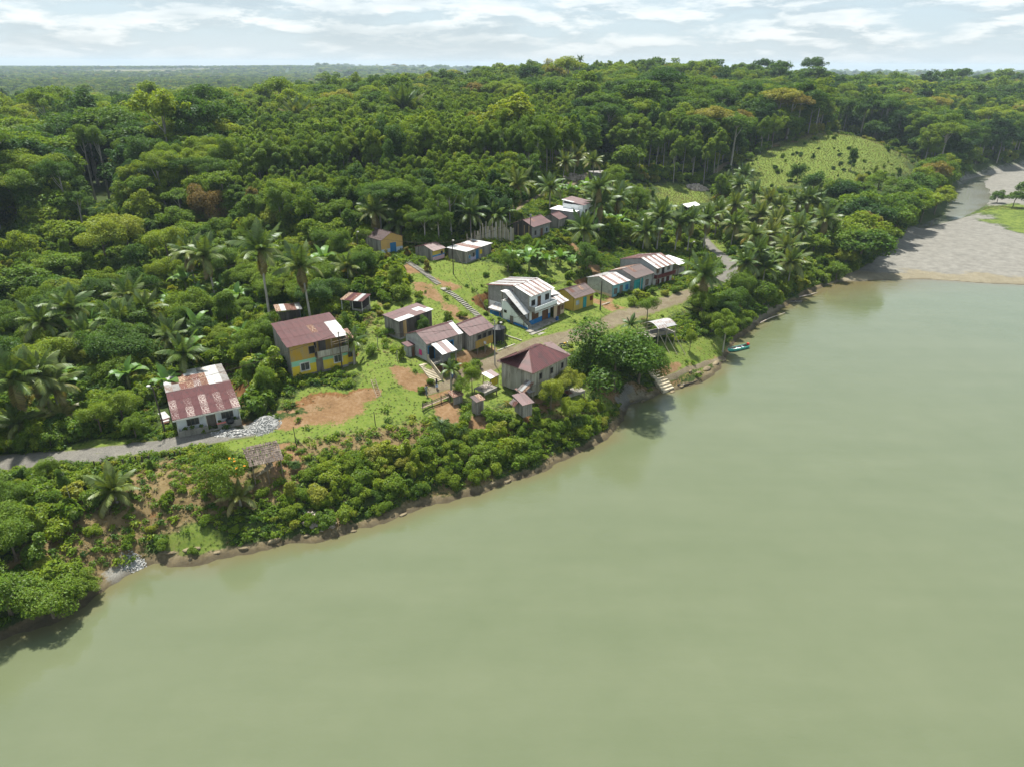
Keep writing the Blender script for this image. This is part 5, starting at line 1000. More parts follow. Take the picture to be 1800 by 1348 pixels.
def palm(name, loc, h, fl, label, group, seed, tint=.3, cat='palm tree', nf=18, lean=.05, spiky=False):
    rng = random.Random(seed); t = thing(name, label, cat, loc, rng.uniform(0, 6.28), group)
    tm, top = palm_trunk(max(h, .4), .13 + .006 * h, lean, seed); link('trunk', tm, t)
    for k in range(nf):
        f = k / (nf - 1); az = k * 2.39996 + rng.uniform(-.2, .2)
        el = (1.25 - f * 1.75 if not spiky else 1.35 - f * .95) + rng.uniform(-.12, .12)
        if h > 6 and not spiky and k >= nf - 3: el = -1.05 - .12 * (nf - k)
        kind = 'up' if el > .75 or spiky else ('mid' if el > .05 else 'down')
        o = link('frond', rng.choice(FRONDS[kind]), t); L = fl * rng.uniform(.85, 1.1) * (.8 if f < .12 else 1)
        o.matrix_basis = Matrix.Translation(top) @ rot_to(az, el - .15) @ Matrix.Rotation(rng.uniform(-.35, .35), 4, 'X') @ Matrix.Diagonal((L, L, L, 1))
        o['tint'] = 1.0 if el < -1 else min(1.0, max(0.0, tint + (f ** 3) * .45 + rng.uniform(-.1, .1)))
    if not spiky and h > 3.5:
        b = MB(); 
        for k in range(5):
            a = k * 1.256; p = Vector(top) + Vector((math.cos(a) * .28, math.sin(a) * .28, -.22))
            b.tube([p + Vector((0, 0, .16)), p + Vector((0, 0, .05)), p - Vector((0, 0, .1)), p - Vector((0, 0, .17))], [.04, .14, .13, .03], 6)
        link('coconut_bunch', b.mesh('coconut_bunch', M_COCO), t)
    return t
M_COCO = weathered('coconut_husk', (.22, .20, .05), (.25, .13, .04), .5, 3)
M_STEM = weathered('banana_stem', (.16, .19, .06), (.12, .09, .04), .5, 2)
def banana(loc, s, label, group, seed, tint=.3):
    rng = random.Random(seed); t = thing('banana_plant', label, 'banana plant', loc, rng.uniform(0, 6.28), group); hs = 1.5 * s
    b = MB(); b.tube([(0, 0, -.2), (0, 0, hs * .5), (.04, 0, hs)], [.14 * s, .12 * s, .07 * s], 7); link('stem', b.mesh('stem', M_STEM), t)
    for k in range(8):
        az = k * 2.39996 + rng.uniform(-.3, .3); i = 0 if k == 0 else rng.choice((1, 1, 2, 2, 3)); L = s * rng.uniform(1.7, 2.3)
        o = link('leaf', BANANA[i], t); el = .45 if k == 0 else rng.uniform(-.25, .2)
        o.matrix_basis = Matrix.Translation((.04, 0, hs * .96)) @ rot_to(az, el) @ Matrix.Diagonal((L, L, L, 1)); o['tint'] = min(1, max(0, tint + rng.uniform(-.2, .3)))
    return t
def tuft_mesh(seed, h=.42, n=30, spread=.55, w=.035):
    rng = random.Random(seed); V = []
    for k in range(n):
        a = rng.uniform(0, 6.28); r = rng.uniform(0, .12); x, y = math.cos(a), math.sin(a); hh = h * rng.uniform(.6, 1.1); sp = spread * rng.uniform(.4, 1.3)
        p0 = np.array([x * r, y * r, 0]); p1 = p0 + [x * sp * .4, y * sp * .4, hh * .75]; p2 = p0 + [x * sp, y * sp, hh * rng.uniform(.55, 1.0)]; s = np.array([-y, x, 0]) * w
        V.append([p0 - s, p0 + s, p1 + s * .8, p1 - s * .8]); V.append([p1 - s * .8, p1 + s * .8, p2 + s * .1, p2 - s * .1])
    return quads_mesh('grass_tuft', np.array(V), [M_GRASSB])

# ------------------------------------------------------------------ where each kind grows
KEEP = np.zeros((338, 450), bool); _ky, _kx = np.mgrid[0:338, 0:450]; _kx = _kx * 4 + 2; _ky = _ky * 4 + 2
def keep(*poly):
    global KEEP
    KEEP |= inside(_kx, _ky, poly)
keep((272, 634), (385, 630), (432, 706), (500, 728), (500, 780), (300, 788))
keep((0, 797), (310, 765), (490, 732), (640, 690), (740, 655), (800, 640), (900, 600), (1010, 570), (1015, 600), (870, 652), (800, 705), (760, 745), (560, 800), (480, 830), (430, 815), (420, 790), (300, 800), (0, 828))
keep((138, 285), (202, 285), (206, 352), (150, 356)); keep((482, 560), (585, 545), (625, 600), (622, 655), (510, 674)); keep((500, 668), (650, 640), (690, 640), (740, 690), (640, 712), (500, 712))
keep((662, 555), (735, 532), (768, 540), (770, 560), (845, 550), (872, 570), (886, 615), (870, 650), (700, 650), (668, 600))
keep((700, 455), (760, 450), (800, 430), (868, 425), (868, 462), (835, 480), (855, 505), (855, 585), (800, 560), (740, 500))
keep((850, 500), (895, 484), (945, 488), (985, 505), (1025, 497), (1050, 512), (1080, 530), (1150, 560), (1060, 590), (1000, 612), (900, 605), (850, 560))
keep((1030, 485), (1075, 450), (1120, 440), (1170, 440), (1215, 460), (1195, 515), (1205, 530), (1150, 540), (1060, 530))
keep((650, 403), (708, 408), (712, 454), (662, 454)); keep((725, 428), (765, 422), (786, 440), (780, 464), (728, 460)); keep((793, 422), (866, 422), (868, 466), (797, 466))
keep((882, 378), (950, 368), (965, 356), (1000, 344), (1038, 344), (1038, 366), (1012, 398), (945, 432), (885, 430)); keep((820, 394), (900, 385), (905, 440), (820, 440))
keep((868, 630), (945, 596), (1012, 612), (1010, 690), (945, 704), (872, 692)); keep((830, 652), (900, 660), (1045, 662), (1040, 702), (945, 735), (828, 732)); keep((738, 698), (800, 690), (810, 740), (745, 735))
keep((1150, 325), (1232, 318), (1255, 362), (1200, 372), (1152, 370)); keep((1238, 422), (1275, 445), (1302, 480), (1268, 497), (1245, 470))
keep((1128, 548), (1195, 545), (1205, 600), (1290, 598), (1285, 640), (1190, 690), (1130, 704), (1100, 722), (1055, 702), (1110, 660))
keep((1340, 272), (1400, 240), (1460, 228), (1540, 243), (1585, 285), (1500, 310), (1380, 325), (1285, 320), (1268, 300))
keep((1478, 497), (1545, 460), (1602, 412), (1700, 390), (1740, 366), (1800, 362), (1800, 500)); keep((1605, 402), (1668, 352), (1700, 312), (1800, 290), (1800, 318), (1745, 330), (1740, 366), (1690, 388))
keep((903, 378), (935, 347), (990, 325), (1060, 300), (1062, 322), (995, 342), (940, 378)); keep((480, 530), (535, 530), (535, 556), (480, 556)); keep((598, 512), (655, 512), (655, 550), (600, 552))
keep((1300, 605), (1330, 575), (1410, 522), (1420, 545), (1370, 570), (1320, 600)); keep((415, 782), (492, 778), (492, 832), (430, 835))
SKIP = []          # circles (x, y, r) taken by buildings and hand-placed things
for k, h in HOUSE.items():
    cx, cy_ = hpt(k, h['w'] / 2, h['d'] / 2); SKIP.append((cx, cy_, math.hypot(h['w'], h['d']) / 2 * .92))
def free(x, y, r=0.0):
    ok = np.ones(np.shape(x), bool)
    for a, b, c in SKIP: ok &= np.hypot(x - a, y - b) > c + r
    for pts, hw in TRACK_PTS: ok &= segdist(x, y, pts)[0] > hw + r * .6
    return ok
def kept(x, y, z, h, r):
    "True where a plant of height h, radius r would hide something the photograph shows"
    bad = np.zeros(np.shape(x), bool)
    for dx, f in ((0, 1.0), (-.8, .75), (.8, .75), (0, .55), (-.9, .45), (.9, .45)):
        u, v, w = proj(np.stack([x + dx * r, y, z + h * f], -1)); i = (v / 4).astype(int); j = (u / 4).astype(int)
        m = (i >= 0) & (i < 338) & (j >= 0) & (j < 450); bad |= m & KEEP[np.clip(i, 0, 337), np.clip(j, 0, 449)]
    return bad
def jitter_grid(x0, x1, y0, y1, s, rng):
    X, Y = np.meshgrid(np.arange(x0, x1, s), np.arange(y0, y1, s)); return (X + rng.uniform(-.48, .48, X.shape) * s).ravel(), (Y + rng.uniform(-.48, .48, X.shape) * s).ravel()
ZONES = {
 'bank_left': [(-80, 840), (130, 815), (200, 900), (90, 960), (185, 1035), (0, 1140), (-80, 1160)],
 'bank_dry': [(130, 815), (420, 800), (500, 800), (500, 965), (240, 1000), (90, 960), (200, 900)],
 'bank_mid': [(500, 800), (620, 775), (770, 755), (860, 735), (1000, 715), (1060, 690), (1100, 690), (1110, 740), (1000, 810), (500, 968)],
 'yard': [(-80, 440), (420, 400), (480, 560), (480, 640), (430, 735), (270, 785), (130, 805), (-80, 800)],
 'thicket': [(400, 420), (640, 430), (720, 475), (770, 520), (690, 530), (620, 560), (480, 560)],
 'village': [(480, 560), (620, 555), (700, 520), (860, 460), (1040, 430), (1220, 440), (1290, 600), (1100, 720), (760, 760), (480, 790)],
 'palms': [(1000, 400), (1100, 330), (1240, 370), (1420, 300), (1500, 420), (1470, 500), (1300, 600), (1220, 520), (1220, 440), (1050, 440)],
 'knoll': [(1270, 305), (1400, 238), (1480, 228), (1600, 270), (1640, 300), (1560, 400), (1480, 340), (1300, 345)],
 'clearing': [(890, 380), (950, 330), (1050, 290), (1110, 320), (1150, 320), (1260, 330), (1260, 375), (1150, 380), (1090, 345), (1040, 380), (1000, 400), (900, 400)],
 'flats': [(1600, 410), (1660, 375), (1700, 300), (1800, 280), (1900, 280), (1900, 520), (1470, 500)],
}
def zone_of(x, y):
    u, v, w = proj(np.stack([x, y, H(x, y)], -1)); z = np.full(np.shape(x), 'forest', dtype='<U10')
    near = np.hypot(x, y) < 420
    for k in ('village', 'palms', 'thicket', 'yard', 'bank_mid', 'bank_dry', 'bank_left', 'knoll', 'clearing', 'flats'):
        z[inside(u, v, ZONES[k]) & near] = k
    return z, u, v
# ================================================================== stairs, poles, wires, boats and the small things
def Z(p): return Vector((float(p[0]), float(p[1]), float(p[2])))
def local_px(px, z=None): p = G(*px) if z is None else P(*px, z); return Vector((p[0], p[1], p[2]))
# --- the long stair up the hill: one object, every tread a part
def tread_stair(px, width, n, depth, rise_box, name, label, mat, jitter=.03, skip=()):
    pts = np.array([G(u, v) for u, v in px]); s = np.concatenate([[0], np.cumsum(np.hypot(*np.diff(pts[:, :2], axis=0).T))]); r = random.Random(len(px) * n)
    t = thing(name, label, 'stairs', tuple(pts[0])); me = MB().box(-width / 2, width / 2, -depth / 2, depth / 2, -rise_box, .04).mesh('step', WM[mat])
    for k in range(n):
        if k in skip: continue
        q = s[-1] * (k + .5) / n; x, y = np.interp(q, s, pts[:, 0]), np.interp(q, s, pts[:, 1]); i = min(len(s) - 2, int(np.searchsorted(s, q)) - 1); d = pts[i + 1] - pts[i]
        o = link('step', me, t); o.location = (x - pts[0][0] + r.uniform(-jitter, jitter), y - pts[0][1] + r.uniform(-jitter, jitter), Hs(x, y) + .07 - pts[0][2]); o.rotation_euler = (r.uniform(-.03, .03), r.uniform(-.03, .03), math.atan2(d[1], d[0]) - math.pi / 2 + r.uniform(-.06, .06))
    return t
hs = tread_stair([(858, 572), (832, 548), (806, 526), (786, 512), (768, 498), (748, 482), (730, 470), (712, 458)], 1.15, 52, .36, .25, 'hill_stairs', 'long flight of dark concrete treads climbing the grassy slope to the orange house', 'concrete', skip=(26, 27, 28))
p = G(781, 508); o = MB().box(-.9, .9, -.7, .7, -.2, .1).build('landing', WM['concrete'], hs); o.location = Z(p) - hs.location; o.rotation_euler = (0, 0, 2.2)
# --- pale stairs below the block house
t = thing('concrete_stairs', 'pale concrete stairs with a low side wall cut into the orange earth', 'stairs', tuple(G(768, 671))); a, b_ = G(768, 671), G(744, 640); a[2] = Hs(a[0], a[1]); b_ = np.array([b_[0], b_[1], 8.75]); d = b_ - a; L = math.hypot(d[0], d[1]); ang = math.atan2(d[1], d[0]); n = 13
for k in range(n):
    o = MB().box(-.12, L / n + .05, -.75, .75, -.6, d[2] / n).build('step', WM['concrete_pale'], t); q = a + d * (k / n) - a; o.location = (q[0], q[1], q[2]); o.rotation_euler = (0, 0, ang)
m = MB(); m.beam((0, -.88, .35), (L, -.88, d[2] + .45), .14, .7); o = m.build('side_wall', WM['concrete_pale'], t); o.rotation_euler = (0, 0, ang)
for x, z in ((0, .6), (L, d[2] + .7)):
    o = MB().box(x - .1, x + .1, -1.0, -.76, -.6 + z - .6, z + .5).build('pillar', WM['concrete_pale'], t); o.rotation_euler = (0, 0, ang)
# --- landing steps at the river
t = thing('landing_steps', 'wide pale concrete steps going down to the river under the mango tree', 'steps', tuple(P(1172, 687, .1))); a = P(1174, 686, .15); b_ = P(1146, 648, 2.6); d = b_ - a; L = math.hypot(d[0], d[1]); ang = math.atan2(d[1], d[0]); n = 8
for k in range(n):
    o = MB().box(-.15, L / n + .1, -1.25, 1.25, -.7, d[2] / n).build('step', WM['concrete_pale'], t); q = d * (k / n); o.location = (q[0] + a[0] - t.location.x, q[1] + a[1] - t.location.y, q[2] + a[2] - t.location.z); o.rotation_euler = (0, 0, ang)
# --- poles
def pole(px, h, label, lamp=None, r=.10, mat='iron', lean=(0, 0), cat='utility pole', name='utility_pole', arm=False):
    p = G(*px); t = thing(name, label, cat, tuple(p)); top = (lean[0] * h, lean[1] * h, h); MB().tube([(0, 0, -.5), (lean[0] * h * .5, lean[1] * h * .5, h * .5), top], [r, r * .85, r * .65], 8).build('pole', WM[mat], t)
    if lamp is not None:
        b = MB(); b.beam(Vector(top) - Vector((0, 0, .35)), Vector(top) + Vector((lamp * .7, -.2, .15)), .05); ar = b.build('lamp_arm', WM['metal'], t); b = MB(); b.box(lamp * .7 - .18, lamp * .7 + .18, -.38, -.05, .08, .24); o = b.build('lamp_head', WM['offwhite'], ar); o.location = top
    if arm: b = MB(); b.box(-.5, .5, -.05, .05, h - .45, h - .35); [b.tube([(x, 0, h - .35), (x, 0, h - .22)], .04, 6) for x in (-.4, 0, .4)]; b.build('cross_arm', WM['wood'], t)
    return Vector(p) + Vector(top)
SLP = {}
SLP['left'] = pole((292, 764), 6.6, 'dark leaning street lamp beside the white house with the patched roof', -.5, .11, lean=(-.06, .03), cat='street lamp', name='street_lamp')
SLP['b'] = pole((602, 652), 5.9, 'dark wooden utility pole in front of the yellow and mint house', None, .10)
SLP['hill'] = pole((797, 483), 6.3, 'dark pole with a white lamp on the grassy slope before the tin-roofed hut', .25, .10, cat='street lamp', name='street_lamp')
SLP['up'] = pole((632, 466), 6.2, 'dark pole with lamp half hidden by bushes left of the orange house', .4, .10, cat='street lamp', name='street_lamp')
SLP['road'] = pole((870, 643), 7.2, 'tall thin grey utility pole at the roadside by the stilted plank house', None, .09, 'metal', arm=True)
SLP['mid'] = pole((1055, 546), 5.6, 'stout dark utility pole on the bare earth beside the yellow house', None, .13)
SLP['o'] = pole((932, 424), 5.8, 'dark pole with a grey box in front of the dark plank house', None, .10); b = MB().box(-.2, .2, -.2, .1, -.75, -.15).build('transformer_box', WM['metal']); tp = [o for o in scene.objects if o.get('label') == 'dark pole with a grey box in front of the dark plank house'][0]; b.parent = tp; b.location = (0, 0, 5.8)
pole((1056, 524), 6.6, 'slender bamboo pole leaning by the whitewashed block house', None, .045, 'bamboo', cat='pole', name='bamboo_pole'); pole((880, 604), 3.4, 'thin pole with a white lamp by the black water tank', .1, .05, 'iron', cat='lamp post', name='lamp_post'); pole((889, 610), 3.2, 'bare dark stake right of the black water tank', None, .06, 'iron', cat='post', name='post')
pole((1210, 470), 5.6, 'street lamp with an outstretched arm behind the white lean-to', .8, .08, 'iron', cat='street lamp', name='street_lamp')
def wire(a, b, sag, label, r=.026):
    a, b = Vector(a), Vector(b); pts = [a.lerp(b, k / 14) - Vector((0, 0, sag * 4 * (k / 14) * (1 - k / 14))) for k in range(15)]
    o = MB().tube(pts, r, 5).build('power_line', WM['iron']); tag(o, label, 'power line')
off = Vector((.0, 0, -.15)); wire(SLP['left'] + off, SLP['b'] + off, .7, 'power line from the leaning street lamp to the pole by the yellow house'); wire(SLP['b'] + off, SLP['road'] + off, .9, 'power line from the yellow house pole to the roadside pole')
wire(SLP['road'] + Vector((.4, 0, -.2)), SLP['mid'] + off, .8, 'power line from the roadside pole to the stout pole by the yellow house'); wire(SLP['road'] + Vector((0, 0, -.2)), SLP['hill'] + off, .8, 'power line from the roadside pole up to the lamp on the slope'); wire(SLP['hill'] + off, SLP['up'] + off, .8, 'power line along the hill from the slope lamp to the bush-hidden lamp')
wire(tuple(P(-30, 556, 14.5)), tuple(P(600, 412, 19.5)), 1.2, 'long pale power line crossing the palms on the left', .02); wire(SLP['hill'] + off, SLP['o'] + off, .7, 'power line from the slope lamp to the pole by the dark plank house')
# --- posts, stakes, ladder, bench
def stake(px, h, label, group=None, r=.06, mat='iron', brace=False):
    p = G(*px); t = thing('fence_post', label, 'post', tuple(p), 0, group); MB().tube([(0, 0, -.3), (random.Random(px[0]).uniform(-.06, .06), 0, h)], [r, r * .85], 6).build('post', WM[mat], t)
    if brace: MB().beam((0, 0, h * .45), (1.3, -.6, -.1), .05).build('brace', WM[mat], t)
stake((521, 783), 2.6, 'tall thin post with a slanting brace on the grass edge', None, .05, brace=True); stake((660, 747), 1.9, 'single dark post on the grass verge above the bank'); stake((664, 610), 1.5, 'grey post on the lawn right of the yellow and mint house', mat='plank_grey'); stake((699, 636), 1.6, 'mossy post at the corner of the orange cut', mat='plank_grey')
for k, u in enumerate((168, 180, 194, 206, 218, 231, 240, 251, 263, 299, 309, 318)): stake((u, 824 - (u - 168) * .14), random.Random(k).uniform(.7, 1.1), ('leftmost', 'second', 'third', 'fourth', 'fifth', 'sixth', 'seventh', 'eighth', 'ninth', 'tenth', 'eleventh', 'rightmost')[k] + ' short mossy post from the left in the row below the gravel road', 'fence posts along the gravel road', .09)
t = thing('ladder', 'wooden ladder leaning on the earth bank right of the yellow house yard', 'ladder', tuple(G(667, 699))); a = Vector((0, 0, 0)); bb = Vector(tuple(G(656, 671))) - t.location + Vector((0, 0, .3)); side = Vector((bb.y, -bb.x, 0)).normalized() * .3
for sd in (-1, 1): MB().beam(a + side * sd, bb + side * sd, .07).build('rail', WM['wood'], t)
for k in range(9): q = a.lerp(bb, (k + .5) / 9); MB().beam(q - side, q + side, .05).build('rung', WM['wood'], t)
a, b_ = Vector(tuple(G(742, 722))), Vector(tuple(G(790, 702))); t = thing('bench', 'long dark plank bench with back rail on the grass edge above the bank', 'bench', tuple(a)); d = b_ - a; sd = Vector((-d.y, d.x, 0)).normalized()
MB().beam(Vector((0, 0, .45)), d + Vector((0, 0, .45)), .32, .05).build('seat', WM['wood'], t)
for z in (.75, .98): MB().beam(-sd * .2 + Vector((0, 0, z)), d - sd * .2 + Vector((0, 0, z)), .05, .12).build('back_rail', WM['wood'], t)
for k in (0, .33, .66, 1): q = d * k; MB().beam(q - sd * .2 + Vector((0, 0, -.2)), q - sd * .2 + Vector((0, 0, 1.3)), .1).build('post', WM['iron'], t)
# --- gravel heap, rubble
def heap(name, px, rx, ry, h, n, size, label, mat, cat, seed=1, slump=None):
    p = G(*px); r = np.random.default_rng(seed); t = thing(name, label, cat, tuple(p)); nx = 26; V = []; F = []
    for j in range(nx + 1):
        for i in range(nx + 1):
            x, y = (i / nx * 2 - 1) * rx, (j / nx * 2 - 1) * ry; q = math.hypot(x / rx, y / ry); z = h * max(0, 1 - q) ** .9 * (1 + .25 * (float(fbm(np.array(x * 1.3), np.array(y * 1.3), seed, 2)) - .5)); V.append((x, y, Hs(p[0] + x, p[1] + y) - p[2] + z - .04 - (.3 if q > .98 else 0)))
    F = [(j * (nx + 1) + i, j * (nx + 1) + i + 1, (j + 1) * (nx + 1) + i + 1, (j + 1) * (nx + 1) + i) for j in range(nx) for i in range(nx)]
    me = bpy.data.meshes.new('heap'); me.from_pydata(V, [], F); me.polygons.foreach_set('use_smooth', [True] * len(F)); me.materials.append(mat); me.update(); link('heap', me, t)
    b = MB(); rr = random.Random(seed)
    for _ in range(n):
        a = rr.uniform(0, 6.28); q = math.sqrt(rr.random()) * 1.12; x, y = math.cos(a) * q * rx, math.sin(a) * q * ry; z = Hs(p[0] + x, p[1] + y) - p[2] + h * max(0, 1 - q) ** .9; s = size * rr.uniform(.5, 1.5); e = Vector((rr.gauss(0, 1), rr.gauss(0, 1), rr.gauss(0, .6))).normalized() * s * .6
        b.beam(Vector((x, y, z)) - e, Vector((x, y, z)) + e, s * rr.uniform(.6, 1), s * rr.uniform(.5, .9))
    o = b.build('stones', mat, t); o['kind'] = 'stuff'; return t
M_STONE = weathered('grey_stone', (.30, .30, .285), (.19, .19, .18), .5, 4, (1, 1, 1), var=.4, per='island', bump=.02); M_DEADWOOD = weathered('bleached_wood', (.42, .36, .31), (.24, .19, .16), .5, 3, var=.3, per='island'); M_ROCK = weathered('tan_rock', (.19, .155, .095), (.09, .07, .042), .5, 1.2, (1, 1, 1), var=.25, bump=.05)
heap('gravel_heap', (462, 748), 2.1, 2.0, 1.15, 900, .10, 'grey gravel heap right of the white house with the patched roof', M_STONE, 'gravel heap', 3); heap('stone_heap', (412, 762), 2.6, 1.0, .3, 260, .22, 'low spread of broken paving stones in front of the white house', M_STONE, 'stone heap', 4)
heap('rubble_heap', (1226, 332), 3.4, 2.4, 1.4, 220, .5, 'pinkish heap of cut timber and rubble at the top of the lawn', M_DEADWOOD, 'rubble heap', 5); heap('stone_heap', (234, 990), 1.2, .9, .15, 200, .11, 'grey stones washed down the gully to the waterline', M_STONE, 'stone heap', 6); heap('timber_heap', (985, 310), 7, 3, .8, 160, .6, 'scatter of felled branches in the upper clearing', M_DEADWOOD, 'timber heap', 8)
heap('brush_heap', (560, 915), 1.6, .8, .5, 150, .3, 'heap of dry brush and rubbish at the foot of the green bank', M_DEADWOOD, 'brush heap', 9); heap('gravel_heap', (1072, 604), 1.8, 1.5, .6, 300, .14, 'low gravel heap half behind the mango tree', M_STONE, 'gravel heap', 10)
# --- boats
def hull(name, px, z, L, B, D, ang, label, mat, inner, cat='boat', pointed=(.05, .9), group=None, sheer=.12):
    p = P(*px, z); t = thing(name, label, cat, tuple(p), R(ang), group); n, k = 14, 7; rows = []; inn = []
    for i in range(n + 1):
        s = i / n; w = B / 2 * min(1, (s / .28) ** .6 if s < .28 else 1) * (1 - (1 - pointed[1]) * max(0, (s - .6) / .4)) + (pointed[0] * B if s < .02 else 0); zt = D + sheer * (1 - s * 1.6) ** 2; x = (s - .5) * L
        rows.append([(x, w * math.sin(a) * (1.0 if abs(math.sin(a)) > .99 else .94), zt - D * 1.0 * max(0, math.cos(a)) ** .55 * (1 if w > .05 else .5)) for a in [(-.5 + q / (k - 1)) * math.pi for q in range(k)]])
        inn.append([(x * .985, y * .88, z_ + (.05 if 0 < q < k - 1 else .0)) for q, (x, y, z_) in enumerate(rows[-1])])
    def surf(rws, flip): return [v for r_ in rws for v in r_], [((i * k + q, i * k + q + 1, (i + 1) * k + q + 1, (i + 1) * k + q) if not flip else (i * k + q + 1, i * k + q, (i + 1) * k + q, (i + 1) * k + q + 1)) for i in range(n) for q in range(k - 1)]
    b = MB(); v, f = surf(rows, True); b.add(v, f, 0); v, f = surf(inn, False); b.add(v, f, 1)
    for sd in (0, k - 1):
        vs_ = [r_[sd] for r_ in rows] + [r_[sd] for r_ in inn]; fs = [(i, i + 1, n + 2 + i, n + 1 + i) for i in range(n)]; b.add(vs_, fs, 0)
    b.add([rows[-1][q] for q in range(k)], [tuple(range(k))], 0); b.build('hull', [WM[mat] if isinstance(mat, str) else mat, WM[inner] if isinstance(inner, str) else inner], t); return t, rows
M_TURQ = weathered('turquoise_paint', (.045, .36, .29), (.09, .33, .28), .35, 2, var=.05, rough=.5, spec=.4); M_BLUEB = weathered('bright_blue_paint', (.02, .23, .56), (.05, .28, .52), .35, 2, rough=.5, spec=.4); M_RED = weathered('red_cowl', (.45, .03, .02), (.3, .03, .02), .3, 2, rough=.4)
t, _ = hull('motor_boat', (1296, 616), -.12, 5.0, 1.25, .62, 28, 'moored turquoise motor boat with a red outboard at the grassy point', M_TURQ, 'plank_grey')
for x in (-1.2, .1, 1.4): MB().box(x - .14, x + .14, -.56, .56, .36, .42).build('thwart', WM['ltblue'], t)
b = MB(); b.box(2.35, 2.75, -.2, .2, .62, .98); o = b.build('outboard_motor', M_RED, t); MB().box(2.5, 2.62, -.06, .06, -.3, .62).build('leg', WM['iron'], o); MB().box(-1.0, .9, -.3, .3, .22, .34).build('cargo', WM['offwhite'], t)
t, _ = hull('dugout_canoe', (1387, 532), -.06, 5.8, .85, .42, 2, 'long grey dugout canoe pulled up on the sandy spit', 'plank_grey', 'plank_dark', 'canoe', (.0, .35)); [MB().box(x - .1, x + .1, -.38, .38, .28, .33).build('thwart', WM['plank_pale'], t) for x in (-1.5, 0, 1.5)]
t, _ = hull('dugout_canoe', (1212, 674), .05, 5.6, .8, .36, 31, 'weathered dugout canoe against the bank beside the landing steps', 'plank_dark', 'plank_dark', 'canoe', (.0, .4)); [MB().box(x - .1, x + .1, -.36, .36, .26, .31).build('thwart', WM['plank_pale'], t) for x in (-1.4, .4)]
t, _ = hull('rowing_boat', (1070, 683), 1.35, 4.4, .9, .5, -62, 'bright blue boat hauled up the bank under the mango tree', M_BLUEB, M_BLUEB, 'boat', (.0, .4)); t.rotation_euler = (0, .22, R(-62)); [MB().box(x - .12, x + .12, -.4, .4, .34, .39).build('thwart', WM['offwhite'], t) for x in (-1, .5)]
MB_ = MB().tube([P(1336, 568, .35), P(1352, 560, .5), P(1380, 550, .3)], [.08, .11, .05], 6).build('driftwood', M_DEADWOOD); tag(MB_, 'bleached driftwood log on the sandy spit by the grey canoe', 'driftwood'); MB_ = MB().tube([P(1405, 522, .3), P(1425, 518, .35), P(1437, 514, .1)], [.1, .12, .04], 6).build('driftwood', M_DEADWOOD); tag(MB_, 'dark driftwood branch at the waterline right of the grey canoe', 'driftwood')
# --- motorcycle
p = G(991, 612); t = thing('motorcycle', 'yellow-tanked motorcycle standing on the dirt road behind the hip-roofed house', 'motorcycle', tuple(p), R(12))
def ring(cx, r, tr, name):
    b = MB(); n = 16; pts = [(cx + math.cos(6.2832 * k / n) * r, 0, r + tr + math.sin(6.2832 * k / n) * r) for k in range(n + 1)]; b.tube(pts, tr, 6, cap=False); o = b.build(name, WM['black'], t); MB().tube([(cx, -.05, r + tr), (cx, .05, r + tr)], .1, 8).build('hub', WM['metal'], o)
    sp = MB(); [sp.beam((cx, 0, r + tr), (cx + math.cos(k * .785) * r, 0, r + tr + math.sin(k * .785) * r), .012) for k in range(8)]; sp.build('spokes', WM['metal'], o)
ring(-.64, .27, .055, 'wheel'); ring(.64, .27, .055, 'wheel'); M_YT = weathered('yellow_tank', (.62, .36, .01), (.5, .28, .01), .2, 2, rough=.35, spec=.5)
b = MB(); b.beam((-.64, 0, .33), (-.1, 0, .5), .06); b.beam((-.1, 0, .5), (.3, 0, .72), .06); b.beam((.64, .09, .33), (.42, .09, .98), .045); b.beam((.64, -.09, .33), (.42, -.09, .98), .045); b.beam((-.1, 0, .5), (.1, 0, .3), .05); b.build('frame', WM['iron'], t)
b = MB(); b.tube([(-.08, 0, .76), (.08, 0, .82), (.26, 0, .84), (.4, 0, .80)], [.08, .15, .15, .06], 8); b.build('fuel_tank', M_YT, t, True); b = MB(); b.tube([(-.75, 0, .80), (-.4, 0, .77), (-.08, 0, .76)], [.07, .12, .10], 8); b.build('seat', WM['black'], t, True); MB().box(-.12, .2, -.11, .11, .28, .56).build('engine', WM['metal'], t); b = MB(); b.tube([(.36, -.36, 1.06), (.44, -.1, 1.0), (.44, .1, 1.0), (.36, .36, 1.06)], .018, 6); b.build('handlebar', WM['iron'], t); MB().box(.5, .62, -.09, .09, .84, 1.0).build('headlight', WM['offwhite'], t); MB().beam((-.3, -.05, .3), (-.85, -.14, .4), .06).build('exhaust', WM['metal'], t)
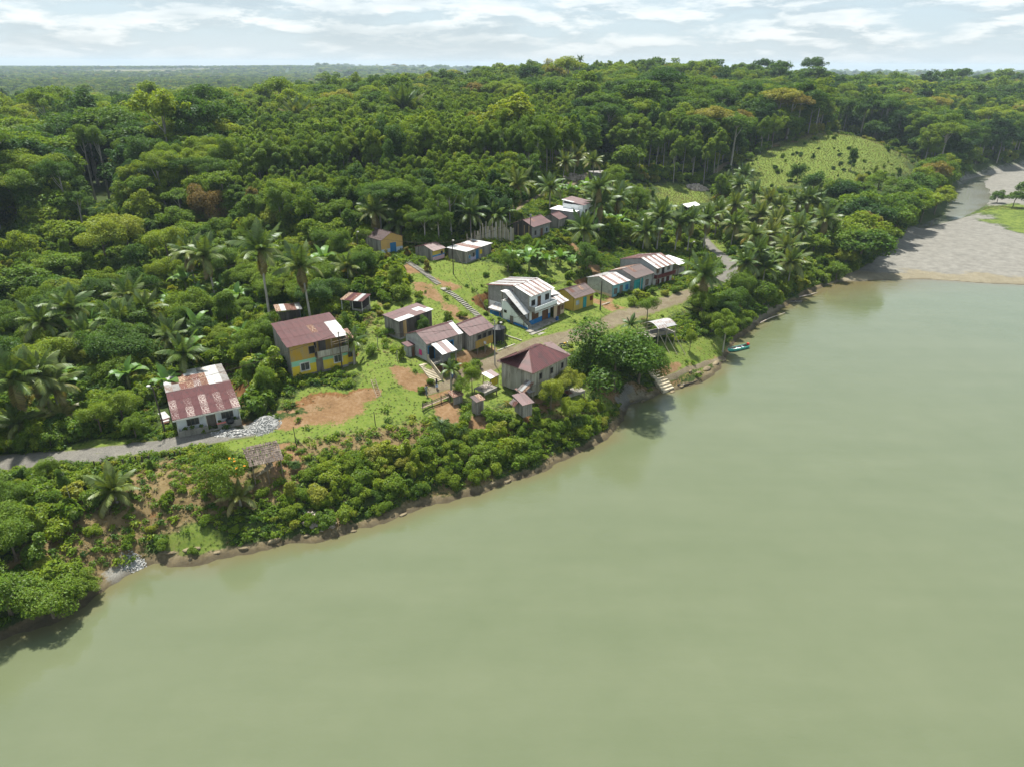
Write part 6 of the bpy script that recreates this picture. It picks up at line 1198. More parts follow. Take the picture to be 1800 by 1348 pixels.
# --- people
def person(px, label, shirt, trousers, hair_len, stride, facing, skirt=False, scale=1.0, skin=(.075, .04, .026)):
    p = G(*px); t = thing('person', label, 'person', (p[0], p[1], p[2] + .0), facing); t.scale = (scale,) * 3
    J = {'pel': (0, 0, .92, .135), 'sp': (0, 0, 1.12, .125), 'ch': (0, 0.0, 1.34, .155), 'nk': (0, 0, 1.48, .058), 'hd': (0, .01, 1.56, .075), 'ht': (0, .005, 1.68, .085), 'hp': (0, 0, 1.735, .05)}
    for s, sg in (('l', 1), ('r', -1)):
        st = stride * sg; J.update({'hip' + s: (.095 * sg, 0, .88, .10), 'kn' + s: (.10 * sg, st * .22 + .03, .48, .066), 'an' + s: (.10 * sg, st * .40 - .05 * abs(stride), .09 + (.04 if st < 0 else 0), .042), 'to' + s: (.11 * sg, st * .40 + .13, .04 + (.02 if st < 0 else 0), .036),
                  'sh' + s: (.19 * sg, 0, 1.41, .068), 'el' + s: (.25 * sg, -st * .10 - .02, 1.14, .046), 'wr' + s: (.25 * sg, -st * .2 + .10, .93, .034), 'ha' + s: (.245 * sg, -st * .22 + .14, .84, .038)})
    E = [('pel', 'sp'), ('sp', 'ch'), ('ch', 'nk'), ('nk', 'hd'), ('hd', 'ht'), ('ht', 'hp')]
    for s in 'lr': E += [('pel', 'hip' + s), ('hip' + s, 'kn' + s), ('kn' + s, 'an' + s), ('an' + s, 'to' + s), ('ch', 'sh' + s), ('sh' + s, 'el' + s), ('el' + s, 'wr' + s), ('wr' + s, 'ha' + s)]
    ks = list(J); me = bpy.data.meshes.new('body'); me.from_pydata([J[k][:3] for k in ks], [(ks.index(a), ks.index(b)) for a, b in E], []); o = bpy.data.objects.new('tmp_body', me); COL.objects.link(o); o.modifiers.new('s', 'SKIN').use_smooth_shade = True
    for k, sv in zip(ks, me.skin_vertices[0].data): sv.radius = (J[k][3], J[k][3] * (.72 if k in ('pel', 'sp', 'ch') else 1)); sv.use_root = k == 'pel'
    o.modifiers.new('d', 'SUBSURF').levels = 2; dg = bpy.context.evaluated_depsgraph_get(); me2 = bpy.data.meshes.new_from_object(o.evaluated_get(dg)); bpy.data.objects.remove(o)
    mk_ = lambda n_, c: weathered(n_, c, tuple(x * .8 for x in c), .3, 6, var=.03); me2.materials.clear(); [me2.materials.append(m_) for m_ in (mk_('skin', skin), mk_('shirt', shirt), mk_('trousers', trousers), mk_('shoes', (.03, .025, .02)))]
    for f in me2.polygons:
        x, y, z = f.center; ax = abs(x); f.use_smooth = True
        f.material_index = 3 if z < .10 else (0 if z > 1.47 or (ax > .20 and z < 1.22) or (skirt and z < .5) else (2 if z < .96 and ax < .2 else 1))
    link('body', me2, t); b = MB(); n = 8; prof = [(1.755, .03), (1.735, .085), (1.69, .105), (1.63, .108)] + ([(1.5, .10), (1.38, .09), (1.3, .05)] if hair_len else [(1.585, .085)])
    for (z0, r0), (z1, r1) in zip(prof, prof[1:]):
        pts = [[(math.cos(6.2832 * k / n) * r, math.sin(6.2832 * k / n) * r - .022 - (.02 if z < 1.6 else 0), z) for k in range(n)] for z, r in ((z0, r0), (z1, r1))]
        for k in range(n):
            if (z1 < 1.68 and math.sin(6.2832 * (k + .5) / n) > .35): continue
            q = (k + 1) % n; b.add([pts[0][k], pts[0][q], pts[1][q], pts[1][k]], [(3, 2, 1, 0)])
    b.build('hair', mk_('hair', (.012, .010, .009)), t); b = MB(); b.tube([(0, .088, 1.655), (0, .115, 1.625), (0, .09, 1.615)], [.008, .015, .008], 5); [b.box(x - .012, x + .012, .088, .1, 1.655, 1.668) for x in (-.032, .032)]; b.build('face', mk_('face', tuple(c * .8 for c in skin)), t); b = MB(); b.box(-.025, .025, .083, .096, 1.582, 1.590); b.build('mouth', mk_('mouth', (.10, .035, .03)), t)
    if skirt: b = MB(); b.tube([(0, 0, .98), (0, 0, .85), (0, .02, .60), (0, .03, .46)], [.14, .165, .20, .215], 12, cap=False); b.build('skirt', mk_('skirt', trousers), t, True)
    fg = MB()
    for sg in (1, -1):
        st = stride * sg; hx, hy, hz_ = .245 * sg, -st * .22 + .14, .84
        for q in range(4): fg.tube([(hx + sg * .005, hy - .03 + q * .02, hz_), (hx, hy - .028 + q * .021 + .01, hz_ - .06), (hx - sg * .015, hy - .028 + q * .021 + .02, hz_ - (.10, .115, .11, .09)[q])], [.010, .009, .007], 5)
        fg.tube([(hx - sg * .01, hy + .03, hz_ + .02), (hx - sg * .025, hy + .06, hz_ - .02), (hx - sg * .03, hy + .068, hz_ - .055)], [.011, .010, .008], 5)
    fg.build('fingers', mk_('fingers', skin), t); return t
person((750, 696), 'person in grey shirt and grey trousers walking on the path towards the bench', (.20, .22, .23), (.13, .15, .17), False, .55, R(-130)); person((768, 685), 'person in dark top and pale blue skirt walking behind the one in grey', (.03, .03, .05), (.42, .50, .62), True, .4, R(-110), True, .95); person((795, 674), 'person in blue shirt standing on the path behind the small palm', (.10, .17, .42), (.07, .07, .08), False, .1, R(200))
# --- tank, platforms, palisade, planks, drum
p = G(875, 600); t = thing('water_tank', 'black tarred water tank beside the stilted plank house', 'water tank', (p[0], p[1], p[2] - .05), R(45)); b = MB(); b.tube([(0, 0, -.3), (0, 0, 2.3), (0, 0, 2.35)], [1.15, 1.15, 1.1], 16); b.build('drum', WM['tankblack'], t); b = MB(); b.tube([(0, 0, 2.36), (0, 0, 2.7), (0, 0, 2.85)], [1.22, .55, .12], 16); b.build('lid', WM['tankblack'], t)
def platform(px, zoff, w, d, ang, label, nboards, mat, legs=1.0, name='platform', loose=0):
    p = G(*px); t = thing(name, label, 'platform', (p[0], p[1], p[2] + zoff), R(ang))
    for k in range(nboards): MB().box(0, w, d * k / nboards, d * (k + .82) / nboards, 0, .06).build('board', WM[mat], t)
    for x in (.1, w - .1):
        for y in (.1, d - .1): MB().box(x - .06, x + .06, y - .06, y + .06, -zoff - legs, 0).build('leg', WM['wood'], t)
    MB().box(0, w, .02, .1, -.35, -.02).build('side_board', WM[mat], t); return t, p
t, p = platform((852, 703), 1.0, 2.6, 2.2, 48, 'raised plank platform piled with firewood in front of the hip-roofed house', 8, 'plank_grey')
b = MB(); r_ = random.Random(9)
for k in range(46): x, y, z = r_.uniform(.4, 2.1), r_.uniform(.4, 1.8), .1 + .5 * r_.random() ** 1.5; e = Vector((r_.gauss(0, 1), r_.gauss(0, .5), r_.gauss(0, .12))).normalized() * .35; b.beam(Vector((x, y, z)) - e, Vector((x, y, z)) + e, .06)
o = b.build('firewood_pile', M_DEADWOOD); o.location = t.location + Vector((0, 0, .03)); o.rotation_euler = t.rotation_euler; tag(o, 'tangle of bleached firewood heaped on the raised plank platform', 'firewood'); o['kind'] = 'thing'
t, p = platform((1000, 706), .9, 3.0, 1.7, 34, 'slatted plank platform with a tin offcut right of the lime trees', 8, 'plank_grey'); o = link('tin_offcut', sheet_mesh(1.0, 1.2), None); o.location = t.location + Vector((-.2, .1, .12)); o.rotation_euler = (0, 0, R(34)); o.material_slots[0].link = 'OBJECT'; o.material_slots[0].material = RM['rustwhite']; tag(o, 'rust-flecked tin offcut lying on the slatted plank platform', 'tin sheet')
a, b_ = G(822, 438), G(902, 428); t = thing('palisade', 'ragged palisade of upright stakes and boards below the dark plank house', 'fence', tuple(a)); r_ = random.Random(4)
for k in range(44):
    f = k / 43; q = a + (b_ - a) * f; bend = 1.2 * math.sin(f * 3.14); x, y = q[0] - bend * .5, q[1] + bend; hgt = r_.uniform(1.6, 2.6) + (1.2 if r_.random() < .3 else 0) + .8 * f; w = r_.uniform(.06, .2); o = MB().box(-w, w, -.03, .03, -.5, hgt).build('stake', WM['bamboo' if r_.random() < .6 else 'plank_pale'], t); o.location = (x - a[0], y - a[1], Hs(x, y) - a[2]); o.rotation_euler = (r_.uniform(-.05, .05), r_.uniform(-.06, .06), r_.uniform(-.4, .6))
for px0, px1, lab in (((887, 590), (917, 600), 'pale plank lying on the grass right of the black water tank'), ((874, 618), (905, 606), 'long pale plank lying beside the road below the stilted house'), ((1058, 537), (1072, 533), 'short dark beam lying on the bare earth by the stout pole')):
    a, b_ = Vector(tuple(G(*px0))), Vector(tuple(G(*px1))); o = MB().beam(a + Vector((0, 0, .1)), b_ + Vector((0, 0, .1)), .2, .08).build('plank', WM['plank_pale']); tag(o, lab, 'plank')
p = hpt('I', 5.7, -1.15); o = MB().tube([(0, 0, 0), (0, 0, .05), (0, 0, .85), (0, 0, .9)], [.27, .29, .29, .27], 12).build('drum', WM['bluedrum'], None, False); o.location = (p[0], p[1], 7.2 - .26); tag(o, 'blue plastic drum on the steps in front of the tan annex', 'drum')
p = G(918, 428); o = MB().tube([(0, 0, 0), (0, 0, .6), (0, 0, .75)], [.22, .22, .1], 10).build('drum', M_BLUEB); o.location = tuple(p); tag(o, 'small bright blue barrel by the dark plank house wall', 'barrel')
# things on the porch and yard of the white house
def at_house(k, x, y, z): a = hpt(k, x, y); return Vector((a[0], a[1], HOUSE[k]['z0'] + z))
o = MB().tube([(0, 0, 0), (0, 0, .3), (0, 0, .55), (0, 0, .7)], [.55, .6, .45, .1], 10).build('covered_bundle', WM['black'], None, True); o.location = at_house('A', 6.3, .8, .5); tag(o, 'bundle under black plastic on the porch of the white house', 'bundle'); o = MB().box(-.55, .55, -.16, .16, 0, .06).build('folded_cloth', WM['cloth_salmon']); o.location = at_house('A', 5.2, .4, .86); o.rotation_euler = (0, 0, R(29.4)); tag(o, 'salmon pink cloth spread over the porch wall of the white house', 'cloth')
for k, x in enumerate((1.0, 1.8, 2.9, 5.0, 7.0)):
    t = thing('potted_plant', ('first', 'second', 'third', 'fourth', 'last')[k] + ' small potted plant from the lamp-post side on the white house porch', 'potted plant', tuple(at_house('A', x, .85, .1)), k, 'potted plants on the porch'); MB().tube([(0, 0, 0), (0, 0, .32)], [.13, .17], 8).build('pot', WM['concrete'], t); q, c, r_ = crown_quads(700 + k, .28, .34, .75, 90, .2, 5, (.4, .6)); f = link('foliage', quads_mesh('foliage', q, [M_LEAF]), t); f['tint'] = .45
t = thing('tin_stack', 'low stack of rusty and white tin sheets left of the white house', 'tin stack', tuple(G(288, 742)), R(30))
for k in range(4): o = link('tin_sheet', sheet_mesh(.9, 1.6), t); o.location = (-.3 + .1 * k, -.9 + .3 * k, .25 + .05 * k); o.rotation_euler = (.06 * k, 0, .1 * k); o.material_slots[0].link = 'OBJECT'; o.material_slots[0].material = RM[('rust', 'white', 'maroon', 'white')[k]]
MB().box(-.3, .5, -.8, 1.6, -.2, .24).build('trestle', WM['wood'], t)
# --- rock slabs along the waterline, each its own thing
def rock(p, sx, sy, sz, seed, rz):
    r = np.random.default_rng(seed); bm = bmesh.new(); bmesh.ops.create_icosphere(bm, subdivisions=2, radius=1)
    for v in bm.verts: n = .72 + .5 * float(fbm(np.array(v.co.x * 1.7 + seed), np.array(v.co.y * 1.7 + v.co.z * 1.3), seed, 3)); v.co = Vector((v.co.x * sx * n, v.co.y * sy * n, max(-.6, min(.62, v.co.z)) * sz * n))
    me = bpy.data.meshes.new('rock'); bm.to_mesh(me); bm.free(); me.materials.append(M_ROCK); o = link('rock', me); o.location = p; o.rotation_euler = (0, 0, rz); return o
rk = random.Random(12); ROCKS = []
for (u0, v0), (u1, v1), n in (((275, 985), (420, 974), 3), ((420, 974), (640, 928), 4), ((640, 928), (880, 853), 2), ((880, 853), (1080, 760), 3), ((1180, 690), (1280, 634), 7), ((1105, 714), (1150, 698), 3)):
    for k in range(n):
        f = (k + rk.uniform(.1, .9)) / n; p = P(u0 + (u1 - u0) * f, v0 + (v1 - v0) * f - rk.uniform(-1, 7), .1); sx = rk.uniform(.3, 1.0) ** 1.3 * 1.3
        ang = math.atan2(P(u1, v1, 0)[1] - P(u0, v0, 0)[1], P(u1, v1, 0)[0] - P(u0, v0, 0)[0]); o = rock((p[0], p[1], max(.02, Hs(p[0], p[1]))), sx, sx * rk.uniform(.35, .6), rk.uniform(.14, .34), len(ROCKS), ang + rk.uniform(-.25, .25)); ROCKS.append(o); tag(o, None, 'rock', 'rock slabs along the waterline')
# --- fountain-shaped grass clumps on the bank top
M_CL = M_GRASSB
for k, (px, s, lab) in enumerate((((776, 762), 1.0, 'big blue-green fountain grass clump at the bank top left of the bare patch'), ((808, 766), .85, 'smaller blue-green fountain grass clump right of the big one'), ((1008, 752), .95, 'fountain grass clump under the small lime tree on the bank'), ((520, 824), .5, 'small fountain grass clump beside the thatched shelter'), ((700, 812), .55, 'fountain grass clump among shrubs on the green bank'))):
    p = G(*px); rr = random.Random(k); t = thing('grass_clump', lab, 'grass clump', tuple(p), 0); V = []
    for q in range(260):
        a = rr.uniform(0, 6.28); x, y = math.cos(a), math.sin(a); hh = 2.1 * s * rr.uniform(.5, 1); sp = 1.5 * s * rr.uniform(.2, 1); p0 = np.array([x * .15, y * .15, 0]); p1 = p0 + [x * sp * .35, y * sp * .35, hh * .75]; p2 = p0 + [x * sp * .8, y * sp * .8, hh * .85]; p3 = p0 + [x * sp * 1.1, y * sp * 1.1, hh * rr.uniform(.35, .6)]; w = np.array([-y, x, 0]) * .04
        V += [[p0 - w, p0 + w, p1 + w, p1 - w], [p1 - w, p1 + w, p2 + w * .8, p2 - w * .8], [p2 - w * .8, p2 + w * .8, p3 + w * .1, p3 - w * .1]]
    f = link('blades', quads_mesh('blades', np.array(V), [M_CL]), t); f['tint'] = .12
# ================================================================== trees and shrubs
def place_px(u, v): return G(u, v)
LANDMARKS = []   # (phrase, x, y) filled by the houses
def add_landmark(phrase, k=None, px=None):
    if k: h = HOUSE[k]; x, y = hpt(k, h['w'] / 2, h['d'] / 2)
    else: x, y = G(*px)[:2]
    LANDMARKS.append((phrase, x, y))
for ph, k in (('the white house with the patched roof', 'A'), ('the yellow and mint house', 'B'), ('the grey plank shed with a white-edged roof', 'E'),
              ('the blue and white two-storey house', 'I'), ('the hip-roofed plank house', 'K'), ('the orange house with a blue door', 'L'),
              ('the plank hut with a tin roof', 'N'), ('the dark plank house on the rise', 'O'), ('the white house with a maroon balcony', 'T3'),
              ('the thatched shelter by the road', 'V'), ('the arched tin boat shelter', 'U'), ('the open shed with a rusty roof', 'D'), ('the white tarpaulin roof', 'W')): add_landmark(ph, k)
for ph, px in (('the grassy knoll', (1450, 245)), ('the gravel bar', (1620, 440)), ('the river bend upstream', (1690, 350)), ('the gravel road at the left edge', (20, 812)),
               ('the stony gully at the waterline', (240, 992)), ('the moored turquoise boat', (1292, 612)), ('the ridge top', (1000, 140)), ('the concrete landing steps', (1165, 672)),
               ('the plantation of slim trunks', (560, 330)), ('the pale-trunked pair of tall trees', (175, 345)), ('the left edge of the forest', (20, 330)), ('the right end of the forest', (1760, 230)),
               ('the far earth path up the knoll', (1280, 288)), ('the tall lone tree on the skyline', (1420, 175))): add_landmark(ph, px=px)
ORD = ['nearest', 'second', 'third', 'fourth', 'fifth', 'sixth', 'seventh', 'eighth', 'ninth', 'tenth', 'eleventh', 'twelfth', 'thirteenth', 'fourteenth', 'fifteenth', 'sixteenth', 'seventeenth', 'eighteenth', 'nineteenth', 'twentieth'] + ['twenty-' + w for w in ('first', 'second', 'third', 'fourth', 'fifth', 'sixth', 'seventh', 'eighth', 'ninth')] + ['thirtieth'] + ['thirty-' + w for w in ('first', 'second', 'third', 'fourth', 'fifth', 'sixth', 'seventh', 'eighth', 'ninth')]
def shade(t): return 'dark green' if t < .22 else 'deep green' if t < .42 else 'mid green' if t < .62 else 'bright green' if t < .82 else 'yellowish' if t < .95 else 'brownish'
LABELLED = []    # (object, head phrase, x, y): labels are written at the end, counted outwards from the nearest landmark
def later(o, head, x, y): LABELLED.append((o, head, x, y))

def make_tree(loc, kind, h, tint, var, lod, head, group, rz=0.0, squash=1.0, name='tree', cat='tree', flower=None):
    tm, cm, r, top = proto(kind, var, lod); s = h / top
    t = thing(name, None, cat, loc, rz, group); t.scale = (s * squash, s * squash, s)
    link('trunk', tm, t); c = link('crown', cm, t); c['tint'] = float(tint); c['lum'] = 1.0
    later(t, head, loc[0], loc[1]); return t

# trees one can pick out in the photograph: base pixel, kind, height, tint, head of the label
HEADS = {'bare': 'tall bare-stemmed tree', 'broad': 'rounded leafy tree', 'tall': 'tall forest tree', 'slim': 'slim pale-stemmed tree', 'umbrella': 'flat-topped forest tree', 'column': 'vine-clad upright tree', 'orchard': 'dense low-crowned tree'}
NAMED = [
 ((1078, 684), 'orchard', 10.2, .27, 1.30, 'great dark mango tree spreading over the river bank'), ((1122, 672), 'orchard', 6.2, .29, 1.35, 'lower mango tree leaning towards the landing steps'),
 ((968, 724), 'broad', 4.6, .80, .9, 'bright yellow-green young tree beside the hip-roofed plank house'), ((1000, 702), 'broad', 4.4, .84, .95, 'bright lime young tree at the corner of the hip-roofed plank house'), ((1004, 742), 'broad', 3.6, .74, .95, 'small lime tree on the bank below the plank platform'),
 ((1030, 478), 'orchard', 5.8, .28, .95, 'round mango tree on the slope left of the tin-roofed row'), ((893, 478), 'orchard', 3.8, .42, .85, 'rounded shrub-like tree above the blue and white house'),
 ((402, 868), 'orchard', 5.2, .55, .95, 'green tree with orange blossom beside the thatched shelter'), ((612, 608), 'column', 5.4, .3, .8, 'dark green tree right behind the yellow and mint house'),
 ((745, 590), 'orchard', 3.0, .24, .75, 'dark rounded bush-like tree against the grey plank shed'), ((1137, 566), 'broad', 4.8, .46, .9, 'feathery young tree beside the arched boat shelter'),
 ((1212, 618), 'broad', 3.8, .62, .62, 'slim papaya-like tree on the grass by the landing'), ((1232, 560), 'broad', 5.2, .55, 1.0, 'leafy tree between the road and the boat shelter'), ((1250, 585), 'broad', 4.2, .6, 1.1, 'bright bushy tree on the point above the moored boat'),
 ((1285, 552), 'orchard', 5.2, .3, 1.1, 'dark bushy tree right of the palm by the road'), ((1300, 580), 'broad', 3.2, .5, 1.3, 'low spreading tree overhanging the water by the beached canoe'), ((1222, 540), 'broad', 4.6, .68, .9, 'yellow-green tree under the big roadside palm'),
 ((830, 690), 'broad', 3.8, .58, .8, 'small tree beside the plank outhouse'), ((812, 705), 'broad', 3.4, .5, .7, 'thin shrubby tree at the end of the bench'), ((372, 402), 'orchard', 9.5, 1.0, .85, 'rust-brown leafy tree at the forest edge'),
 ((168, 352), 'bare', 19.5, .42, .9, 'tall leaning tree with a long pale trunk at the forest edge'), ((193, 352), 'bare', 20, .38, .9, 'tall straight pale-trunked tree beside the leaning one'), ((240, 350), 'bare', 16.5, .4, .85, 'tall tree with ragged crown right of the pale-trunked pair'),
 ((230, 455), 'broad', 9, .82, 1.1, 'yellow-green spreading tree above the palms'), ((190, 470), 'broad', 9.5, .78, 1.05, 'pale green spreading tree left of the yellow-green one'), ((300, 470), 'broad', 8.5, .72, 1.0, 'light green tree at the edge of the palms'),
 ((690, 345), 'column', 14, .2, .75, 'dark vine-clad tree standing in the plantation'), ((1230, 300), 'column', 12, .25, .8, 'dark vine-hung tree near the earth path'), ((1495, 300), 'column', 8.5, .14, .9, 'dark tree standing alone on the knoll flank'),
 ((1428, 342), 'orchard', 7, .12, 1.1, 'very dark bushy tree at the knoll foot'), ((1400, 320), 'orchard', 6, .18, 1.0, 'dark tree among shrubs on the knoll foot'), ((1500, 400), 'orchard', 10, .45, 1.2, 'broad olive-green tree on the river side of the knoll'), ((1540, 405), 'orchard', 10, .3, 1.15, 'big leafy tree above the gravel bar'),
 ((1580, 410), 'column', 11, .26, 1.0, 'dark upright tree by the upstream water'), ((1618, 392), 'column', 12, .2, .95, 'vine-clad tree leaning over the upstream channel'), ((1460, 430), 'orchard', 8, .4, 1.1, 'leafy tree left of the gravel bar'), ((1540, 345), 'broad', 8, .5, 1.1, 'green tree on the knoll shoulder'),
 ((1085, 380), 'column', 9, .34, .95, 'dense creeper-clad tree left of the lawn'), ((1120, 375), 'orchard', 7, .4, .9, 'bushy tree at the left of the lawn'), ((1075, 345), 'broad', 8, .5, .9, 'green tree behind the palms above the row'),
 ((1165, 304), 'bare', 15, .5, .8, 'tall thin-stemmed tree behind the lawn'), ((1182, 303), 'bare', 14, .45, .8, 'tall thin-stemmed tree next behind the lawn'), ((1780, 365), 'broad', 6, .3, 1.2, 'bushy tree on the gravel flats at the right edge'), ((1752, 358), 'orchard', 4.5, .24, 1.1, 'low dark tree on the flats upstream'), ((1800, 345), 'orchard', 6, .28, 1.1, 'rounded tree cut by the right edge on the flats'),
 ((30, 905), 'broad', 4.4, .4, 1.0, 'leafy tree at the left edge of the bank'), ((130, 900), 'slim', 5.6, .3, .8, 'thin pale-stemmed sapling on the dry slope'), ((90, 850), 'broad', 3.0, .5, .95, 'ragged bushy tree below the road'),
 ((20, 1080), 'orchard', 4.8, .42, 1.3, 'dense tree overhanging the river at the left edge'), ((95, 1085), 'orchard', 3.8, .5, 1.3, 'bushy tree overhanging the water left of the stony gully'), ((30, 985), 'broad', 4.6, .46, 1.1, 'leafy tree on the bank above the overhanging one'), ((150, 1050), 'orchard', 2.6, .55, 1.2, 'low bush-like tree at the waterline left of the gully'),
 ((440, 690), 'column', 5.0, .46, .9, 'tall leafy shrub-like tree right of the patched roof'), ((470, 700), 'broad', 4.4, .5, .8, 'leafy tree between the two front houses'), ((445, 640), 'broad', 5.5, .46, .9, 'feathery tree behind the patched roof'), ((470, 620), 'broad', 6, .42, .9, 'bushy tree left of the yellow and mint house'), ((480, 655), 'column', 5.4, .4, .75, 'dark tree against the wall of the yellow and mint house'),
 ((220, 750), 'broad', 5, .62, 1.0, 'bright leafy tree left of the patched-roof house'), ((180, 765), 'broad', 4.6, .6, .95, 'bright bushy tree above the gravel road'), ((240, 770), 'orchard', 3.2, .5, .9, 'low round tree beside the leaning street lamp'), ((230, 640), 'broad', 7, .28, 1.0, 'dark leafy tree behind the left street lamp'), ((190, 660), 'broad', 7, .24, 1.0, 'dark blue-green tree among the left palms'),
 ((925, 450), 'broad', 4.2, .5, .7, 'thin tree at the edge of the dark plank house terrace'), ((945, 455), 'broad', 4.0, .58, .7, 'small bright tree below the dark plank house'), ((648, 440), 'broad', 5.0, .55, .9, 'bright tree left of the orange house'), ((800, 395), 'broad', 7, .4, 1.0, 'leafy tree behind the stick fence'), ((1420, 178), 'umbrella', -104, .12, 1.15, 'huge lone emergent tree standing above the skyline on the right'), ((964, 150), 'column', -106, .10, 1.0, 'dark pointed tree at the highest point of the ridge'), ((1185, 165), 'umbrella', -113, .5, 1.5, 'wide pale green crown on the ridge right of centre'), ((1680, 180), 'umbrella', -123, .2, 1.2, 'dark flat crown on the skyline at the far right'), ((1634, 170), 'slim', -122, .2, .6, 'thin lone stem with small crown on the right skyline'), ((285, 195), 'tall', -160, .25, 1.1, 'tall dark tree breaking the forest top on the left'), ((610, 190), 'tall', -150, .2, 1.0, 'tall dark tree on the forest top left of centre'), ((700, 330), 'column', -212, .14, .9, 'very dark vine-covered tree rising in the middle of the forest'), ((560, 250), 'broad', -178, .8, 1.3, 'bright green dome-crowned tree in the forest'), ((1130, 230), 'umbrella', -150, .45, 1.4, 'big spreading crown on the near side of the ridge'), ((740, 410), 'broad', 6.5, .42, 1.0, 'leafy tree behind the small maroon-roofed hut'), ((770, 405), 'orchard', 6, .35, 1.0, 'dark leafy tree behind the plank hut'),
]
for k, ((u, v), kind, h, tint, sq, lab) in enumerate(NAMED):
    p = G(u, v)
    if h < 0: q_ = ray(u, -h); h = CAM[2] + q_[2] * math.hypot(p[0], p[1]) / math.hypot(q_[0], q_[1]) - p[2]
    d = math.hypot(p[0], p[1]); r = KINDS[kind][0] * h / proto(kind, k % 3, 'near')[3] * sq
    t = make_tree(p, kind, h, tint, k % 3, 'near' if d < 230 else 'mid', None, None, k * 1.7, sq); LABELLED.pop()
    t['label'] = lab; SKIP.append((p[0], p[1], r * .55))
    if 'orange blossom' in lab:
        q, c, rr = crown_quads(77, 3.9, 3.3, 4.3, 500, .5, 22, (.27, .41), up=1.2, low=-.1, inner=0)
        f = link('blossom', quads_mesh('blossom', q[::16], [M_FLOWER]), t)

# ---- palms: crown pixel, trunk height, frond length, tint
PALMS = [(120, 545, 7, 4.6, .3), (72, 568, 6, 4.4, .35), (226, 522, 6.5, 4.2, .4), (212, 566, 5, 4.2, .35), (20, 668, 7.5, 4.8, .3), (70, 655, 7, 4.4, .4), (366, 452, 8, 4.6, .4), (333, 446, 7.5, 4.4, .4),
 (456, 440, 13.2, 4.9, .3), (534, 468, 9.5, 4.7, .35), (320, 620, 4.5, 3.8, .3), (200, 862, 1.6, 3.4, .4), (105, 735, 1.4, 3.4, .75), (90, 800 - 120, 5, 4, .45), (300, 590, 3.5, 3.4, .35), (420, 872, 1.2, 2.6, .6),
 (664, 372, 432, 4.6, .4), (706, 392, 426, 4.6, .3), (828, 376, 418, 4.6, .2), (871, 378, 412, 4.6, .25), (902, 326, 385, 5.2, .45), (966, 330, 368, 4.6, .3), (1052, 358, 405, 5.2, .22), (1082, 352, 395, 4.8, .25), (1046, 332, 8, 4.6, .25),
 (1026, 404, 6, 4.8, .25), (1154, 386, 440, 5.0, .35), (1186, 392, 442, 4.8, .2), (1208, 388, 444, 4.6, .25), (1236, 386, 440, 4.4, .3), (1129, 408, 442, 4.6, .25), (1165, 372, 8.5, 4.4, .2), (1090, 340, 7, 4.4, .3), (1010, 275, 6, 4, .6), (990, 285, 6, 4, .4), (1045, 285, 6, 4, .45),
 (1308, 306, 8, 4.6, .15), (1278, 318, 5, 4, .3), (1298, 362, 8, 5.0, .45), (1262, 372, 7, 4.8, .4), (1340, 378, 7, 4.8, .5), (1290, 395, 6, 4.4, .4), (1352, 352, 8, 4.6, .55), (1420, 348, 8.5, 5, .25), (1448, 386, 8.5, 5.2, .4), (1354, 412, 6.5, 5.0, .6), (1384, 436, 6.5, 5.0, .5), (1332, 444, 6.5, 4.8, .25),
 (1308, 462, 5, 4.4, .2), (1345, 470, 5, 4.6, .25), (1240, 484, 7, 5.4, .25), (1392, 462, 6, 5.0, .4), (1402, 356, 7, 4.6, .35), (1322, 340, 6.5, 4.4, .3), (1374, 366, 7, 4.6, .45), (1436, 358, 7, 4.6, .3), (1320, 415, 6, 4.6, .5), (1365, 392, 7, 4.8, .55), (1412, 402, 7, 4.8, .35), (1300, 325, 6, 4.4, .25),
 (792, 650, 3.6, 1.9, .2), (619, 600, 3.6, 2.2, .25), (1106, 572, 2.2, 2.2, .1), (745, 398, 425, 4.2, .3), (610, 470, 3.5, 3.4, .45), (30, 745, 2.0, 3.4, .4), (150, 590, 4.5, 4.0, .35), (255, 545, 5.0, 3.8, .4)]
for k, (u, v, h, fl, ti) in enumerate(PALMS):
    if h > 100:
        p = G(u, h); q = ray(u, v); s_ = math.hypot(p[0], p[1]) / math.hypot(q[0], q[1]); h = CAM[2] + q[2] * s_ - p[2]
    else: p = G(u, v, h)
    t = palm('palm_tree', p, h, fl, None, None, 100 + k, ti, nf=20 if fl > 3 else 12, lean=random.Random(k).choice((.02, .05, .12)))
    later(t, ('tall ' if h > 9 else 'low ' if h < 3 else '') + ('yellowing ' if ti > .48 else '') + 'coconut palm', p[0], p[1]); SKIP.append((p[0], p[1], .8))
for k, (u, v, h, fl, ti, lab) in enumerate([(706, 190, 14, 9, .15, 'giant upright-leaved palm standing out of the forest canopy'), (524, 208, 12, 8, .35, 'giant yellowish upright-leaved palm left in the forest canopy'),
        (985, 128, 12, 8, .1, 'dark upright-leaved palm near the highest point of the ridge'), (1018, 106, 20, 4, .1, 'slender palm standing above the ridge skyline'), (638, 117, 21, 4.4, .1, 'slender palm above the treeline left of the ridge'), (380, 232, 9, 5, .5, 'yellowing palm among forest trees on the left')]):
    p = G(u, v, h); palm('palm_tree', p, h, fl, lab, None, 300 + k, ti, nf=18, spiky=fl > 6)
BAN = [(110, 690), (300, 545), (590 - 20, 480), (165, 590), (350, 600), (350, 530), (330, 520), (370, 545), (900, 470), (960, 475), (985, 470), (940, 460), (930, 478), (1005, 480), (790, 400), (815, 385), (780, 388), (1000, 345), (985, 352), (1060, 400), (1090, 410), (1045, 415), (1120, 425), (1015, 350),
       (230, 690), (120, 700), (250, 590), (340, 640), (1440, 440), (1400, 470), (20, 640), (965, 355), (740, 355), (1075, 425), (300, 700), (430, 610), (1030, 345), (880, 400), (420, 540), (395, 520)]
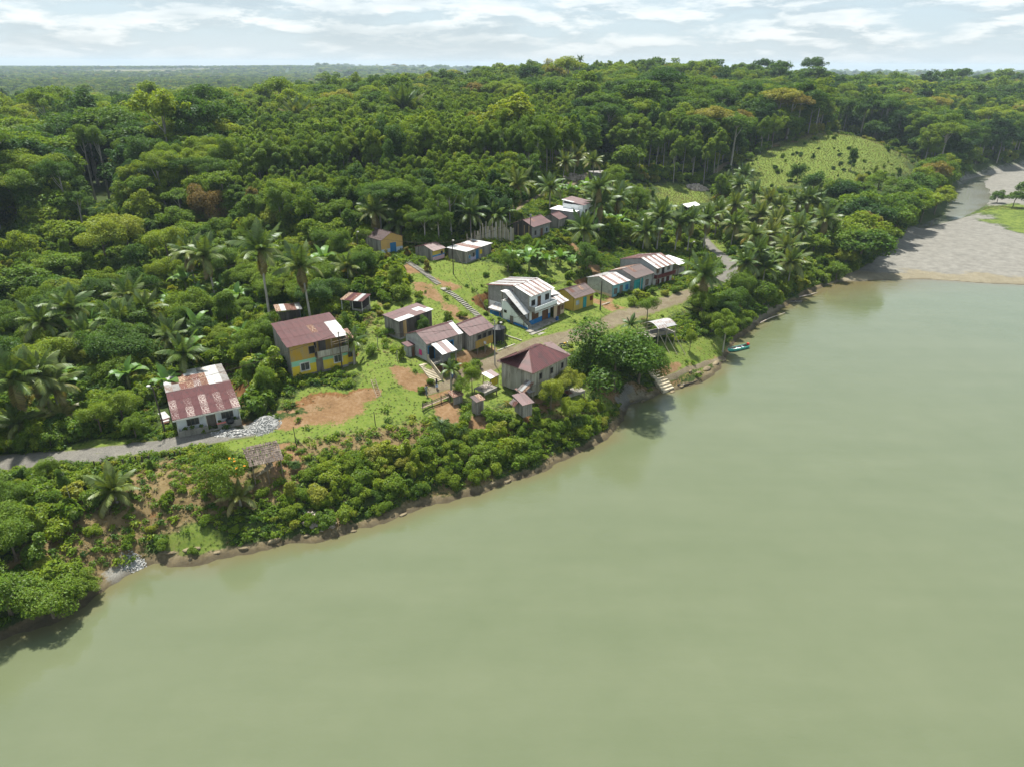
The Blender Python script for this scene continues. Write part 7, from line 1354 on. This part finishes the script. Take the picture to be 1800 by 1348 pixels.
for k, (u, v) in enumerate(BAN):
    p = G(u, v); s = random.Random(k + 50).uniform(1.1, 1.75); t = banana(p, s, None, None, 500 + k, .35); later(t, 'banana plant with broad paddle leaves', p[0], p[1]); SKIP.append((p[0], p[1], .7))

for o in ROCKS: later(o, 'tan rock slab at the waterline', o.location.x, o.location.y)
SKIP += SKIP_EXTRA
# ---- garden shrubs placed by hand
for k, (u, v, s_, ti, kd, lab) in enumerate([(880, 590, 1.2, .36, 'upright', 'papaya-like leafy plant at the corner of the blue and white house'), (690, 590, 1.0, .34, 'round', 'dark shrub at the left end of the plank shed'), (655, 625, .9, .5, 'round', 'leafy shrub on the lawn right of the yellow and mint house'), (707, 632, .8, .72, 'upright', 'bright sapling on top of the orange cut'),
  (795, 655, .9, .55, 'broadleaf', 'shrub at the foot of the block house canopy'), (822, 655, .8, .62, 'round', 'yellowish shrub below the stilted plank house'), (835, 645, .7, .5, 'round', 'low shrub under the stilted house'), (1110, 537, .9, .6, 'round', 'bright shrub in front of the aqua-fronted house'), (1128, 528, 1.2, .78, 'broadleaf', 'yellow-green bush in front of the middle house of the row'), (1148, 516, .8, .35, 'round', 'dark bush between the middle house and the balcony house'), (1170, 520, .7, .85, 'round', 'yellow bush below the maroon balcony'), (1190, 516, .8, .45, 'round', 'green bush right of the maroon balcony house'),
  (716, 452, .8, .97, 'upright', 'reddish-leaved plant right of the orange house'), (752, 478, .8, .97, 'upright', 'reddish-leaved plant by the hill path below the small hut'), (680, 458, .8, .96, 'upright', 'reddish-leaved plant in front of the orange house'), (742, 460, .7, .5, 'round', 'small shrub at the left wall of the little hut'), (1003, 492, 1.0, .5, 'broadleaf', 'broad-leaved clump on the slope behind the yellow house'), (858, 545, .9, .5, 'round', 'shrub at the back corner of the blue and white house'), (815, 560, .8, .6, 'round', 'shrub right of the hill stairs'), (790, 575, 1.0, .55, 'upright', 'young bush behind the block house'),
  (757, 676, .5, .5, 'round', 'small rounded bush by the path at the orange cut'), (740, 690, .55, .55, 'round', 'small bush left of the walking people'), (858, 738, .9, .5, 'round', 'shrub on the bank below the plank outhouse'), (885, 742, .9, .4, 'broadleaf', 'dark shrub on the bank between the two small sheds'), (905, 748, .8, .6, 'round', 'shrub on the bank below the red-brown shed'), (940, 740, .8, .5, 'upright', 'shrub on the bank right of the red-brown shed'), (820, 745, .9, .45, 'round', 'shrub below the end of the bench'), (1230, 545, 1.2, .7, 'round', 'golden-green bush by the roadside palm'), (1295, 548, .8, 1.0, 'upright', 'orange-leaved bush near the sandy spit'), (1180, 600, .5, .6, 'round', 'low bush on the lawn below the boat shelter')]):
    p = G(u, v); sm, fm, r_, top = bush_proto(kd, k % 3, 'near'); t = thing('shrub', lab, 'shrub', (p[0], p[1], p[2] - .08), k * 1.3); t.scale = (s_,) * 3; link('stem', sm, t); f = link('foliage', fm, t); f['tint'] = ti; SKIP.append((p[0], p[1], s_))
# ---- everything that was not placed by hand
rng = np.random.default_rng(5)
SK = np.array(SKIP)
def scatter(xlim, ylim, s, dmin, dmax, seed):
    r = np.random.default_rng(seed); x, y = jitter_grid(*xlim, *ylim, s, r); d = np.hypot(x, y); m = (d >= dmin) & (d < dmax); x, y = x[m], y[m]
    sd = hf_lookup(SD, x, y); m = (sd > .8) & (hf_lookup(KBAR, x, y) < .6) & (hf_lookup(DCH, x, y) < -2) & in_view(x, y, 140); return x[m], y[m]
T = dict(x=[], y=[], h=[], kind=[], tint=[], sq=[])
def trees(x, y, z, h, kind, tint, sq):
    for k, v in zip(T, (x, y, h, kind, tint, sq)): T[k].append(np.asarray(v))
def forest_band(xlim, ylim, s, dmin, dmax, seed):
    r = np.random.default_rng(seed); x, y = scatter(xlim, ylim, s, dmin, dmax, seed); zn, u, v = zone_of(x, y); n = len(x); q = r.random(n); d = np.hypot(x, y)
    stand = fbm(x / 60, y / 60, 7, 3); patch = fbm(x / 26, y / 26, 17, 2)
    kinds = np.array(['tall'] * n, dtype='<U10'); h = r.uniform(12, 18.5, n)
    kinds[q < .24] = 'umbrella'; h[q < .24] = r.uniform(13, 20, (q < .24).sum()); m = (q > .24) & (q < .44); kinds[m] = 'broad'; h[m] = r.uniform(8, 13, m.sum()); m = (q > .44) & (q < .58); kinds[m] = 'column'; h[m] = r.uniform(9, 15, m.sum())
    m = r.random(n) < .06; h[m] *= r.uniform(1.1, 1.4, m.sum())
    plant = (u > 420) & (u < 1010) & (v > 255) & (v < 400) & (d < 330); kinds[plant & (q < .85)] = 'slim'; h[plant & (q < .85)] = r.uniform(13, 16.5, (plant & (q < .85)).sum())
    plant2 = (stand > .58) & (d > 250) & (u > 700) & (u < 1300); kinds[plant2] = 'slim'; h[plant2] = r.uniform(14, 17.5, plant2.sum())
    tint = np.clip(.18 + .75 * (patch - .22) * 1.1 + r.normal(-.03, .19, n), .02, .93); tint[kinds == 'slim'] = np.clip(r.normal(.5, .09, (kinds == 'slim').sum()), .3, .75)
    m = r.random(n) < .009; tint[m] = .97
    ok = np.ones(n, bool)
    for zname, (p, lo, hi) in {'bank_left': (.10, 3, 5), 'bank_dry': (.02, 2.5, 4), 'bank_mid': (.03, 2, 3), 'yard': (.36, 3.2, 7.5), 'thicket': (.30, 3, 6), 'village': (.03, 3, 4), 'palms': (.34, 3, 6.5), 'knoll': (.03, 3, 5), 'clearing': (.05, 3, 6), 'flats': (.04, 3, 5)}.items():
        m = zn == zname; ok &= ~(m & (r.random(n) > p)); h[m] = r.uniform(lo, hi, m.sum()); kinds[m] = np.where(r.random(m.sum()) < .62, 'broad', np.where(r.random(m.sum()) < .5, 'orchard', 'column')); tint[m] = np.clip(r.normal(.46, .17, m.sum()), .05, .93)
    right = (zn == 'forest') & (u > 1380) & (d < 420) & (v > 300); h[right] = r.uniform(6, 11, right.sum()); kinds[right] = np.where(r.random(right.sum()) < .6, 'broad', 'column')
    edge = (zn == 'forest') & (d < 190); h[edge] *= .62
    z = H(x, y); sq = np.where(np.isin(kinds, ('umbrella', 'broad', 'tall')), r.uniform(.85, 1.55, n), r.uniform(.85, 1.25, n)); lowland = (d > 720) & (u < 560); h[lowland] = r.uniform(5, 9, lowland.sum()); far_ = (d > 1000) & ~lowland; h[far_] = np.where(r.random(far_.sum()) < .05, r.uniform(12, 18, far_.sum()), r.uniform(6, 11, far_.sum())); ok &= free(x, y, 1.2) if dmin < 400 else True
    for f in (.75, .55):
        bad = kept(x, y, z, h, h * .25); h = np.where(bad, h * f, h)
    ok &= ~kept(x, y, z, h, h * .25) & (h > 2.0); ok &= ~((fields_at(x, y) > .5) & (r.random(n) > .03))
    trees(x[ok], y[ok], z[ok], h[ok], kinds[ok], tint[ok], sq[ok])
def fields_at(x, y): return hf_lookup(fields, x, y)
forest_band((-130, 150), (30, 240), 3.6, 0, 235, 1); forest_band((-330, 330), (100, 420), 4.6, 235, 420, 2); forest_band((-620, 640), (250, 760), 6.8, 420, 800, 3)
forest_band((-1700, 1750), (500, 2100), 12.5, 800, 2100, 4); forest_band((-4300, 4300), (1500, 5200), 30, 2100, 5200, 5)
T = {k: np.concatenate(v) for k, v in T.items()}
TD = np.hypot(np.hypot(T['x'], T['y']), 38); size = T['h'] / TD; order = np.argsort(-size); N_IND = 300 - len(NAMED)
ind, rest = order[:N_IND], order[N_IND:]
for i in ind:
    x, y = T['x'][i], T['y'][i]; kd = str(T['kind'][i]); lod = 'near' if TD[i] < 210 else 'mid'
    make_tree((x, y, Hs(x, y) - .1), kd, T['h'][i], T['tint'][i], int(i) % 3, lod, shade(T['tint'][i]) + ' ' + HEADS[kd], None, (i * 1.3) % 6.28, T['sq'][i])
print('trees', len(order), 'individual', len(ind))

def instanced(name, protos, x, y, z, sc, sq, rz, idx, tint, label=None):
    "one object: a cloud of points carrying plants (geometry nodes)"
    c = bpy.data.collections.new(name + '_kinds')
    for k, mlist in enumerate(protos):
        bm = bmesh.new(); mats = []
        me = bpy.data.meshes.new('%s_kind' % name)
        if len(mlist) == 1: me = mlist[0]
        else:
            vs_, fs_, mi_ = [], [], []
            for m_ in mlist:
                o = len(vs_); n_ = len(m_.vertices); co = np.empty(n_ * 3, np.float32); m_.vertices.foreach_get('co', co); vs_ += co.reshape(-1, 3).tolist()
                fs_ += [[v + o for v in p.vertices] for p in m_.polygons]; mi_ += [len(mats)] * len(m_.polygons); mats.append(m_.materials[0])
            me.from_pydata(vs_, [], fs_); [me.materials.append(m_) for m_ in mats]; me.polygons.foreach_set('material_index', mi_); me.update()
        bm.free(); o = bpy.data.objects.new('%s_%02d' % (name, k), me); c.objects.link(o)
    me = bpy.data.meshes.new(name); n = len(x); me.vertices.add(n); me.vertices.foreach_set('co', np.stack([x, y, z], -1).astype(np.float32).ravel())
    for nm, ty, arr in (('tint', 'FLOAT', tint), ('rz', 'FLOAT', rz), ('idx', 'INT', idx)):
        a = me.attributes.new(nm, ty, 'POINT'); a.data.foreach_set('value', np.ascontiguousarray(arr, np.int32 if ty == 'INT' else np.float32))
    a = me.attributes.new('sc', 'FLOAT_VECTOR', 'POINT'); a.data.foreach_set('vector', np.stack([sc * sq, sc * sq, sc], -1).astype(np.float32).ravel())
    o = link(name, me); ng = bpy.data.node_groups.new(name, 'GeometryNodeTree')
    ng.interface.new_socket('Geometry', in_out='INPUT', socket_type='NodeSocketGeometry'); ng.interface.new_socket('Geometry', in_out='OUTPUT', socket_type='NodeSocketGeometry')
    gi, go = ng.nodes.new('NodeGroupInput'), ng.nodes.new('NodeGroupOutput'); ci = ng.nodes.new('GeometryNodeCollectionInfo'); ci.inputs[0].default_value = c; ci.inputs['Separate Children'].default_value = True; ci.inputs['Reset Children'].default_value = True
    ip = ng.nodes.new('GeometryNodeInstanceOnPoints'); ip.inputs['Pick Instance'].default_value = True
    def attr(nm, ty):
        a = ng.nodes.new('GeometryNodeInputNamedAttribute'); a.data_type = ty; a.inputs[0].default_value = nm; return a.outputs['Attribute']
    cb = ng.nodes.new('ShaderNodeCombineXYZ'); lk = ng.links.new; lk(attr('rz', 'FLOAT'), cb.inputs[2]); lk(cb.outputs[0], ip.inputs['Rotation']); lk(attr('sc', 'FLOAT_VECTOR'), ip.inputs['Scale']); lk(attr('idx', 'INT'), ip.inputs['Instance Index'])
    lk(gi.outputs[0], ip.inputs['Points']); lk(ci.outputs[0], ip.inputs['Instance']); lk(ip.outputs[0], go.inputs[0])
    md = o.modifiers.new(name, 'NODES'); md.node_group = ng
    return tag(o, label, None, None, 'stuff')
plist, pkey = [], {}
def pidx(kd, var, lod):
    k = (kd, var, lod)
    if k not in pkey: pkey[k] = len(plist); tm, cm, r, top = proto(kd, var, lod); plist.append(([tm, cm], top))
    return pkey[k]
pi = np.array([pidx(str(T['kind'][i]), int(i) % 3, 'near' if TD[i] < 150 else 'mid' if TD[i] < 520 else 'far') for i in rest])
tops = np.array([p[1] for p in plist])
rx_, ry_ = T['x'][rest], T['y'][rest]; scl = T['h'][rest] / tops[pi] * np.where(TD[rest] > 2100, 1.7, np.where(TD[rest] > 800, 1.15, 1.0))
instanced('forest', [p[0] for p in plist], rx_, ry_, H(rx_, ry_) - .2, scl, T['sq'][rest] * np.where(TD[rest] > 2100, 1.6, np.where(TD[rest] > 800, 1.25, 1.0)), rng.uniform(0, 6.28, len(rest)), pi, T['tint'][rest])

# ---- shrubs
Bx, By, Bs, Bt, Bk = [], [], [], [], []
def shrubs(s, dmin, dmax, seed, xlim, ylim):
    r = np.random.default_rng(seed); x, y = scatter(xlim, ylim, s, dmin, dmax, seed); zn, u, v = zone_of(x, y); n = len(x)
    dens = {'forest': .9, 'bank_left': .97, 'bank_dry': .42, 'bank_mid': .93, 'yard': .85, 'thicket': .97, 'village': .22, 'palms': .9, 'knoll': .42, 'clearing': .34, 'flats': .06}
    siz = {'forest': (1.1, 2.3), 'bank_left': (.7, 1.35), 'bank_dry': (.3, .75), 'bank_mid': (.55, 1.15), 'yard': (.7, 1.5), 'thicket': (.8, 1.5), 'village': (.3, .8), 'palms': (.8, 1.5), 'knoll': (.35, .9), 'clearing': (.4, .9), 'flats': (.35, .8)}
    pr = np.array([dens[k] for k in zn]); sz = np.array([r.uniform(*siz[k]) for k in zn]); cl = fbm(x / 6, y / 6, 61, 2); cl = np.where(zn == 'knoll', np.clip((fbm(x / 11, y / 11, 63, 2) - .38) * 3.2, 0, 1.4) - .3, cl)
    dd = np.maximum(np.maximum(hf_lookup(MASK['dry'], x, y) * .85, hf_lookup(MASK['dirt'], x, y)), hf_lookup(MASK['grass'], x, y) * .8)
    ok = (r.random(n) < pr * (.55 + .9 * cl) * (1 - np.where(zn == 'knoll', 0, dd))) & free(x, y, .5); tint = np.clip(r.normal(.50, .15, n) + .5 * (cl - .5), .08, .93)
    tint = np.where(np.isin(zn, ('thicket', 'bank_mid')), np.clip(tint + .08, 0, .93), tint); z = H(x, y)
    sz = np.where(kept(x, y, z, sz * 1.7, sz) & (zn != 'knoll'), sz * .5, sz); ok &= ~kept(x, y, z, sz * 1.7, sz * .8) | (np.isin(zn, ('village', 'bank_mid')) & (sz < .6) & (r.random(n) < .35)) | ((zn == 'knoll') & (r.random(n) < .9))
    ok &= (hf_lookup(SD, x, y) > .7 + sz * .5)
    Bx.append(x[ok]); By.append(y[ok]); Bs.append(sz[ok]); Bt.append(tint[ok]); Bk.append(zn[ok])
shrubs(1.12, 0, 130, 31, (-120, 110), (30, 140)); shrubs(1.9, 130, 260, 32, (-200, 200), (60, 260)); shrubs(2.9, 260, 420, 33, (-330, 330), (120, 420)); shrubs(4.2, 420, 560, 34, (-420, 480), (200, 560))
Bx, By, Bs, Bt, Bk = map(np.concatenate, (Bx, By, Bs, Bt, Bk)); BD = np.hypot(np.hypot(Bx, By), 42)
uu, vv, ww = proj(np.stack([Bx, By, H(Bx, By)], -1)); vis = (uu > 0) & (uu < 1800) & (vv < 1340)
order = np.argsort(-(Bs / BD) * np.where(vis, 1, .3)); bi, br = order[:266], order[296:]
BK = ('round', 'broadleaf', 'upright'); bk = rng.choice(3, len(Bx), p=(.5, .32, .18))
for i in bi:
    kd = BK[bk[i]]; sm, fm, r, top = bush_proto(kd, int(i) % 3, 'near'); x, y = Bx[i], By[i]
    t = thing('shrub', None, 'shrub', (x, y, Hs(x, y) - .1), (i * 1.1) % 6.28, None); s = Bs[i]; t.scale = (s, s, s); link('stem', sm, t); f = link('foliage', fm, t); f['tint'] = float(Bt[i])
    later(t, shade(Bt[i]) + {'round': ' rounded shrub', 'broadleaf': ' broad-leaved shrub', 'upright': ' upright shrub'}[kd], x, y)
bl, bkey = [], {}
def bidx(kd, var, lod):
    k = (kd, var, lod)
    if k not in bkey: bkey[k] = len(bl); a, b, c, d = bush_proto(kd, var, lod); bl.append([a, b])
    return bkey[k]
pi = np.array([bidx(BK[bk[i]], int(i) % 3, 'near' if BD[i] < 105 else 'mid') for i in br])
instanced('undergrowth', bl, Bx[br], By[br], H(Bx[br], By[br]) - .1, Bs[br], np.ones(len(br)), rng.uniform(0, 6.28, len(br)), pi, Bt[br])
print('shrubs', len(Bx))

# ---- low cover and grass
def cover(name, s, dmax, seed, sel, size, tint, protos, ylim=(30, 330)):
    r = np.random.default_rng(seed); x, y = scatter((-150, 230), ylim, s, 0, dmax, seed); k = sel(x, y, r) & (hf_lookup(SD, x, y) > 1.0); x, y = x[k], y[k]
    k = np.ones(len(x), bool)
    for a, b, c in SKIP[:len(HOUSE)]: k &= np.hypot(x - a, y - b) > c * .75
    for pts, hw in TRACK_PTS: k &= segdist(x, y, pts)[0] > hw * .85
    x, y = x[k], y[k]; n = len(x); print(name, n)
    instanced(name, protos, x, y, H(x, y) - .02, r.uniform(*size, n), np.ones(n), r.uniform(0, 6.28, n), r.integers(0, len(protos), n), np.clip(tint(x, y, r), 0, 1))
mk = lambda k: (lambda x, y: hf_lookup(MASK[k], x, y))
tufts = [[tuft_mesh(k)] for k in range(4)]
cover('grass', .42, 190, 71, lambda x, y, r: (mk('grass')(x, y) > .35) & (mk('dirt')(x, y) < .5) & (r.random(len(x)) < .42), (.18, .36), lambda x, y, r: .70 + .5 * (fbm(x / 5, y / 5, 3, 2) - .5) + r.normal(0, .14, len(x)), tufts, (50, 190))
cover('long_grass', .8, 400, 72, lambda x, y, r: ((mk('grass')(x, y) > .3) & (np.hypot(x, y) > 185)) | ((mk('dry')(x, y) > .3) & (r.random(len(x)) < .55)) | ((np.isin(zone_of(x, y)[0], ('village', 'bank_mid', 'bank_dry'))) & (r.random(len(x)) < .4) & (mk('dirt')(x, y) < .3) & (mk('grass')(x, y) < .4)),
      (.35, .75), lambda x, y, r: np.where(mk('dry')(x, y) > .4, .95, .76) + r.normal(0, .16, len(x)), tufts, (30, 400))
low = [[crown_mesh(crown_quads(900 + k, .42, .26, .16, 90, .17, 6, (.4, .6), low=-.1)[0], [M_LEAF])] for k in range(4)]
cover('ground_cover', .66, 210, 73, lambda x, y, r: (r.random(len(x)) < np.where(mk('dry')(x, y) > .5, .45, np.where(np.maximum(mk('grass')(x, y), mk('dirt')(x, y)) > .3, .012, .95))), (.7, 1.7), lambda x, y, r: r.normal(.48, .18, len(x)) + .3 * (fbm(x / 7, y / 7, 5, 2) - .5), low, (30, 210))
# ================================================================== labels counted outwards from what they stand beside
def write_labels():
    cells = {}
    for o, head, x, y in LABELLED:
        k = min(range(len(LANDMARKS)), key=lambda i: math.hypot(LANDMARKS[i][1] - x, LANDMARKS[i][2] - y)); ph, lx, ly = LANDMARKS[k]
        dx, dy = x - lx, y - ly; rel = ('behind' if dy > 0 else 'in front of') if abs(dy) > abs(dx) else ('right of' if dx > 0 else 'left of')
        cells.setdefault((head, k, rel), []).append((math.hypot(dx, dy), o))
    used = {}
    for (head, k, rel), lst in cells.items():
        lst.sort(key=lambda t: t[0]); ph = LANDMARKS[k][0]
        for n, (d, o) in enumerate(lst):
            if len(lst) == 1: lab = '%s %s %s' % (head, rel, ph)
            else: lab = '%s %s %s %s' % (ORD[min(n, len(ORD) - 1)], head, rel, ph) if n < len(ORD) else '%s %s, beyond the nearest ones' % (head, rel + ' ' + ph)
            w_ = lab.split()
            if len(w_) > 16: lab = ' '.join(lab.replace(' with broad paddle leaves', '').replace(' two-storey', '').split()[:16])
            o['label'] = lab; used.setdefault(lab, []).append(o)
    for lab, os_ in used.items():
        if len(os_) > 1:
            for o in os_: o['group'] = 'alike plants, ' + lab[:40]
GROUPS = {'tree': 'trees of the forest and village', 'palm tree': 'coconut palms around the village', 'shrub': 'shrubs on the banks and slopes', 'banana plant': 'banana plants between the houses'}
write_labels()
for o in scene.objects:
    if o.parent is None and o.get('category') in GROUPS and not o.get('group'): o['group'] = GROUPS[o['category']]
